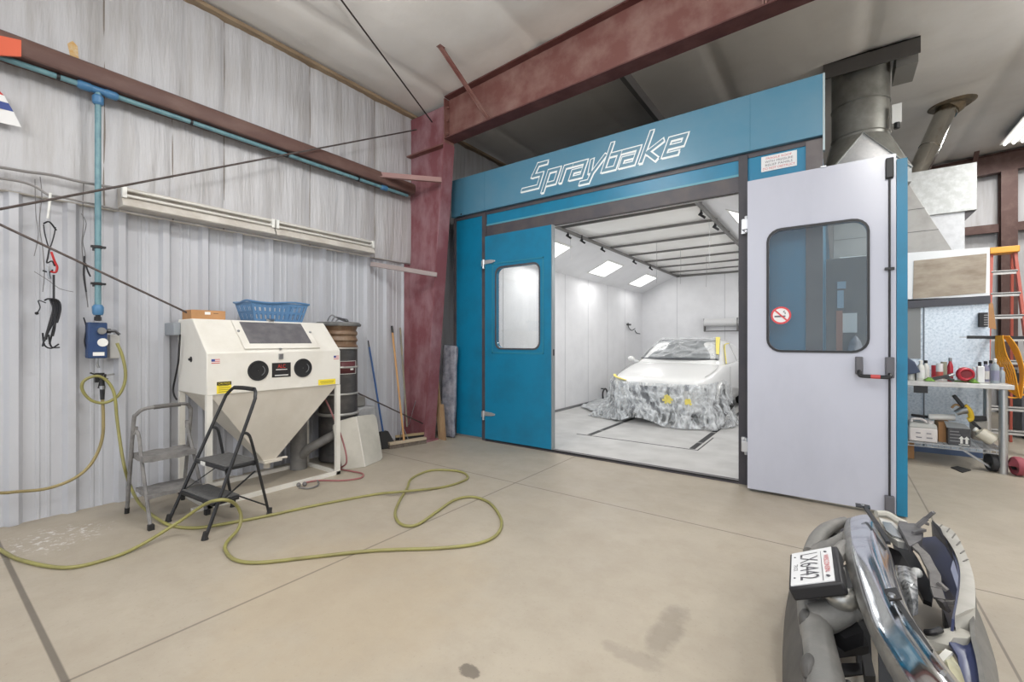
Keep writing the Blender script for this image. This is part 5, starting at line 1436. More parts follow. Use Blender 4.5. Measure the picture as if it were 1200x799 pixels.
MB().tube(spline([(CXC + 0.74, CY0 + 0.32, 0.815), (CXC + 0.79, CY0 + 0.6, 0.87), (CXC + 0.80, CY0 + 1.0, 0.945), (CXC + 0.74, CY0 + 1.25, 0.99)]), 0.004, 5).tube(spline([(CXC - 0.74, CY0 + 0.32, 0.815), (CXC - 0.79, CY0 + 0.6, 0.87), (CXC - 0.80, CY0 + 1.0, 0.945), (CXC - 0.74, CY0 + 1.25, 0.99)]), 0.004, 5).build('bonnet_gap', M('bonnet gap', (160, 160, 160), 0.5), car)

# film over the windscreen
m_film2 = filmmat('windscreen film', 0.04, 0.34, 2.2, ridge=True)
rows = []
for i in range(13):
    rows.append([wsp(-1.02 + 2.04 * j / 30, -0.02 + 1.02 * i / 12, 0.034 + 0.018 * abs(noise.noise(V((j * 0.35, i * 0.6, 4))))) for j in range(31)])
tag(MB().grid(rows).build('windscreen_film', m_film2, smooth=60, thick=0.002), 'clear plastic film taped over the windscreen of the white car', 'plastic film')
P = [wsp(0.93, 0.08, 0.05), wsp(0.995, 0.05, 0.05), wsp(0.995, 1.0, 0.05), wsp(0.86, 1.0, 0.05), wsp(0.88, 0.6, 0.05)]
mt_ = thing('masking_tape', 'yellow masking tape along the right edge of the windscreen', 'masking tape', wsp(0.95, 0.5, 0.05))
MB().prism([wsp(0.965, 0.12, 0.052), wsp(1.03, 0.10, 0.052), wsp(1.03, 0.98, 0.052), wsp(0.90, 0.98, 0.052), wsp(0.93, 0.55, 0.052)], (0, -0.004, 0.003)).build('tape_strip', m_tape, mt_)
# film skirt over the nose
m_film = filmmat('nose film', 0.08, 0.86, 3.4, ridge=True, stretch=(1.6, 1.6, 0.75))
rows = []
nu = 120; nv = 30
path = [(-0.93, 1.25), (-0.915, 0.95), (-0.89, 0.60), (-0.84, 0.32), (-0.74, 0.10), (-0.5, -0.03), (0.0, -0.06), (0.5, -0.03), (0.74, 0.10), (0.84, 0.32), (0.89, 0.60), (0.915, 0.95), (0.93, 1.25)]
top = spline([(x * 0.985, y, 0) for x, y in path], 10)
for i in range(nv + 1):
    v = i / nv
    row = []
    for j in range(nu + 1):
        f = j / nu * (len(top) - 1); k = min(int(f), len(top) - 2); p = top[k].lerp(top[k + 1], f - k)
        yy = p.y
        zt = 0.62 + 0.14 * min(1.0, max(0.0, (0.25 + yy) / 0.5)) + 0.10 * 0
        zt = 0.705 + 0.16 * max(0.0, yy) * 0.45
        if yy > 0.7: zt -= (yy - 0.7) * 0.35
        n = V((p.x, (yy - 0.6) * 1.0, 0)); n.normalize()
        u = j / nu
        flare = 0.055 + 0.15 * v ** 1.8 * (1.0 + 0.6 * math.sin(u * 9 + 1)) + 0.28 * max(0.0, 1 - abs(u - 0.26) / 0.12) * v ** 2.2
        folds = noise.noise(V((u * 20, v * 1.4, 3))) * 0.10 * v + noise.noise(V((u * 46, v * 3, 8))) * 0.028 * min(1, v * 3) + noise.noise(V((u * 12 - v * 4, v * 9, 5))) * 0.04 * math.sin(PI * min(1, v))
        fl2 = max(0.0, flare + folds * 1.0 + 0.012)
        lift = 0.0
        if 0.42 < u < 0.53: lift = 0.10 * math.sin((u - 0.42) / 0.11 * PI)
        z = zt * (1 - v) + (0.018 + lift) * v + 0.0
        z = max(0.016, z + 0.02 * noise.noise(V((u * 30, v * 6, 2))) * math.sin(PI * v))
        row.append((CXC + p.x + n.x * fl2, CY0 + yy + n.y * fl2 - 0.01, z + 0.004))
    rows.append(row)
tag(MB().grid(rows).build('nose_film', m_film, smooth=70, thick=0.002), 'crumpled clear plastic sheet draped over the nose of the white car to the floor', 'plastic sheet')
m_film3 = filmmat('floor film', 0.5, 0.95, 9.0)
rows = []
w0 = az(683, 478, 0.02)
for i in range(14):
    t = i / 13
    A = lerp(az(680, 477, 0.02), az(722, 494, 0.02), t); B_ = lerp(az(716, 462, 0.02), az(742, 488, 0.02), t)
    rows.append([lerp(A, B_, j / 12) + V((0, 0, 0.015 + 0.05 * abs(noise.noise(V((i * 0.5, j * 0.5, 6)))) + 0.16 * (j / 12) ** 2 * 0.4)) for j in range(13)])
tag(MB().grid(rows).build('floor_film', m_film3, smooth=70, thick=0.003), 'pale crumpled end of plastic sheet lying on the booth floor left of the car', 'plastic sheet')
def tapebit(px_, py_, y, lb, sz):
    p = ay(px_, py_, y)
    b = MB()
    for k in range(7):
        a = random.uniform(0, PI); d = V((math.cos(a), 0.25 * math.sin(3 * a), math.sin(a))) * sz * random.uniform(0.6, 1.1)
        c = p + V((random.uniform(-1, 1) * sz * 0.6, 0, random.uniform(-1, 1) * sz * 0.4))
        b.bar(c - d, c + d, 0.035, 0.004, up=(0, 1, 0.2))
    tag(b.build('masking_tape', m_tape), lb, 'masking tape')
tapebit(783, 467, CY0 - 0.20, 'crumpled yellow tape on the middle of the plastic over the car nose', 0.07)
tapebit(806, 471, CY0 - 0.20, 'small crumpled yellow tape to the right of the bigger tape patch on the nose', 0.05)
b = MB()
P = spline([(CXC - 0.80, CY0 + 0.22, 0.80), (CXC - 0.72, CY0 + 0.10, 0.765), (CXC - 0.60, CY0 + 0.03, 0.745), (CXC - 0.50, CY0 - 0.0, 0.725)], 5)
for i in range(len(P) - 1): b.bar(P[i], P[i + 1], 0.05, 0.01)
tag(b.build('masking_tape', m_tape), 'yellow tape along the left headlight edge of the masked car', 'masking tape')
# ================================================================== TRUCK BUMPER LYING ON THE FLOOR
m_val = M('grey textured bumper plastic', (112, 112, 110), 0.6, rgb2=(136, 134, 130), scale=7, lo=0.4, hi=0.75, bump=0.06, bscale=120)
m_vald = M('dark grey bumper plastic', (66, 66, 66), 0.6, rgb2=(88, 86, 84), scale=8)
m_lipm = M('scuffed grey chrome lip', (150, 150, 148), 0.35, 0.6, rgb2=(112, 110, 108), scale=12)
bu = thing('truck_bumper', 'chrome truck bumper with licence plate and grey plastic valance lying on the floor', 'bumper', (0.05, 2.3, 0))
# chrome bar: stations from far to near, five lines across
F_ = [  # (lip bottom), (ridge), (mid), (crease), (right edge), each px, py, z
 ((990, 613, 0.40), (995.5, 606, 0.42), (1006, 603, 0.43), (1013, 602, 0.43), (1020, 602, 0.40)),
 ((988.5, 622, 0.45), (995, 615, 0.49), (1008, 611, 0.505), (1019, 610, 0.505), (1026, 611, 0.48)),
 ((989, 649, 0.46), (997, 640, 0.51), (1016, 641, 0.535), (1031, 644, 0.53), (1041, 642, 0.51)),
 ((998, 683, 0.46), (1006, 680, 0.51), (1027, 679, 0.54), (1042, 678, 0.54), (1051, 677, 0.52)),
 ((1010, 720, 0.46), (1022, 727, 0.51), (1044, 722, 0.54), (1058, 719, 0.54), (1066, 716, 0.52)),
 ((1026, 758, 0.45), (1043, 763, 0.50), (1066, 757, 0.53), (1080, 752, 0.53), (1087, 748, 0.51)),
 ((1048, 799, 0.44), (1066, 800, 0.49), (1092, 794, 0.52), (1108, 789, 0.52), (1113, 784, 0.50)),
 ((1078, 850, 0.42), (1099, 850, 0.46), (1128, 842, 0.49), (1146, 835, 0.49), (1150, 828, 0.47)),
 ((1118, 910, 0.36), (1142, 910, 0.39), (1174, 900, 0.41), (1194, 890, 0.41), (1196, 882, 0.39)),
]
cols = [spline([az(*F_[i][k]) for i in range(len(F_))], 4) for k in range(5)]
nS = len(cols[0])
rows = []
for s in range(nS):
    p = [cols[k][s] for k in range(5)]
    crown = spline(p[1:], 3)
    rows.append(crown)
b = MB().slab(rows, (0.01, 0, -0.02))
b.build('chrome_face', m_chrome, bu, smooth=40, subsurf=1)
rows = [[cols[0][s] + V((0.03, 0, -0.03)), cols[0][s], cols[0][s].lerp(cols[1][s], 0.55) + V((-0.004, 0, 0.004)), cols[1][s]] for s in range(nS)]
MB().slab(rows, (0.02, 0, -0.012)).build('chrome_lip', m_lipm, bu, smooth=40)
# groove along the face
P = [cols[3][s].lerp(cols[2][s], 0.15) + V((0, 0, 0.004)) for s in range(6, nS - 8)]
MB().tube(P, 0.008, 8).build('chrome_bead', m_chrome, bu)
# black strip brackets along the right edge
def strip_br(pts, nm):
    b = MB()
    P = [az(*p) for p in pts]
    for i in range(len(P) - 1): b.bar(P[i], P[i + 1], 0.016, 0.014)
    return b
b = strip_br(((1012, 592, 0.53), (1027, 613, 0.535), (1041, 636, 0.525)), 's')
t0 = az(1011, 593, 0.53)
b.bar(t0 + V((-0.03, 0.0, 0)), t0 + V((0.03, 0.0, 0.0)), 0.05, 0.008).build('edge_strip', m_blackmetal, bu)
b = strip_br(((1050, 704, 0.55), (1068, 731, 0.545), (1089, 763, 0.525)), 's')
b.build('edge_strip', m_blackmetal, bu)
c = az(1045, 698, 0.575)
tab = MB().prism([az(1036, 692, 0.57), az(1050, 690, 0.57), az(1057, 703, 0.57), az(1042, 705, 0.57)], (0, 0, 0.006)).build('mounting_tab', m_black, bu)
MB().lathe([(0.011, 0.0), (0.009, 0.008), (0.001, 0.009)], az(1045, 698.5, 0.577), 12).build('bolt', m_steel, tab)
MB().lathe([(0.009, 0.0), (0.008, 0.006), (0.001, 0.007)], az(1011, 592, 0.54), 10).build('bolt', m_steel, bu)
# plate and its holder
TL, TR, BR, BL = V((-0.154, 2.337, 0.45)), V((-0.013, 2.340, 0.519)), V((0.001, 2.032, 0.514)), V((-0.137, 2.032, 0.45))
up_ = (TR - TL).normalized(); rd_ = (BL - TL).normalized(); nm_ = rd_.cross(up_).normalized()
if nm_.z < 0: nm_ = -nm_
e = 0.012
MB().prism([TL - up_ * e - rd_ * e, TR + up_ * 1.8 * e - rd_ * e, BR + up_ * 1.8 * e + rd_ * e, BL - up_ * e + rd_ * e], nm_ * -0.05).build('plate_holder', m_black, bu, bevel=0.008)
pl_ = MB().prism([TL, TR, BR, BL], nm_ * 0.004).build('licence_plate', M('plate white', (218, 220, 222), 0.4), bu)
ctr = (TL + TR + BR + BL) / 4 + nm_ * 0.004
W_, H_ = (BL - TL).length, (TR - TL).length
m_plink = M('plate dark ink', (76, 76, 82), 0.5)
ce = V(ctr)
up2 = nm_.cross(rd_).normalized()
text_part('LX6442', ce - up2 * H_ * 0.055, rd_, up2, W_ * 0.80, H_ * 0.44, m_plink, pl_, depth=0.0008)
text_part('WISCONSIN', ce + up2 * H_ * 0.36, rd_, up2, W_ * 0.52, H_ * 0.12, M('plate red ink', (196, 62, 70), 0.5), pl_, depth=0.0008)
text_part('TRUCK', ce - up2 * H_ * 0.38, rd_, up2, W_ * 0.2, H_ * 0.10, m_plink, pl_, depth=0.0008)
b = MB()
for sx_ in (-0.38, 0.40): b.ball(ce + rd_ * W_ * sx_ * 0.95 + up2 * H_ * 0.36, 0.008, (1, 1, 0.4), 8)
for sx_ in (-0.35, 0.30): b.ball(ce + rd_ * W_ * sx_ - up2 * H_ * 0.40, 0.005, (1, 1, 0.5), 8)
b.build('plate_screws', m_plink, pl_)
b = MB().bar(ce + up2 * H_ * 0.24 - rd_ * W_ * 0.49, ce + up2 * H_ * 0.24 + rd_ * W_ * 0.49, 0.002, 0.001, up=nm_)
b.build('plate_line', m_plink, pl_)
# valance: outer skirt
S0 = [(960, 622, 0.33), (946, 638, 0.27), (931, 668, 0.20), (922, 706, 0.15), (917.5, 750, 0.13), (917, 799, 0.13), (922, 860, 0.13), (935, 930, 0.13)]
S1 = [(966, 622, 0.37), (954, 638, 0.35), (943, 668, 0.33), (938, 710, 0.32), (940, 755, 0.32), (941, 799, 0.32), (952, 860, 0.32), (970, 930, 0.32)]
A_ = spline([az(*p) for p in S0], 4); B_ = spline([az(*p) for p in S1], 4)
rows = []
for a, c in zip(A_, B_):
    base = V((a.x + 0.05, a.y - 0.02, 0.004))
    rows.append([base, a.lerp(base, 0.5) + V((-0.008, 0, 0)), a, a.lerp(c, 0.5) + V((-0.006, 0, 0.008)), c, c + V((0.05, 0, 0.0))])
MB().slab(rows, (0.014, 0, -0.004)).build('valance_skirt', m_vald, bu, smooth=60)
# main bar of the valance as a flattened tube with branches
def flat_tube(pts, rads, squash, name, mat, n=14):
    P = spline([az(*p) for p in pts], 5); k = len(P)
    R = []
    for i in range(k):
        f = i / (k - 1) * (len(rads) - 1); j = min(int(f), len(rads) - 2); R.append(rads[j] * (1 - (f - j)) + rads[j + 1] * (f - j))
    b = MB().tube(P, R, n)
    return b.build(name, mat, bu, smooth=60)
flat_tube(((951, 694, 0.31), (951, 704, 0.31), (954, 726, 0.31), (959, 752, 0.31), (966, 790, 0.31), (976, 840, 0.31), (992, 910, 0.31)), [0.04, 0.052, 0.055, 0.054, 0.056, 0.06, 0.06], 1, 'valance_bar', m_val)
flat_tube(((953, 726, 0.32), (968, 722, 0.34), (984, 716, 0.37), (998, 709, 0.40), (1008, 706, 0.42)), [0.055, 0.058, 0.052, 0.050, 0.05], 1, 'valance_arm', m_val)
flat_tube(((990, 611, 0.40), (978, 615, 0.41), (966, 622, 0.40), (957, 633, 0.38), (949, 648, 0.36)), [0.025, 0.028, 0.034, 0.036, 0.03], 1, 'valance_loop', m_val)
flat_tube(((953, 648, 0.36), (965, 643, 0.39), (978, 637, 0.42), (992, 629, 0.43)), [0.03, 0.033, 0.028, 0.028], 1, 'valance_loop', m_val)
P = [az(*p) for p in ((966, 633, 0.36), (984, 619, 0.37), (987, 626, 0.37), (972, 638, 0.36))]
MB().prism(P, (0, 0, -0.02)).build('loop_plate', M('inner plate', (140, 138, 130), 0.6), bu)
P = [az(*p) for p in ((952, 640, 0.30), (990, 612, 0.30), (994, 640, 0.30), (960, 660, 0.30))]
MB().prism(P, (0.0, 0, -0.03)).build('inner_liner', m_black, bu)
MB().ball(az(987, 701, 0.43), 0.055, (1, 0.85, 0.8), 16).build('fog_lamp', M('dull silver dome', (168, 168, 164), 0.3, 0.7), bu)
MB().prism([az(970, 692, 0.36), az(979, 691, 0.37), az(978, 703, 0.38), az(970, 700, 0.36)], (0, 0, -0.02)).build('rusty_tab', M('rusty tab', (168, 110, 70), 0.7), bu)
MB().prism([az(976, 668, 0.50), az(990, 664, 0.50), az(992, 676, 0.47), az(980, 680, 0.47)], (0, 0, -0.03)).build('lamp_bracket', m_val, bu)
MB().tube([az(979, 655, 0.46), az(985, 646, 0.46), az(991, 640, 0.46)], 0.03, 10).build('valance_arm', m_val, bu)
MB().ball(az(944, 726, 0.33), 0.045, (0.55, 1.1, 0.8), 12).build('valance_recess', m_vald, bu)
MB().ball(az(948, 782, 0.33), 0.045, (0.55, 1.3, 0.8), 12).build('valance_recess', m_vald, bu)
# dark frame behind the chrome: rails with openings to the floor
b = MB()
b.prism([az(973, 752, 0.24), az(1014, 745, 0.27), az(1018, 757, 0.27), az(975, 763, 0.24)], (0, 0, -0.03))
b.prism([az(986, 777, 0.2), az(1012, 776, 0.2), az(1015, 790, 0.2), az(988, 791, 0.2)], (0, 0, -0.06))
b.prism([az(1010, 768, 0.28), az(1020, 765, 0.28), az(1026, 792, 0.28), az(1014, 792, 0.28)], (0, 0, -0.05))
b.prism([az(973, 735, 0.3), az(1000, 722, 0.36), az(1012, 740, 0.36), az(990, 748, 0.3)], (0, 0, -0.05))
b.prism([az(1000, 655, 0.40), az(1010, 690, 0.40), az(1016, 720, 0.40), az(990, 690, 0.36), az(985, 665, 0.36)], (0, 0, -0.04))
b.build('inner_frame', m_black, bu)
MB().prism([az(972, 762, 0.2), az(981, 760, 0.2), az(986, 800, 0.2), az(976, 800, 0.2)], (0, 0, -0.02)).prism([az(982, 795, 0.22), az(1026, 789, 0.24), az(1030, 830, 0.24), az(990, 830, 0.22)], (0, 0, -0.02)).build('mounting_flange', M('pale flange', (150, 146, 138), 0.55, rgb2=(160, 116, 84), scale=16, lo=0.55, hi=0.75), bu)
for x, y in ((994, 799), (1020, 796)): MB().ball(az(x, y, 0.245), 0.010, (1, 1, 0.6), 8).build('bolt', m_blackmetal, bu)
# stays that carry the bar down to the floor (mostly out of sight)
for p, q in (((1006, 660, 0.44), (0.10, 2.35)), ((1040, 745, 0.44), (0.14, 1.75))):
    a = az(*p)
    MB().bar(a, (q[0], q[1], 0.01), 0.05, 0.02).build('mounting_bracket', m_blackmetal, bu)

# ------------------------------------------------------------------ dark blue header panel beside it
hp = thing('header_panel', 'battered dark blue and grey front header panel with lamps right of the chrome bumper', 'car panel', (0.45, 2.7, 0))
m_navy = M('dark navy paint', (52, 60, 94), 0.35, rgb2=(66, 74, 108), scale=4)
m_band = M('grey slotted band', (158, 156, 150), 0.5, rgb2=(176, 174, 168), scale=8)
O_ = [(1094, 612, .42), (1117, 622, .42), (1133, 651, .42), (1142, 681, .42), (1143, 712, .42)]
I_ = [(1092, 611, .42), (1110, 632, .42), (1123, 657, .42), (1125, 684, .42), (1119, 722, .42)]
oo = spline([az(*p) for p in O_], 6); ii = spline([az(*p) for p in I_], 6)
MB().slab([[a, a.lerp(c, 0.5) + V((0, 0, 0.004)), c] for a, c in zip(ii, oo)], (0, 0, -0.012)).build('slotted_band', m_band, hp)
b = MB()
for k in range(3, 15, 2):
    a, c = ii[k], oo[k]
    b.bar(a.lerp(c, 0.42) + V((0, 0, 0.0052)), a.lerp(c, 0.92) + V((0, 0, 0.0052)), 0.005, 0.002)
b.build('band_slots', M('band groove', (112, 110, 106), 0.6), hp)
MB().slab([[c, c + V((0.006, 0, -0.1)), V((c.x + 0.03, c.y, 0.10))] for c in oo], (-0.01, 0, 0)).build('outer_wall', m_val, hp, smooth=60)
MB().slab([[c + V((0, 0, -0.012)), c + V((-0.01, 0, -0.15)), V((c.x - 0.02, c.y, 0.10))] for c in ii[4:]], (-0.008, 0, 0)).build('inner_wall', m_navy, hp, smooth=60)
b = MB().prism([az(1077, 630, .36), az(1100, 628, .38), az(1122, 664, .40), az(1122, 690, .40), az(1119, 702, .40), az(1092, 692, .16), az(1084, 660, .2)], (0, 0, -0.012))
b.build('navy_panel', m_navy, hp)
MB().prism([az(1117, 656, .405), az(1123, 676, .405), az(1122, 692, .405), az(1114, 668, .395)], (0, 0, 0.006)).build('pale_edge', M('pale blue edge', (132, 138, 160), 0.4), hp)
MB().prism([az(1046, 634, .30), az(1066, 640, .30), az(1076, 655, .30), az(1094, 690, .28), az(1092, 706, .26), az(1082, 702, .26), az(1066, 672, .27), az(1054, 664, .28)], (0, 0, -0.02)).prism([az(1041, 640, .38), az(1054, 646, .36), az(1068, 666, .32), az(1060, 672, .32), az(1048, 664, .34)], (0, 0, -0.05)).build('dark_duct', m_black, hp)
b = MB()
L_ = [az(*p) for p in ((1058, 612, .44), (1064, 628, .45), (1072, 640, .45), (1083, 650, .45), (1089, 662, .44), (1096, 674, .43), (1097, 690, .42), (1101, 702, .40), (1108, 714, .36))]
for i in range(len(L_) - 1): b.bar(L_[i], L_[i + 1], 0.034, 0.012)
b.bar(az(1099, 682, .44), az(1110, 692, .42), 0.016, 0.012).bar(az(1104, 706, .38), az(1119, 706, .40), 0.026, 0.012)
b.build('latch_brace', M('dirty brace', (92, 90, 90), 0.55, rgb2=(120, 118, 116), scale=14), hp)
b = MB().prism([az(1052, 613, .46), az(1072, 613, .46), az(1082, 620, .46), az(1080, 632, .46), az(1066, 640, .46), az(1060, 628, .46)], (0, 0, -0.03))
b.bar(az(1074, 617, .47), az(1086, 607, .52), 0.022, 0.015).bar(az(1086, 607, .52), az(1094, 600, .56), 0.02, 0.012).bar(az(1084, 612, .5), az(1087, 614, .47), 0.012)
b.bar(az(1070, 624, .47), az(1084, 621, .47), 0.012)
b.build('torn_bracket', M('grey torn bracket', (84, 84, 88), 0.5, rgb2=(112, 110, 110), scale=14), hp)
MB().prism([az(1092, 609, .44), az(1102, 618, .44), az(1111, 640, .44), az(1094, 624, .40)], (0, 0, -0.01)).prism([az(1110, 632, .43), az(1116, 642, .43), az(1117, 655, .42), az(1110, 640, .40)], (0, 0, -0.01)).build('black_flap', m_black, hp)
# lamps
tl_ = MB().prism([az(1030, 606, .42), az(1046, 611, .42), az(1057, 622, .42), az(1064, 637, .42), az(1052, 634, .44), az(1038, 624, .44)], (0, 0, -0.03)).build('turn_lamp', M('pale lamp rim', (186, 186, 182), 0.35), hp)
MB().prism([az(1034, 612, .435), az(1044, 614, .435), az(1054, 625, .435), az(1057, 632, .435), az(1045, 628, .446), az(1038, 622, .446)], (0, 0, 0.006)).build('lens', M('grey lens', (128, 130, 132), 0.15), tl_)
MB().tube(spline([az(1027, 602, .42), az(1040, 603, .42), az(1052, 610, .41), az(1062, 615, .40)], 5), 0.02, 8).build('lamp_surround', M('pale surround', (178, 176, 168), 0.5), hp)
m_refl = M('headlamp reflector', (214, 217, 219), 0.15, 0.25, rgb2=(128, 131, 134), scale=26, lo=0.45, hi=0.6)
hl = MB().slab([[az(1049, 662, .36), az(1061, 663, .385), az(1074, 667, .375)], [az(1052, 678, .36), az(1063, 681, .39), az(1075, 682, .375)], [az(1057, 692, .36), az(1067, 694, .385), az(1076, 694, .375)], [az(1064, 706, .355), az(1070, 707, .365), az(1076, 705, .36)]], (0.0, 0, -0.05))
hl.build('headlamp', m_refl, hp, smooth=60)
MB().ball(az(1074, 671, .37), 0.022, (1, 1, 1), 10).build('lamp_adjuster', M('clear plastic', (206, 208, 206), 0.15), hp)
# near part of the panel
m_paleband = M('pale grey cross piece', (168, 166, 158), 0.5, rgb2=(184, 182, 176), scale=8)
MB().prism([az(1120, 716, .42), az(1119, 722, .42), az(1122, 738, .36), az(1143, 740, .36), az(1143, 712, .42)], (0, 0, -0.03)).prism([az(1106, 737, .36), az(1122, 734, .37), az(1141, 742, .37), az(1134, 748, .37), az(1117, 747, .37), az(1111, 756, .34), az(1087, 750, .34), az(1086, 745, .34)], (0, 0, -0.03)).build('cross_piece', m_paleband, hp)
MB().tube(spline([az(1085, 741, .36), az(1093, 741, .37), az(1102, 738, .37)], 4), 0.011, 8).build('hook', m_black, hp)
R0_ = [az(1112, 752, .36), az(1122, 768, .34), az(1128, 800, .32), az(1136, 850, .32)]
R1_ = [az(1143, 746, .36), az(1148, 768, .34), az(1154, 800, .32), az(1164, 850, .32)]
MB().slab([[a, a.lerp(c, 0.5) + V((0, 0, -0.012)), c] for a, c in zip(R0_, R1_)], (0, 0, -0.012)).build('navy_panel', m_navy, hp, smooth=60)
W0 = spline([az(*p) for p in ((1143, 708, .36), (1150, 724, .32), (1160, 752, .28), (1168, 780, .26), (1173, 815, .24), (1180, 870, .24))], 4)
W1 = spline([az(*p) for p in ((1141, 722, .40), (1143, 745, .38), (1149, 768, .36), (1153, 790, .35), (1156, 815, .34), (1166, 870, .34))], 4)
MB().slab([[c, c.lerp(a, 0.5) + V((0.004, 0, 0.012)), a, a + V((0.0, 0, -0.1)), V((a.x - 0.02, a.y, 0.004))] for a, c in zip(W0, W1)], (-0.012, 0, -0.006)).build('outer_cover', m_val, hp, smooth=60)
fg = MB().slab([[az(1091, 764, .33), az(1104, 762, .36), az(1116, 768, .36)], [az(1094, 780, .33), az(1110, 776, .38), az(1125, 782, .36)], [az(1100, 799, .33), az(1116, 796, .38), az(1131, 800, .36)], [az(1110, 830, .32), az(1124, 830, .36), az(1136, 832, .34)]], (0, 0, -0.06))
fg.build('marker_lens', M('yellowed lens', (182, 178, 146), 0.18, rgb2=(204, 202, 180), scale=9), hp, smooth=70)
MB().bar(az(1101, 775, .375), az(1112, 764, .37), 0.018, 0.012).build('lens_rib', M('clear rib', (206, 206, 200), 0.2), hp)
for x, y in ((0.42, 3.0), (0.40, 2.35)):
    MB().bar((x, y, 0.36), (x + 0.02, y, 0.005), 0.05, 0.02).build('support_leg', m_blackmetal, hp)
# ================================================================== RIGHT BACK: DUCTS, MIXING ENCLOSURE, BENCH
du = thing('exhaust_duct', 'large round grey metal exhaust duct rising from the booth to the roof', 'duct', (0.26, 7.3, 3.4))
m_duct = M('dull galvanised duct', (150, 150, 144), 0.42, 0.65, rgb2=(124, 124, 118), scale=5)
cxd, cyd, rdu = 0.262, 7.3, 0.30
z1 = ceil_z(cxd) + 0.02
MB().tube([(cxd, cyd, 3.98), (cxd, cyd, z1)], rdu, 32).build('round_duct', m_duct, du, smooth=40)
for z in (4.02, 4.42):
    MB().tube([(cxd + (rdu + 0.003) * math.cos(2 * PI * i / 32), cyd + (rdu + 0.003) * math.sin(2 * PI * i / 32), z) for i in range(32)], 0.008, 6, closed=True).build('duct_seam', m_duct, du)
# square to round transition
sq = [(-0.43, -0.43), (0.43, -0.43), (0.43, 0.43), (-0.43, 0.43)]
ang0 = math.radians(45 + 0)
b = MB()
rot = math.radians(4)
def rr2(x, y): return V((cxd + x * math.cos(rot) - y * math.sin(rot), cyd + x * math.sin(rot) + y * math.cos(rot), 3.42))
corner = [rr2(x, y) for x, y in sq]
N4 = 8
def circ(a): return V((cxd + rdu * math.cos(a), cyd + rdu * math.sin(a), 3.98))
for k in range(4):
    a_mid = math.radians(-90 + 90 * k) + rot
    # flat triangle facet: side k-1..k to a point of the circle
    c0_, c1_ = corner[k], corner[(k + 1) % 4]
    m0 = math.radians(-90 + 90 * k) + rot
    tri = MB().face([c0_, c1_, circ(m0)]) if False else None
    t_b = MB(); t_b.face([c0_, c1_, circ(m0)]); t_b.build('flat_facet', M('foil facet with painted light', (240, 240, 240), 0.6, 0.0, rgb2=(228, 229, 229), scale=30), du, thick=0.004)  # bright white puts the light falling on the facets into their colour
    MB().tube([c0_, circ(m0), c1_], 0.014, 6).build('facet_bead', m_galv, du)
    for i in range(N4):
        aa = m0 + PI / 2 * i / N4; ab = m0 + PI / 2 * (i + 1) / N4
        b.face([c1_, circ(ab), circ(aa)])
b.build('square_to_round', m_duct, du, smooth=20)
MB().hexa([rr2(x, y) + V((0, 0, 0.0)) for x, y in sq], [rr2(x, y) + V((0, 0, -0.16)) for x, y in sq]).build('square_collar', m_galv, du)
b = MB().box(cxd + rdu, cxd + rdu + 0.09, cyd - 0.2, cyd - 0.12, 4.05, 4.28)
b.build('damper_box', m_whitep, du)
MB().tube([(cxd + rdu + 0.045, cyd - 0.2, 4.05), (cxd + rdu + 0.045, cyd - 0.2, 3.98)], 0.03, 8).build('damper_knob', m_black, du)
b0 = V((-0.12, 6.98, 4.79)); b1 = V((0.80, 6.98, 4.80))
MB().box(-0.12, 0.80, 6.92, 6.94, 4.74, 4.93).box(-0.12, 0.80, 6.92, 7.06, 4.915, 4.93).build('support_channel', M('dark channel', (96, 94, 92), 0.5, 0.5), du)
MB().box(0.60, 0.80, 7.1, 7.6, 4.72, 4.92).build('roof_curb', M('grey curb', (136, 134, 130), 0.6), du)
# bright flue with roof flashing
m_flue = M('bright flue steel', (190, 188, 182), 0.16, 1.0, rgb2=(150, 138, 118), scale=6, stretch=(1, 1, 0.5), lo=0.5, hi=0.8)
ft = az(1113, 124, ceil_z(1.4) - 0.03); fb_ = ray(1074, 205)
fb_ = hit(1072, 209, 1, 8.9)
fb_ = fb_ + (fb_ - ft).normalized() * ((fb_.z - 3.757) / abs((fb_ - ft).normalized().z)) if fb_.z > 3.757 else fb_
fl = thing('flue_pipe', 'shiny slanting flue pipe going up through the roof with a dark flashing', 'flue pipe', fb_)
MB().tube([fb_, fb_.lerp(ft, 0.5), ft + V((0, 0, 0.05))], 0.125, 24).build('pipe', m_flue, fl, smooth=40)
for t in (0.45, 0.90):
    p = fb_.lerp(ft, t); d = (ft - fb_).normalized()
    MB().tube([p - d * 0.012, p + d * 0.012], 0.130, 24).build('pipe_joint', m_flue, fl)
MB().tube([V((ft.x, ft.y, ceil_z(ft.x) - 0.045)), V((ft.x, ft.y, ceil_z(ft.x) - 0.0))], [0.24, 0.30], 24).tube([ft - (ft - fb_).normalized() * 0.10, ft], [0.135, 0.18], 24).build('roof_flashing', M('weathered flashing', (96, 88, 74), 0.6, 0.3, rgb2=(140, 122, 96), scale=10), fl)
# rectangular ductwork
rdct = thing('sheet_duct', 'pale rectangular sheet metal duct stepping down behind the white door', 'duct', (1.2, 8.6, 2.6))
MB().box(0.55, 1.507, 8.3, 9.1, 3.13, 3.755).build('upper_duct', m_galv, rdct, bevel=0.004)
MB().box(0.50, 1.40, 8.34, 9.0, 2.0, 3.15).build('lower_duct', M('galvanised sheet b', (196, 198, 200), 0.45, 0.5, rgb2=(182, 184, 186), scale=14), rdct, bevel=0.004)
MB().hexa([(1.40, 8.34, 3.13), (1.507, 8.34, 3.13), (1.507, 9.0, 3.13), (1.40, 9.0, 3.13)], [(1.40, 8.34, 3.02), (1.41, 8.34, 3.02), (1.41, 9.0, 3.02), (1.40, 9.0, 3.02)]).build('duct_gusset', m_trim, rdct)
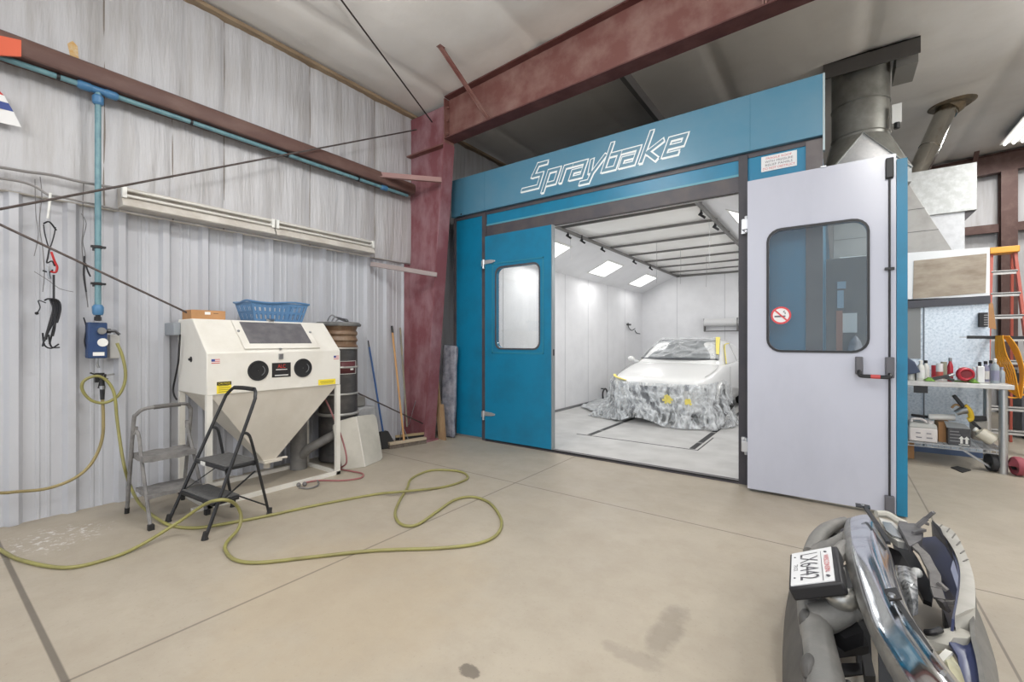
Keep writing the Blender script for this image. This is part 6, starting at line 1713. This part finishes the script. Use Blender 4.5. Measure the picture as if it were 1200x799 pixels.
# hood with a slanting edge in front of the ducts
hd = thing('extract_hood', 'grey sloping sheet metal hood at the side of the booth above the mixing room', 'hood', (0.5, 7.7, 2.5))
p1 = ay(1063, 212, 7.9); p2 = ay(1116, 290, 7.9)
m_hood = M('grey hood sheet', (164, 162, 158), 0.45, 0.5, rgb2=(146, 144, 140), scale=4)
MB().prism([(-0.02, 7.9, 2.56), (p2.x, 7.9, 2.56), (p1.x, 7.9, p1.z), (-0.02, 7.9, p1.z)], (0, 0.42, 0)).build('hood_body', m_hood, hd, bevel=0.004)
for z in (2.85, 3.15):
    MB().box(-0.02, p1.x + (p2.x - p1.x) * (p1.z - z) / (p1.z - 2.56), 7.897, 7.9, z - 0.003, z + 0.003).build('hood_seam', m_trim, hd)
MB().box(-0.02, p2.x + 0.01, 7.86, 7.93, 2.535, 2.565).build('hood_edge', m_black, hd)

# mixing room front of galvanised sheet
mx = thing('mixing_room', 'mottled galvanised mixing room front with a papered window above the bench', 'mixing room', (0.7, 7.62, 0))
YM = 7.62
m_spang = M('spangled galvanised sheet', (226, 236, 246), 0.42, 0.15, rgb2=(186, 202, 216), scale=40, lo=0.42, hi=0.70, detail=3)
MB().box(0.10, 1.49, YM, YM + 0.04, 0.06, 1.94).build('wall_sheet', m_spang, mx)
MB().box(1.45, 1.49, YM + 0.04, 9.0, 0.0, 2.5).build('side_sheet', m_spang, mx)
MB().box(0.10, 1.49, YM - 0.012, YM + 0.04, 0.0, 0.07).build('bottom_channel', M('blue grey base', (96, 116, 150), 0.5), mx)
MB().box(0.905, 0.915, YM - 0.012, YM, 0.07, 1.9).build('sheet_joint', M('dark joint', (104, 110, 118), 0.5, 0.4), mx)
MB().box(0.10, 0.88, YM - 0.006, YM, 1.18, 1.90).build('grey_panel', M('grey board', (140, 142, 142), 0.6), mx)
MB().prism([(0.05, YM, 1.895), (1.49, YM, 1.945), (1.49, YM, 2.52), (0.05, YM, 2.56)], (0, 0.04, 0)).build('window_board', M('white board', (238, 240, 241), 0.5), mx)
m_tan = M('tan smeared paper', (176, 164, 148), 0.6, rgb2=(140, 126, 110), scale=6, stretch=(0.6, 1, 1.6), lo=0.4, hi=0.75, detail=9)
MB().prism([(0.805, YM - 0.004, 1.945), (1.455, YM - 0.004, 1.98), (1.465, YM - 0.004, 2.45), (0.815, YM - 0.004, 2.43)], (0, 0.004, 0)).build('papered_window', m_tan, mx)
MB().prism([(0.05, YM - 0.03, 1.80), (1.49, YM - 0.03, 1.85), (1.49, YM - 0.03, 1.945), (0.05, YM - 0.03, 1.895)], (0, 0.03, 0)).build('steel_angle', M('dark angle', (74, 74, 80), 0.45, 0.3), mx)
p0_, p1_ = ay(1147, 383, YM - 0.05), ay(1158, 366, YM - 0.05)
cg = thing('clip_holder', 'small black clip holder on the galvanised sheet above the bench', 'holder', (p0_.x, YM - 0.05, p0_.z))
MB().box(p0_.x, p1_.x, YM - 0.05, YM, p0_.z, p1_.z).build('body', m_black, cg, bevel=0.004)
b = MB()
for k in range(5): b.box(p1_.x - 0.035, p1_.x - 0.003, YM - 0.056, YM - 0.05, p0_.z + 0.02 + 0.028 * k, p0_.z + 0.032 + 0.028 * k)
b.build('clips', m_conduit, cg)
P = [ay(*p, YM + 0.02) for p in ((1158, 352), (1163, 356), (1167, 386), (1158, 384))]
tag(MB().prism(P, (0.0, -0.022, 0)).build('cardboard_flap', m_card), 'curled tan cardboard at the right edge of the galvanised sheet', 'cardboard')
# black bar with the orange cord
pb0, pb1 = ay(1133, 395, 7.3), ay(1230, 396, 7.3)
br = thing('wall_bar', 'black horizontal bar sticking out over the right end of the bench', 'bar', pb0)
MB().bar(pb0, pb1, 0.035, 0.035).bar(pb0 + V((0.25, 0, 0)), (pb0.x + 0.25, YM, pb0.z), 0.03, 0.03).build('bar', m_black, br)
MB().bar(pb0 + V((-0.06, 0, 0)), pb0, 0.01, 0.01).build('tip', m_steel, br)
m_ocord = M('orange yellow cord', (226, 160, 52), 0.5)
oc = thing('extension_cord', 'bundle of orange yellow extension cord hung on the black bar', 'cord', ay(1176, 430, 7.25))
b = MB()
for k in range(7):
    dx = (k - 3) * 2.0; yy = 7.25 - 0.012 * k
    P = [ay(1171 + dx * 0.6, 393, yy), ay(1173 + dx, 415, yy), ay(1181 + dx * 1.2, 440 - k, yy), ay(1189 + dx * 1.1, 458 + k * 1.5, yy), ay(1197 + dx * 0.5, 452 - k * 2, yy), ay(1197 + dx * 0.4, 430, yy), ay(1189 + dx * 0.6, 408, yy), ay(1179 + dx * 0.5, 393.5, yy)]
    b.tube(spline(P, 5), 0.0075, 6)
b.tube(spline([ay(1170, 456, 7.2), ay(1178, 464, 7.2), ay(1190, 466, 7.2), ay(1200, 462, 7.2)], 5), 0.01, 6)
b.build('cord_loops', m_ocord, oc, smooth=60)

# bench on casters ---------------------------------------------------------------------------
bn = thing('work_bench', 'wheeled metal work bench with a lower wire shelf against the galvanised sheet', 'work bench', (0.95, 7.15, 0))
bx0, bx1, by0, by1, bt = 0.42, 1.51, 6.80, 7.56, 0.945
m_top = M('scratched bench top', (206, 206, 204), 0.35, 0.3, rgb2=(186, 184, 182), scale=9)
MB().box(bx0, bx1, by0, by1, bt - 0.05, bt).build('bench_top', m_top, bn, bevel=0.004)
m_leg = M('zinc leg', (190, 190, 190), 0.35, 0.7)
for x, y in ((1.44, 6.86), (1.44, 7.48), (0.5, 6.86), (0.5, 7.48)):
    MB().tube([(x, y, 0.0 if y > 7 else 0.002), (x, y, bt - 0.05)], 0.034, 14).build('leg', m_leg, bn)
sz = 0.245
b = MB()
for k in range(12): b.bar((bx0 + 0.06, by0 + 0.06 + 0.055 * k, sz), (bx1 - 0.05, by0 + 0.06 + 0.055 * k, sz), 0.006)
for k in range(2): b.bar((bx0 + 0.06, by0 + 0.055, sz - 0.006 - 0.035 * k), (bx1 - 0.05, by0 + 0.055, sz - 0.006 - 0.035 * k), 0.009)
for k in range(20): b.tube([(bx0 + 0.07 + 0.05 * k, by0 + 0.055, sz - 0.04), (bx0 + 0.07 + 0.05 * k, by0 + 0.055, sz), (bx0 + 0.07 + 0.05 * k, by1 - 0.06, sz)], 0.003, 5)
b.build('wire_shelf', m_steel, bn)
MB().bar((1.12, 6.90, 0.22), (1.36, 6.92, 0.04), 0.02).build('brace', m_steel, bn)
for k, (x, y) in enumerate(((1.375, 6.93), (1.545, 6.86))):
    w = MB().lathe([(0.04, -0.034), (0.09, -0.034), (0.098, -0.02), (0.098, 0.02), (0.09, 0.034), (0.04, 0.034)], (x, y, 0.098), 24, (1, 0.25, 0)).build('caster', M('red caster' if k else 'black caster', (150, 70, 80) if k else (46, 46, 48), 0.6), bn)
    MB().lathe([(0.001, -0.040), (0.04, -0.038), (0.04, 0.038), (0.001, 0.040)], (x, y, 0.098), 14, (1, 0.25, 0)).build('hub', m_steel if not k else m_black, w)
MB().tube([(1.375, 6.93, 0.098), (1.545, 6.86, 0.098)], 0.012, 8).build('axle', m_steel, bn)
sk = ay(1079, 462, by0 + 0.02)
MB().box(sk.x - 0.06, sk.x + 0.06, by0 + 0.02, by0 + 0.03, bt - 0.13, bt - 0.05).build('drawer_tab', m_blackmetal, bn)

# things on the bench top -------------------------------------------------------------------
BZ = bt
def bottle(px_, y, w_px, top_py, mat, capmat, label, kind='bottle', neck=0.45, cap=True, labelmat=None, shape='round', grp='bottles and cans on the bench'):
    p = ay(px_, 450, y); d = p.x * -sa + y * ca
    r = w_px / 2 * d / FOC / 1.45
    hgt = max(0.06, ay(px_, top_py, y).z - BZ)
    t = thing(kind, label, kind, (p.x, y, BZ), grp)
    if kind == 'can':
        MB().lathe([(r * 0.97, 0), (r, 0.006), (r, hgt - 0.006), (r * 0.97, hgt)], (p.x, y, BZ), 18).build('body', mat, t)
        MB().lathe([(r * 0.9, hgt - 0.002), (r * 0.9, hgt + 0.002)], (p.x, y, BZ), 18).build('lid', m_steel, t)
    elif shape == 'square':
        MB().box(p.x - r, p.x + r, y - r * 0.8, y + r * 0.8, BZ, BZ + hgt * 0.8).build('body', mat, t, bevel=r * 0.3)
        MB().lathe([(r * 0.5, hgt * 0.78), (r * 0.45, hgt)], (p.x - r * 0.2, y, BZ), 12).build('cap', capmat, t)
    else:
        MB().lathe([(r * 0.95, 0), (r, 0.01), (r, hgt * 0.62), (r * 0.8, hgt * 0.72), (r * neck, hgt * 0.80), (r * neck, hgt * 0.86)], (p.x, y, BZ), 18).build('body', mat, t)
        MB().lathe([(r * (neck + 0.08), hgt * 0.85), (r * (neck + 0.08), hgt * 0.98), (r * neck * 0.8, hgt)], (p.x, y, BZ), 14).build('cap', capmat, t)
    if labelmat:
        MB().lathe([(r * 1.01, hgt * 0.12), (r * 1.01, hgt * 0.52)], (p.x, y, BZ), 18).build('label', labelmat, t)
    return t
m_milk = M('milky plastic', (214, 214, 208), 0.4)
m_red2 = M('red plastic', (176, 44, 58), 0.4)
m_blueg = M('grey violet bottle', (138, 138, 160), 0.35)
m_clear = M('grey clear bottle', (158, 166, 172), 0.2)
bottle(1068, 7.0, 12, 437, m_milk, m_whitep, 'milky tub nearest the white door on the bench', 'can')
bottle(1079, 7.05, 10, 422, m_milk, m_whitep, 'white bottle under the blue grey funnel on the bench', 'bottle', labelmat=m_paper)
bottle(1085, 7.30, 9, 422, m_milk, m_black, 'white bottle with a black cap at the left of the bench', 'bottle')
bottle(1096, 7.35, 10, 428, m_red2, m_steel, 'dark red can left of the mixed tins on the bench', 'can')
bottle(1101, 7.15, 9, 426, m_paper, m_steel, 'white tin with red marks on the bench left of the red spray gun bottle', 'can', labelmat=M('red tin label', (196, 96, 84), 0.5))
bottle(1106, 7.40, 8, 424, M('olive tin', (150, 148, 128), 0.5), m_steel, 'greenish tin at the back of the bench left of the tall red bottle', 'can')
bottle(1113.5, 7.05, 7.5, 419, m_red2, m_steel, 'tall narrow red bottle with a silver top in the middle of the bench', 'bottle', neck=0.5)
bottle(1125, 7.35, 7, 430, m_clear, m_whitep, 'small clear bottle behind the red hose reel on the bench', 'bottle')
bottle(1141, 7.2, 6, 430, m_clear, m_whitep, 'clear bottle right of the red coil on the bench', 'bottle')
bottle(1149, 7.0, 9, 424, m_paper, m_black, 'white square bottle at the right of the bench', 'bottle', shape='square')
bottle(1155, 7.22, 9, 423, m_blueg, m_black, 'violet grey bottle with black cap right of the white square bottle', 'bottle', labelmat=m_milk)
bottle(1161, 7.38, 8, 422, m_blueg, m_black, 'second violet grey bottle with black cap at the back of the bench', 'bottle')
bottle(1166, 7.0, 11, 420, m_clear, m_whitep, 'large grey clear bottle at the right end of the bench', 'bottle', neck=0.3, labelmat=m_blueg)
bottle(1174, 7.15, 8, 430, m_clear, m_blueg, 'small grey bottle last at the right end of the bench', 'bottle')
# red coil, green rag and tool
pc = ay(1130, 440, 7.05)
rc = thing('air_coil', 'red coiled air line lying on the middle of the bench', 'coil', (pc.x, 7.05, BZ))
b = MB()
for k in range(4):
    b.tube([(pc.x + (0.060 - 0.006 * (k % 2)) * math.cos(a), 6.98 + 0.024 * k + 0.02 * math.cos(a), BZ + 0.088 + 0.060 * math.sin(a)) for a in [2 * PI * i / 22 for i in range(22)]], 0.018, 6, closed=True)
b.build('coil', m_red2, rc, smooth=60)
MB().tube([(pc.x, 6.985, BZ + 0.088), (pc.x, 7.055, BZ + 0.088)], 0.05, 20).build('core', M('dark red core', (132, 34, 44), 0.5), rc)
MB().box(pc.x - 0.09, pc.x + 0.09, 7.0, 7.1, BZ, BZ + 0.012).build('pad', M('green pad', (92, 132, 56), 0.7), rc)
def rag(px0, px1, y, col, label, hgt=0.05):
    a, c = ay(px0, 449, y), ay(px1, 449, y)
    rows = []
    for i in range(9):
        row = []
        for j in range(9):
            u, v = j / 8, i / 8
            row.append((a.x + (c.x - a.x) * u, y - 0.1 + 0.2 * v, BZ + 0.003 + hgt * (math.sin(PI * u) * math.sin(PI * v)) * (0.6 + 0.8 * abs(noise.noise(V((u * 4, v * 4, px0)))))))
        rows.append(row)
    tag(MB().slab(rows, (0, 0, 0.006)).build('shop_rag', M('rag ' + label[:6], col, 0.85), subsurf=1), label, 'rag')
rag(1083, 1095, 6.95, (110, 150, 66), 'green rag crumpled on the left part of the bench')
rag(1136, 1146, 6.93, (104, 140, 60), 'small green rag under the right end of the red coil')
gn = thing('spray_gun', 'dark spray tool lying among the tins on the bench', 'spray gun', ay(1105, 447, 6.93))
g = ay(1105, 445, 6.93)
MB().bar((g.x - 0.12, 6.93, BZ + 0.015), (g.x + 0.05, 6.93, BZ + 0.07), 0.035).bar((g.x + 0.02, 6.93, BZ + 0.05), (g.x + 0.09, 6.93, BZ + 0.018), 0.03).build('body', M('dark tool', (66, 66, 66), 0.4, 0.5), gn, bevel=0.006)
MB().tube([(g.x + 0.05, 6.93, BZ + 0.07), (g.x + 0.09, 6.93, BZ + 0.09)], 0.018, 10).build('nozzle', m_steel, gn)
# blue grey funnel / hood hanging at the left end
fn = thing('blue_shield', 'blue grey pointed plastic shield hanging over the left end of the bench', 'shield', ay(1066, 437, 6.95))
P = [ay(*p, 6.9) for p in ((1050, 416), (1062, 417), (1072, 424), (1079, 436), (1071, 438), (1050, 440))]
MB().prism(P, (0, 0.1, 0)).build('shell', M('blue grey plastic', (66, 78, 102), 0.5), fn, bevel=0.01)
MB().tube([ay(1073, 437, 6.95), V((ay(1073, 437, 6.95).x, 6.95, BZ))], 0.008, 8).build('stand', m_black, fn)

# lower shelf ----------------------------------------------------------------------------------
SZ = sz + 0.004
def sx_(px_, y): return ay(px_, 500, y).x
y = 6.93
jx0, jx1 = sx_(1064.5, y), sx_(1098, y)
jug = thing('white_container', 'white plastic jerry can with a printed label on the lower bench shelf', 'container', ((jx0 + jx1) / 2, y, SZ))
jz = 0.225
m_jug = M('jug plastic', (222, 216, 214), 0.4)
MB().box(jx0, jx1, y - 0.05, y + 0.17, SZ, SZ + jz * 0.72).build('body', m_jug, jug, bevel=0.015)
MB().prism([(jx0, y - 0.05, SZ + jz * 0.70), (jx1, y - 0.05, SZ + jz * 0.70), (jx1 - 0.01, y - 0.04, SZ + jz * 0.92), (jx0 + 0.01, y - 0.04, SZ + jz * 0.95)], (0, 0.2, 0)).build('shoulder', M('grey shoulder', (190, 190, 186), 0.4), jug, bevel=0.01)
MB().tube(spline([(jx0 + 0.03, y + 0.04, SZ + jz * 0.9), (jx0 + 0.04, y + 0.04, SZ + jz * 1.08), (jx0 + 0.12, y + 0.04, SZ + jz * 1.1), (jx0 + 0.17, y + 0.04, SZ + jz * 0.93)]), 0.014, 8).build('handle', m_jug, jug)
MB().lathe([(0.028, 0), (0.028, 0.03)], (jx1 - 0.05, y + 0.04, SZ + jz * 0.92), 14).build('cap', m_jug, jug)
b = MB()
for k in range(2):
    for q_ in range(2): b.box(jx0 + 0.06 + 0.09 * q_, jx0 + 0.11 + 0.09 * q_ - 0.01 * k, y - 0.053, y - 0.0495, SZ + 0.045 + 0.05 * k, SZ + 0.058 + 0.05 * k)
b.build('printed_lines', M('label grey print', (140, 138, 144), 0.6), jug)
bx0_, bx1_ = sx_(1099, 7.0), sx_(1107, 7.0)
tag(MB().box(bx0_ + 0.005, sx_(1112, 7.15), 7.0, 7.25, SZ, SZ + 0.225).build('brown_box', m_card, bevel=0.004), 'brown carton between the white container and the black box on the lower shelf', 'box')
kx0, kx1 = sx_(1110.5, 6.9), sx_(1137, 6.9)
kb = thing('black_carton', 'black carton with two white up arrows on the lower bench shelf', 'box', ((kx0 + kx1) / 2, 6.95, SZ))
m_kbox = M('black printed carton', (62, 62, 66), 0.5, rgb2=(82, 82, 84), scale=10)
MB().box(kx0, kx1, 6.88, 6.985, SZ, SZ + 0.19).build('carton', m_kbox, kb, bevel=0.004)
MB().prism([(kx0 - 0.01, 6.88, SZ + 0.19), (kx1, 6.88, SZ + 0.19), (kx1 - 0.03, 6.95, SZ + 0.225), (kx0 - 0.02, 6.95, SZ + 0.245)], (0, 0.03, 0.004)).build('open_flap', M('grey film flap', (150, 154, 156), 0.3), kb)
b = MB()
for ax_ in (0.60, 0.83):
    x = kx0 + (kx1 - kx0) * ax_; z = SZ + 0.025; yy = 6.878
    b.prism([(x - 0.010, yy, z), (x + 0.010, yy, z), (x + 0.010, yy, z + 0.05), (x + 0.024, yy, z + 0.05), (x, yy, z + 0.082), (x - 0.024, yy, z + 0.05), (x - 0.010, yy, z + 0.05)], (0, 0.003, 0))
b.box(kx0 + (kx1 - kx0) * 0.48, kx0 + (kx1 - kx0) * 0.95, 6.878, 6.881, SZ + 0.008, SZ + 0.016)
b.build('up_arrows', m_whitep, kb)
b = MB()
for k in range(4): b.box(kx0 + 0.015, kx0 + 0.10 - 0.012 * (k % 2), 6.878, 6.881, SZ + 0.04 + 0.035 * k, SZ + 0.052 + 0.035 * k)
b.build('printed_lines', M('grey print', (128, 128, 130), 0.6), kb)
# rolled tube and grinder on top of the boxes
ty = 7.06
tag(MB().tube([(sx_(1088, ty), ty, SZ + 0.27), (sx_(1119, ty), ty, SZ + 0.285)], 0.035, 14).build('white_roll', m_whitep), 'white roll lying on top of the boxes on the lower shelf', 'roll')
tag(MB().bar((sx_(1068, 7.1), 7.12, SZ + 0.27), (sx_(1090, 7.1), 7.12, SZ + 0.26), 0.05, 0.03).build('dark_tool', m_black, bevel=0.01), 'dark tool lying on the white container on the lower shelf', 'tool')
gr = thing('angle_grinder', 'yellow and black grinder with an upright handle on the black carton', 'grinder', ay(1128, 485, 6.97))
G0 = lambda x, y_: ay(x, y_, 6.96)
MB().tube([G0(1120, 484), G0(1127, 481), G0(1133, 480)], [0.03, 0.04, 0.045], 12).build('motor', m_steel, gr)
MB().tube(spline([G0(1130, 475), G0(1136, 481), G0(1138, 490), G0(1134, 492)], 4), 0.026, 10).build('yellow_housing', M('tool yellow', (222, 186, 44), 0.4), gr)
MB().bar(G0(1117.5, 463), G0(1129, 477), 0.05, 0.035).build('handle', m_black, gr, bevel=0.008)
b = MB().tube(spline([G0(1115, 478), G0(1120, 474), G0(1126, 476)], 4), 0.012, 8); b.build('guard', M('tan guard', (150, 120, 84), 0.5), gr)
# white bottle lying and dusty machine
wbl = thing('lying_bottle', 'cream plastic bottle lying at the right end of the lower shelf', 'bottle', ay(1155, 512, 6.93))
q0, q1 = ay(1146, 505, 6.92), ay(1166, 517, 6.9)
dd = (q1 - q0)
MB().tube([q0 - dd * 0.12, q0, q0 + dd * 0.1, q0 + dd * 0.75, q0 + dd * 0.95, q0 + dd * 1.0], [0.02, 0.022, 0.06, 0.066, 0.058, 0.03], 16).build('body', M('cream plastic', (214, 208, 192), 0.45), wbl)
MB().tube([q0 - dd * 0.25, q0 - dd * 0.1], 0.026, 12).build('cap', m_whitep, wbl)
sm = thing('shop_machine', 'grey and white hand machine beside the lying bottle on the lower shelf', 'machine', ay(1145, 500, 7.1))
MB().hexa([ay(*p, 7.05) for p in ((1140, 515), (1158, 518), (1158, 494), (1140, 494))], [ay(*p, 7.05) + V((0, 0.16, 0)) for p in ((1140, 515), (1158, 518), (1158, 494), (1140, 494))]).build('case', M('grey case', (176, 172, 164), 0.5), sm, bevel=0.01)
MB().bar(ay(1138, 493, 7.0), ay(1152, 506, 7.0), 0.05, 0.03).bar(ay(1140, 490, 7.05), ay(1156, 490, 7.05), 0.06, 0.05).build('dark_parts', m_black, sm, bevel=0.006)
tag(MB().box(sx_(1050, 7.2), sx_(1070, 7.2), 7.1, 7.35, 0.002, 0.19).build('floor_box', m_card, bevel=0.004), 'brown carton on the floor under the left end of the bench', 'box')
fp = az(1126, 551, 0.004)
tag(MB().prism([az(1114, 548, 0.002), az(1122, 546.5, 0.002), az(1138, 551, 0.002), az(1128, 554, 0.002)], (0, 0, 0.006)).build('floor_scrap', m_rubber), 'flat black rubber scrap on the floor in front of the bench', 'scrap')

# stepladder behind the bench end -----------------------------------------------------------
la = thing('stepladder', 'tall orange capped fibreglass stepladder standing behind the bench end', 'stepladder', (1.8, 8.4, 0))
m_frp = M('red orange fibreglass rail', (170, 84, 70), 0.5)
m_alu = M('aluminium tread', (176, 174, 170), 0.4, 0.6)
yl0, yl1 = 8.35, 7.95                          # top and foot of the front rails
zt = 2.56
xa0, xb0 = 1.645, 1.85
def lrail(s, z):
    t = z / zt
    return V(((xa0 if s < 0 else xb0) + s * 0.13 * (1 - t) , yl1 + (yl0 - yl1) * t, z))
MB().box(xa0 - 0.03, xb0 + 0.03, yl0 - 0.09, yl0 + 0.12, zt - 0.03, zt + 0.05).build('top_cap', M('orange cap', (226, 160, 62), 0.45), la, bevel=0.01)
for s in (-1, 1):
    MB().bar(lrail(s, 0.0), lrail(s, zt - 0.02), 0.028, 0.075, up=(0, 1, 0)).build('rail', m_frp, la)
    MB().bar(lrail(s, 0.0) + V((0, 1.15, 0)), lrail(s, zt - 0.02) + V((0, 0.1, 0)), 0.025, 0.05, up=(0, 1, 0)).build('rear_rail', m_frp, la)
z = 0.3
for k in range(8):
    zz = 0.30 + 0.285 * k
    a, c = lrail(-1, zz), lrail(1, zz)
    MB().box(a.x, c.x, a.y - 0.04, a.y + 0.04, zz - 0.012, zz + 0.012).box(a.x, c.x, a.y - 0.04, a.y - 0.034, zz - 0.04, zz).build('tread', m_alu, la)
# dark equipment at the right edge behind
eq = thing('tool_cabinet', 'dark steel cabinet and machine at the right edge behind the hanging cord', 'cabinet', (2.55, 9.6, 0))
MB().box(2.15, 3.1, 9.4, 10.1, 0.12, 0.95).build('body', M('dark cabinet', (66, 68, 76), 0.5, rgb2=(92, 92, 98), scale=5), eq, bevel=0.01)
MB().box(2.10, 3.15, 9.35, 10.15, 0.95, 1.0).build('worktop', M('grey worktop', (112, 112, 112), 0.5), eq)
for x in (2.25, 2.7): MB().box(x, x + 0.4, 9.385, 9.4, 0.2, 0.88).build('door', M('cabinet door', (84, 86, 92), 0.5), eq, bevel=0.006)
for x in (2.2, 3.0): MB().box(x, x + 0.06, 9.45, 10.0, 0, 0.12).build('foot', m_black, eq)
mc = thing('bench_machine', 'dark machine standing on the cabinet at the right edge', 'machine', (2.5, 9.7, 1.0))
MB().box(2.3, 2.75, 9.5, 9.9, 1.0, 1.35).build('housing', m_blackmetal, mc, bevel=0.03)
MB().tube([(2.35, 9.45, 1.28), (2.35, 9.6, 1.28)], 0.09, 16).build('wheel_guard', m_trim, mc)
MB().box(2.4, 2.6, 9.55, 9.8, 1.35, 1.6).build('head', M('machine head', (88, 88, 96), 0.5), mc, bevel=0.02)

# things seen through the white door's window: control panel on the booth flank ----------------
pn_ = thing('control_cabinet', 'tall grey electrical cabinet seen through the window of the white door', 'cabinet', (0.12, 6.6, 0))
MB().box(-0.085, 0.30, 6.3, 6.75, 0.0, 2.35).build('housing', M('dark grey enamel', (96, 98, 100), 0.5, rgb2=(116, 114, 110), scale=4), pn_, bevel=0.006)
MB().box(0.01, 0.07, 6.285, 6.3, 0.3, 1.75).build('conduit_cover', M('salmon conduit', (168, 118, 100), 0.5), pn_)
MB().box(0.02, 0.10, 6.28, 6.3, 2.0, 2.08).box(0.02, 0.08, 6.285, 6.3, 1.78, 1.98).build('switch_plate', M('pale blue plate', (150, 176, 196), 0.4), pn_)
MB().box(0.06, 0.20, 6.292, 6.3, 1.50, 1.72).build('notice', m_paper, pn_)
hb = thing('hanging_bag', 'pale plastic bag and cloths hanging inside, seen through the door window', 'bag', (0.2, 6.2, 0.9))
MB().lathe([(0.015, 0.62), (0.05, 0.56), (0.085, 0.42), (0.09, 0.30), (0.06, 0.24), (0.01, 0.22)], (0.18, 6.2, 0.84), 16).build('bag', m_wrap, hb, smooth=60)
MB().tube([(0.18, 6.2, 1.45), (0.18, 6.3, 1.47)], 0.008, 6).build('hook', m_blackmetal, hb)
rows = [[(0.09 + 0.17 * j / 10, 6.24 + 0.03 * math.sin(j * 1.7), 0.55 + 0.7 * i / 6) for j in range(11)] for i in range(7)]
MB().slab(rows, (0, 0.015, 0)).build('cloth', M('olive cloth', (128, 124, 112), 0.8), hb, smooth=60)

# ================================================================== LIGHT
m_tubeon = emis('lit fluorescent lens', (255, 253, 248), 5.0)
def ceiling_light(x, y, w, l, label, power=0, drop=0.16, up=1.0):
    z = ceil_z(x) - drop
    t = thing('ceiling_light', label, 'ceiling light', (x, y, z), 'fluorescent roof lights')
    MB().hexa([(x - w / 2, y - l / 2, z), (x + w / 2, y - l / 2, z), (x + w / 2, y + l / 2, z), (x - w / 2, y + l / 2, z)],
              [(x - w / 3, y - l / 2, z + 0.08), (x + w / 3, y - l / 2, z + 0.08), (x + w / 3, y + l / 2, z + 0.08), (x - w / 3, y + l / 2, z + 0.08)]).build('housing', m_whitep, t)
    for k in range(4):
        xx = x - w * 0.36 + w * 0.24 * k
        MB().tube([(xx, y - l / 2 + 0.03, z - 0.015), (xx, y + l / 2 - 0.03, z - 0.015)], 0.018, 8).build('tube', m_tubeon, t)
    for yy in (y - l * 0.35, y + l * 0.35): MB().tube([(x, yy, z + 0.07), (x, yy, ceil_z(x) + 0.02)], 0.006, 6).build('hanger', m_conduit, t)
    if power:
        al = bpy.data.lights.new('roof_lamp', 'AREA'); al.shape = 'RECTANGLE'; al.size = w; al.size_y = l; al.energy = power; al.color = (1.0, 0.99, 0.97)
        ao = bpy.data.objects.new('roof_lamp', al); C.objects.link(ao); ao.location = (x, y, z - 0.05)
        if drop > 0.3:
            pl_ = bpy.data.lights.new('roof_lamp', 'POINT'); pl_.shadow_soft_size = 0.2; pl_.energy = power * POINTK * up; pl_.color = (1.0, 0.99, 0.97)  # point lamp added to brighten the roof lining, unseen fixtures only
            po = bpy.data.objects.new('roof_lamp', pl_); C.objects.link(po); po.location = (x, y, z - 0.22)
fx = az(1206, 150, ceil_z(2.6) - 0.16)
ceiling_light(2.62, 11.0, 0.45, 1.3, 'lit fluorescent roof light at the top right corner near the end wall', 60)
ROOF = 38; POINTK = 1.6
for k, (x, y) in enumerate(((-2.4, 2.05), (-2.6, -2.2), (0.6, 0.6), (0.9, -2.2), (4.2, 1.6), (4.2, 5.2), (4.2, -2.2), (2.7, 6.5))):  # unseen fixtures, added to light the shop
    ceiling_light(x, y, 0.2, 1.3, 'added unseen fluorescent roof light overhead that lights the shop', ROOF * (2.6 if y > 6 else 1.0), 0.6, 0.3 if y > 6 else 1.0)

w = bpy.data.worlds.new('sky'); SC.world = w; w.use_nodes = True
bg = w.node_tree.nodes['Background']
bg.inputs['Color'].default_value = (0.89, 0.93, 1.0, 1)
bg.inputs['Strength'].default_value = 1.9
SC.view_settings.exposure = 0.0
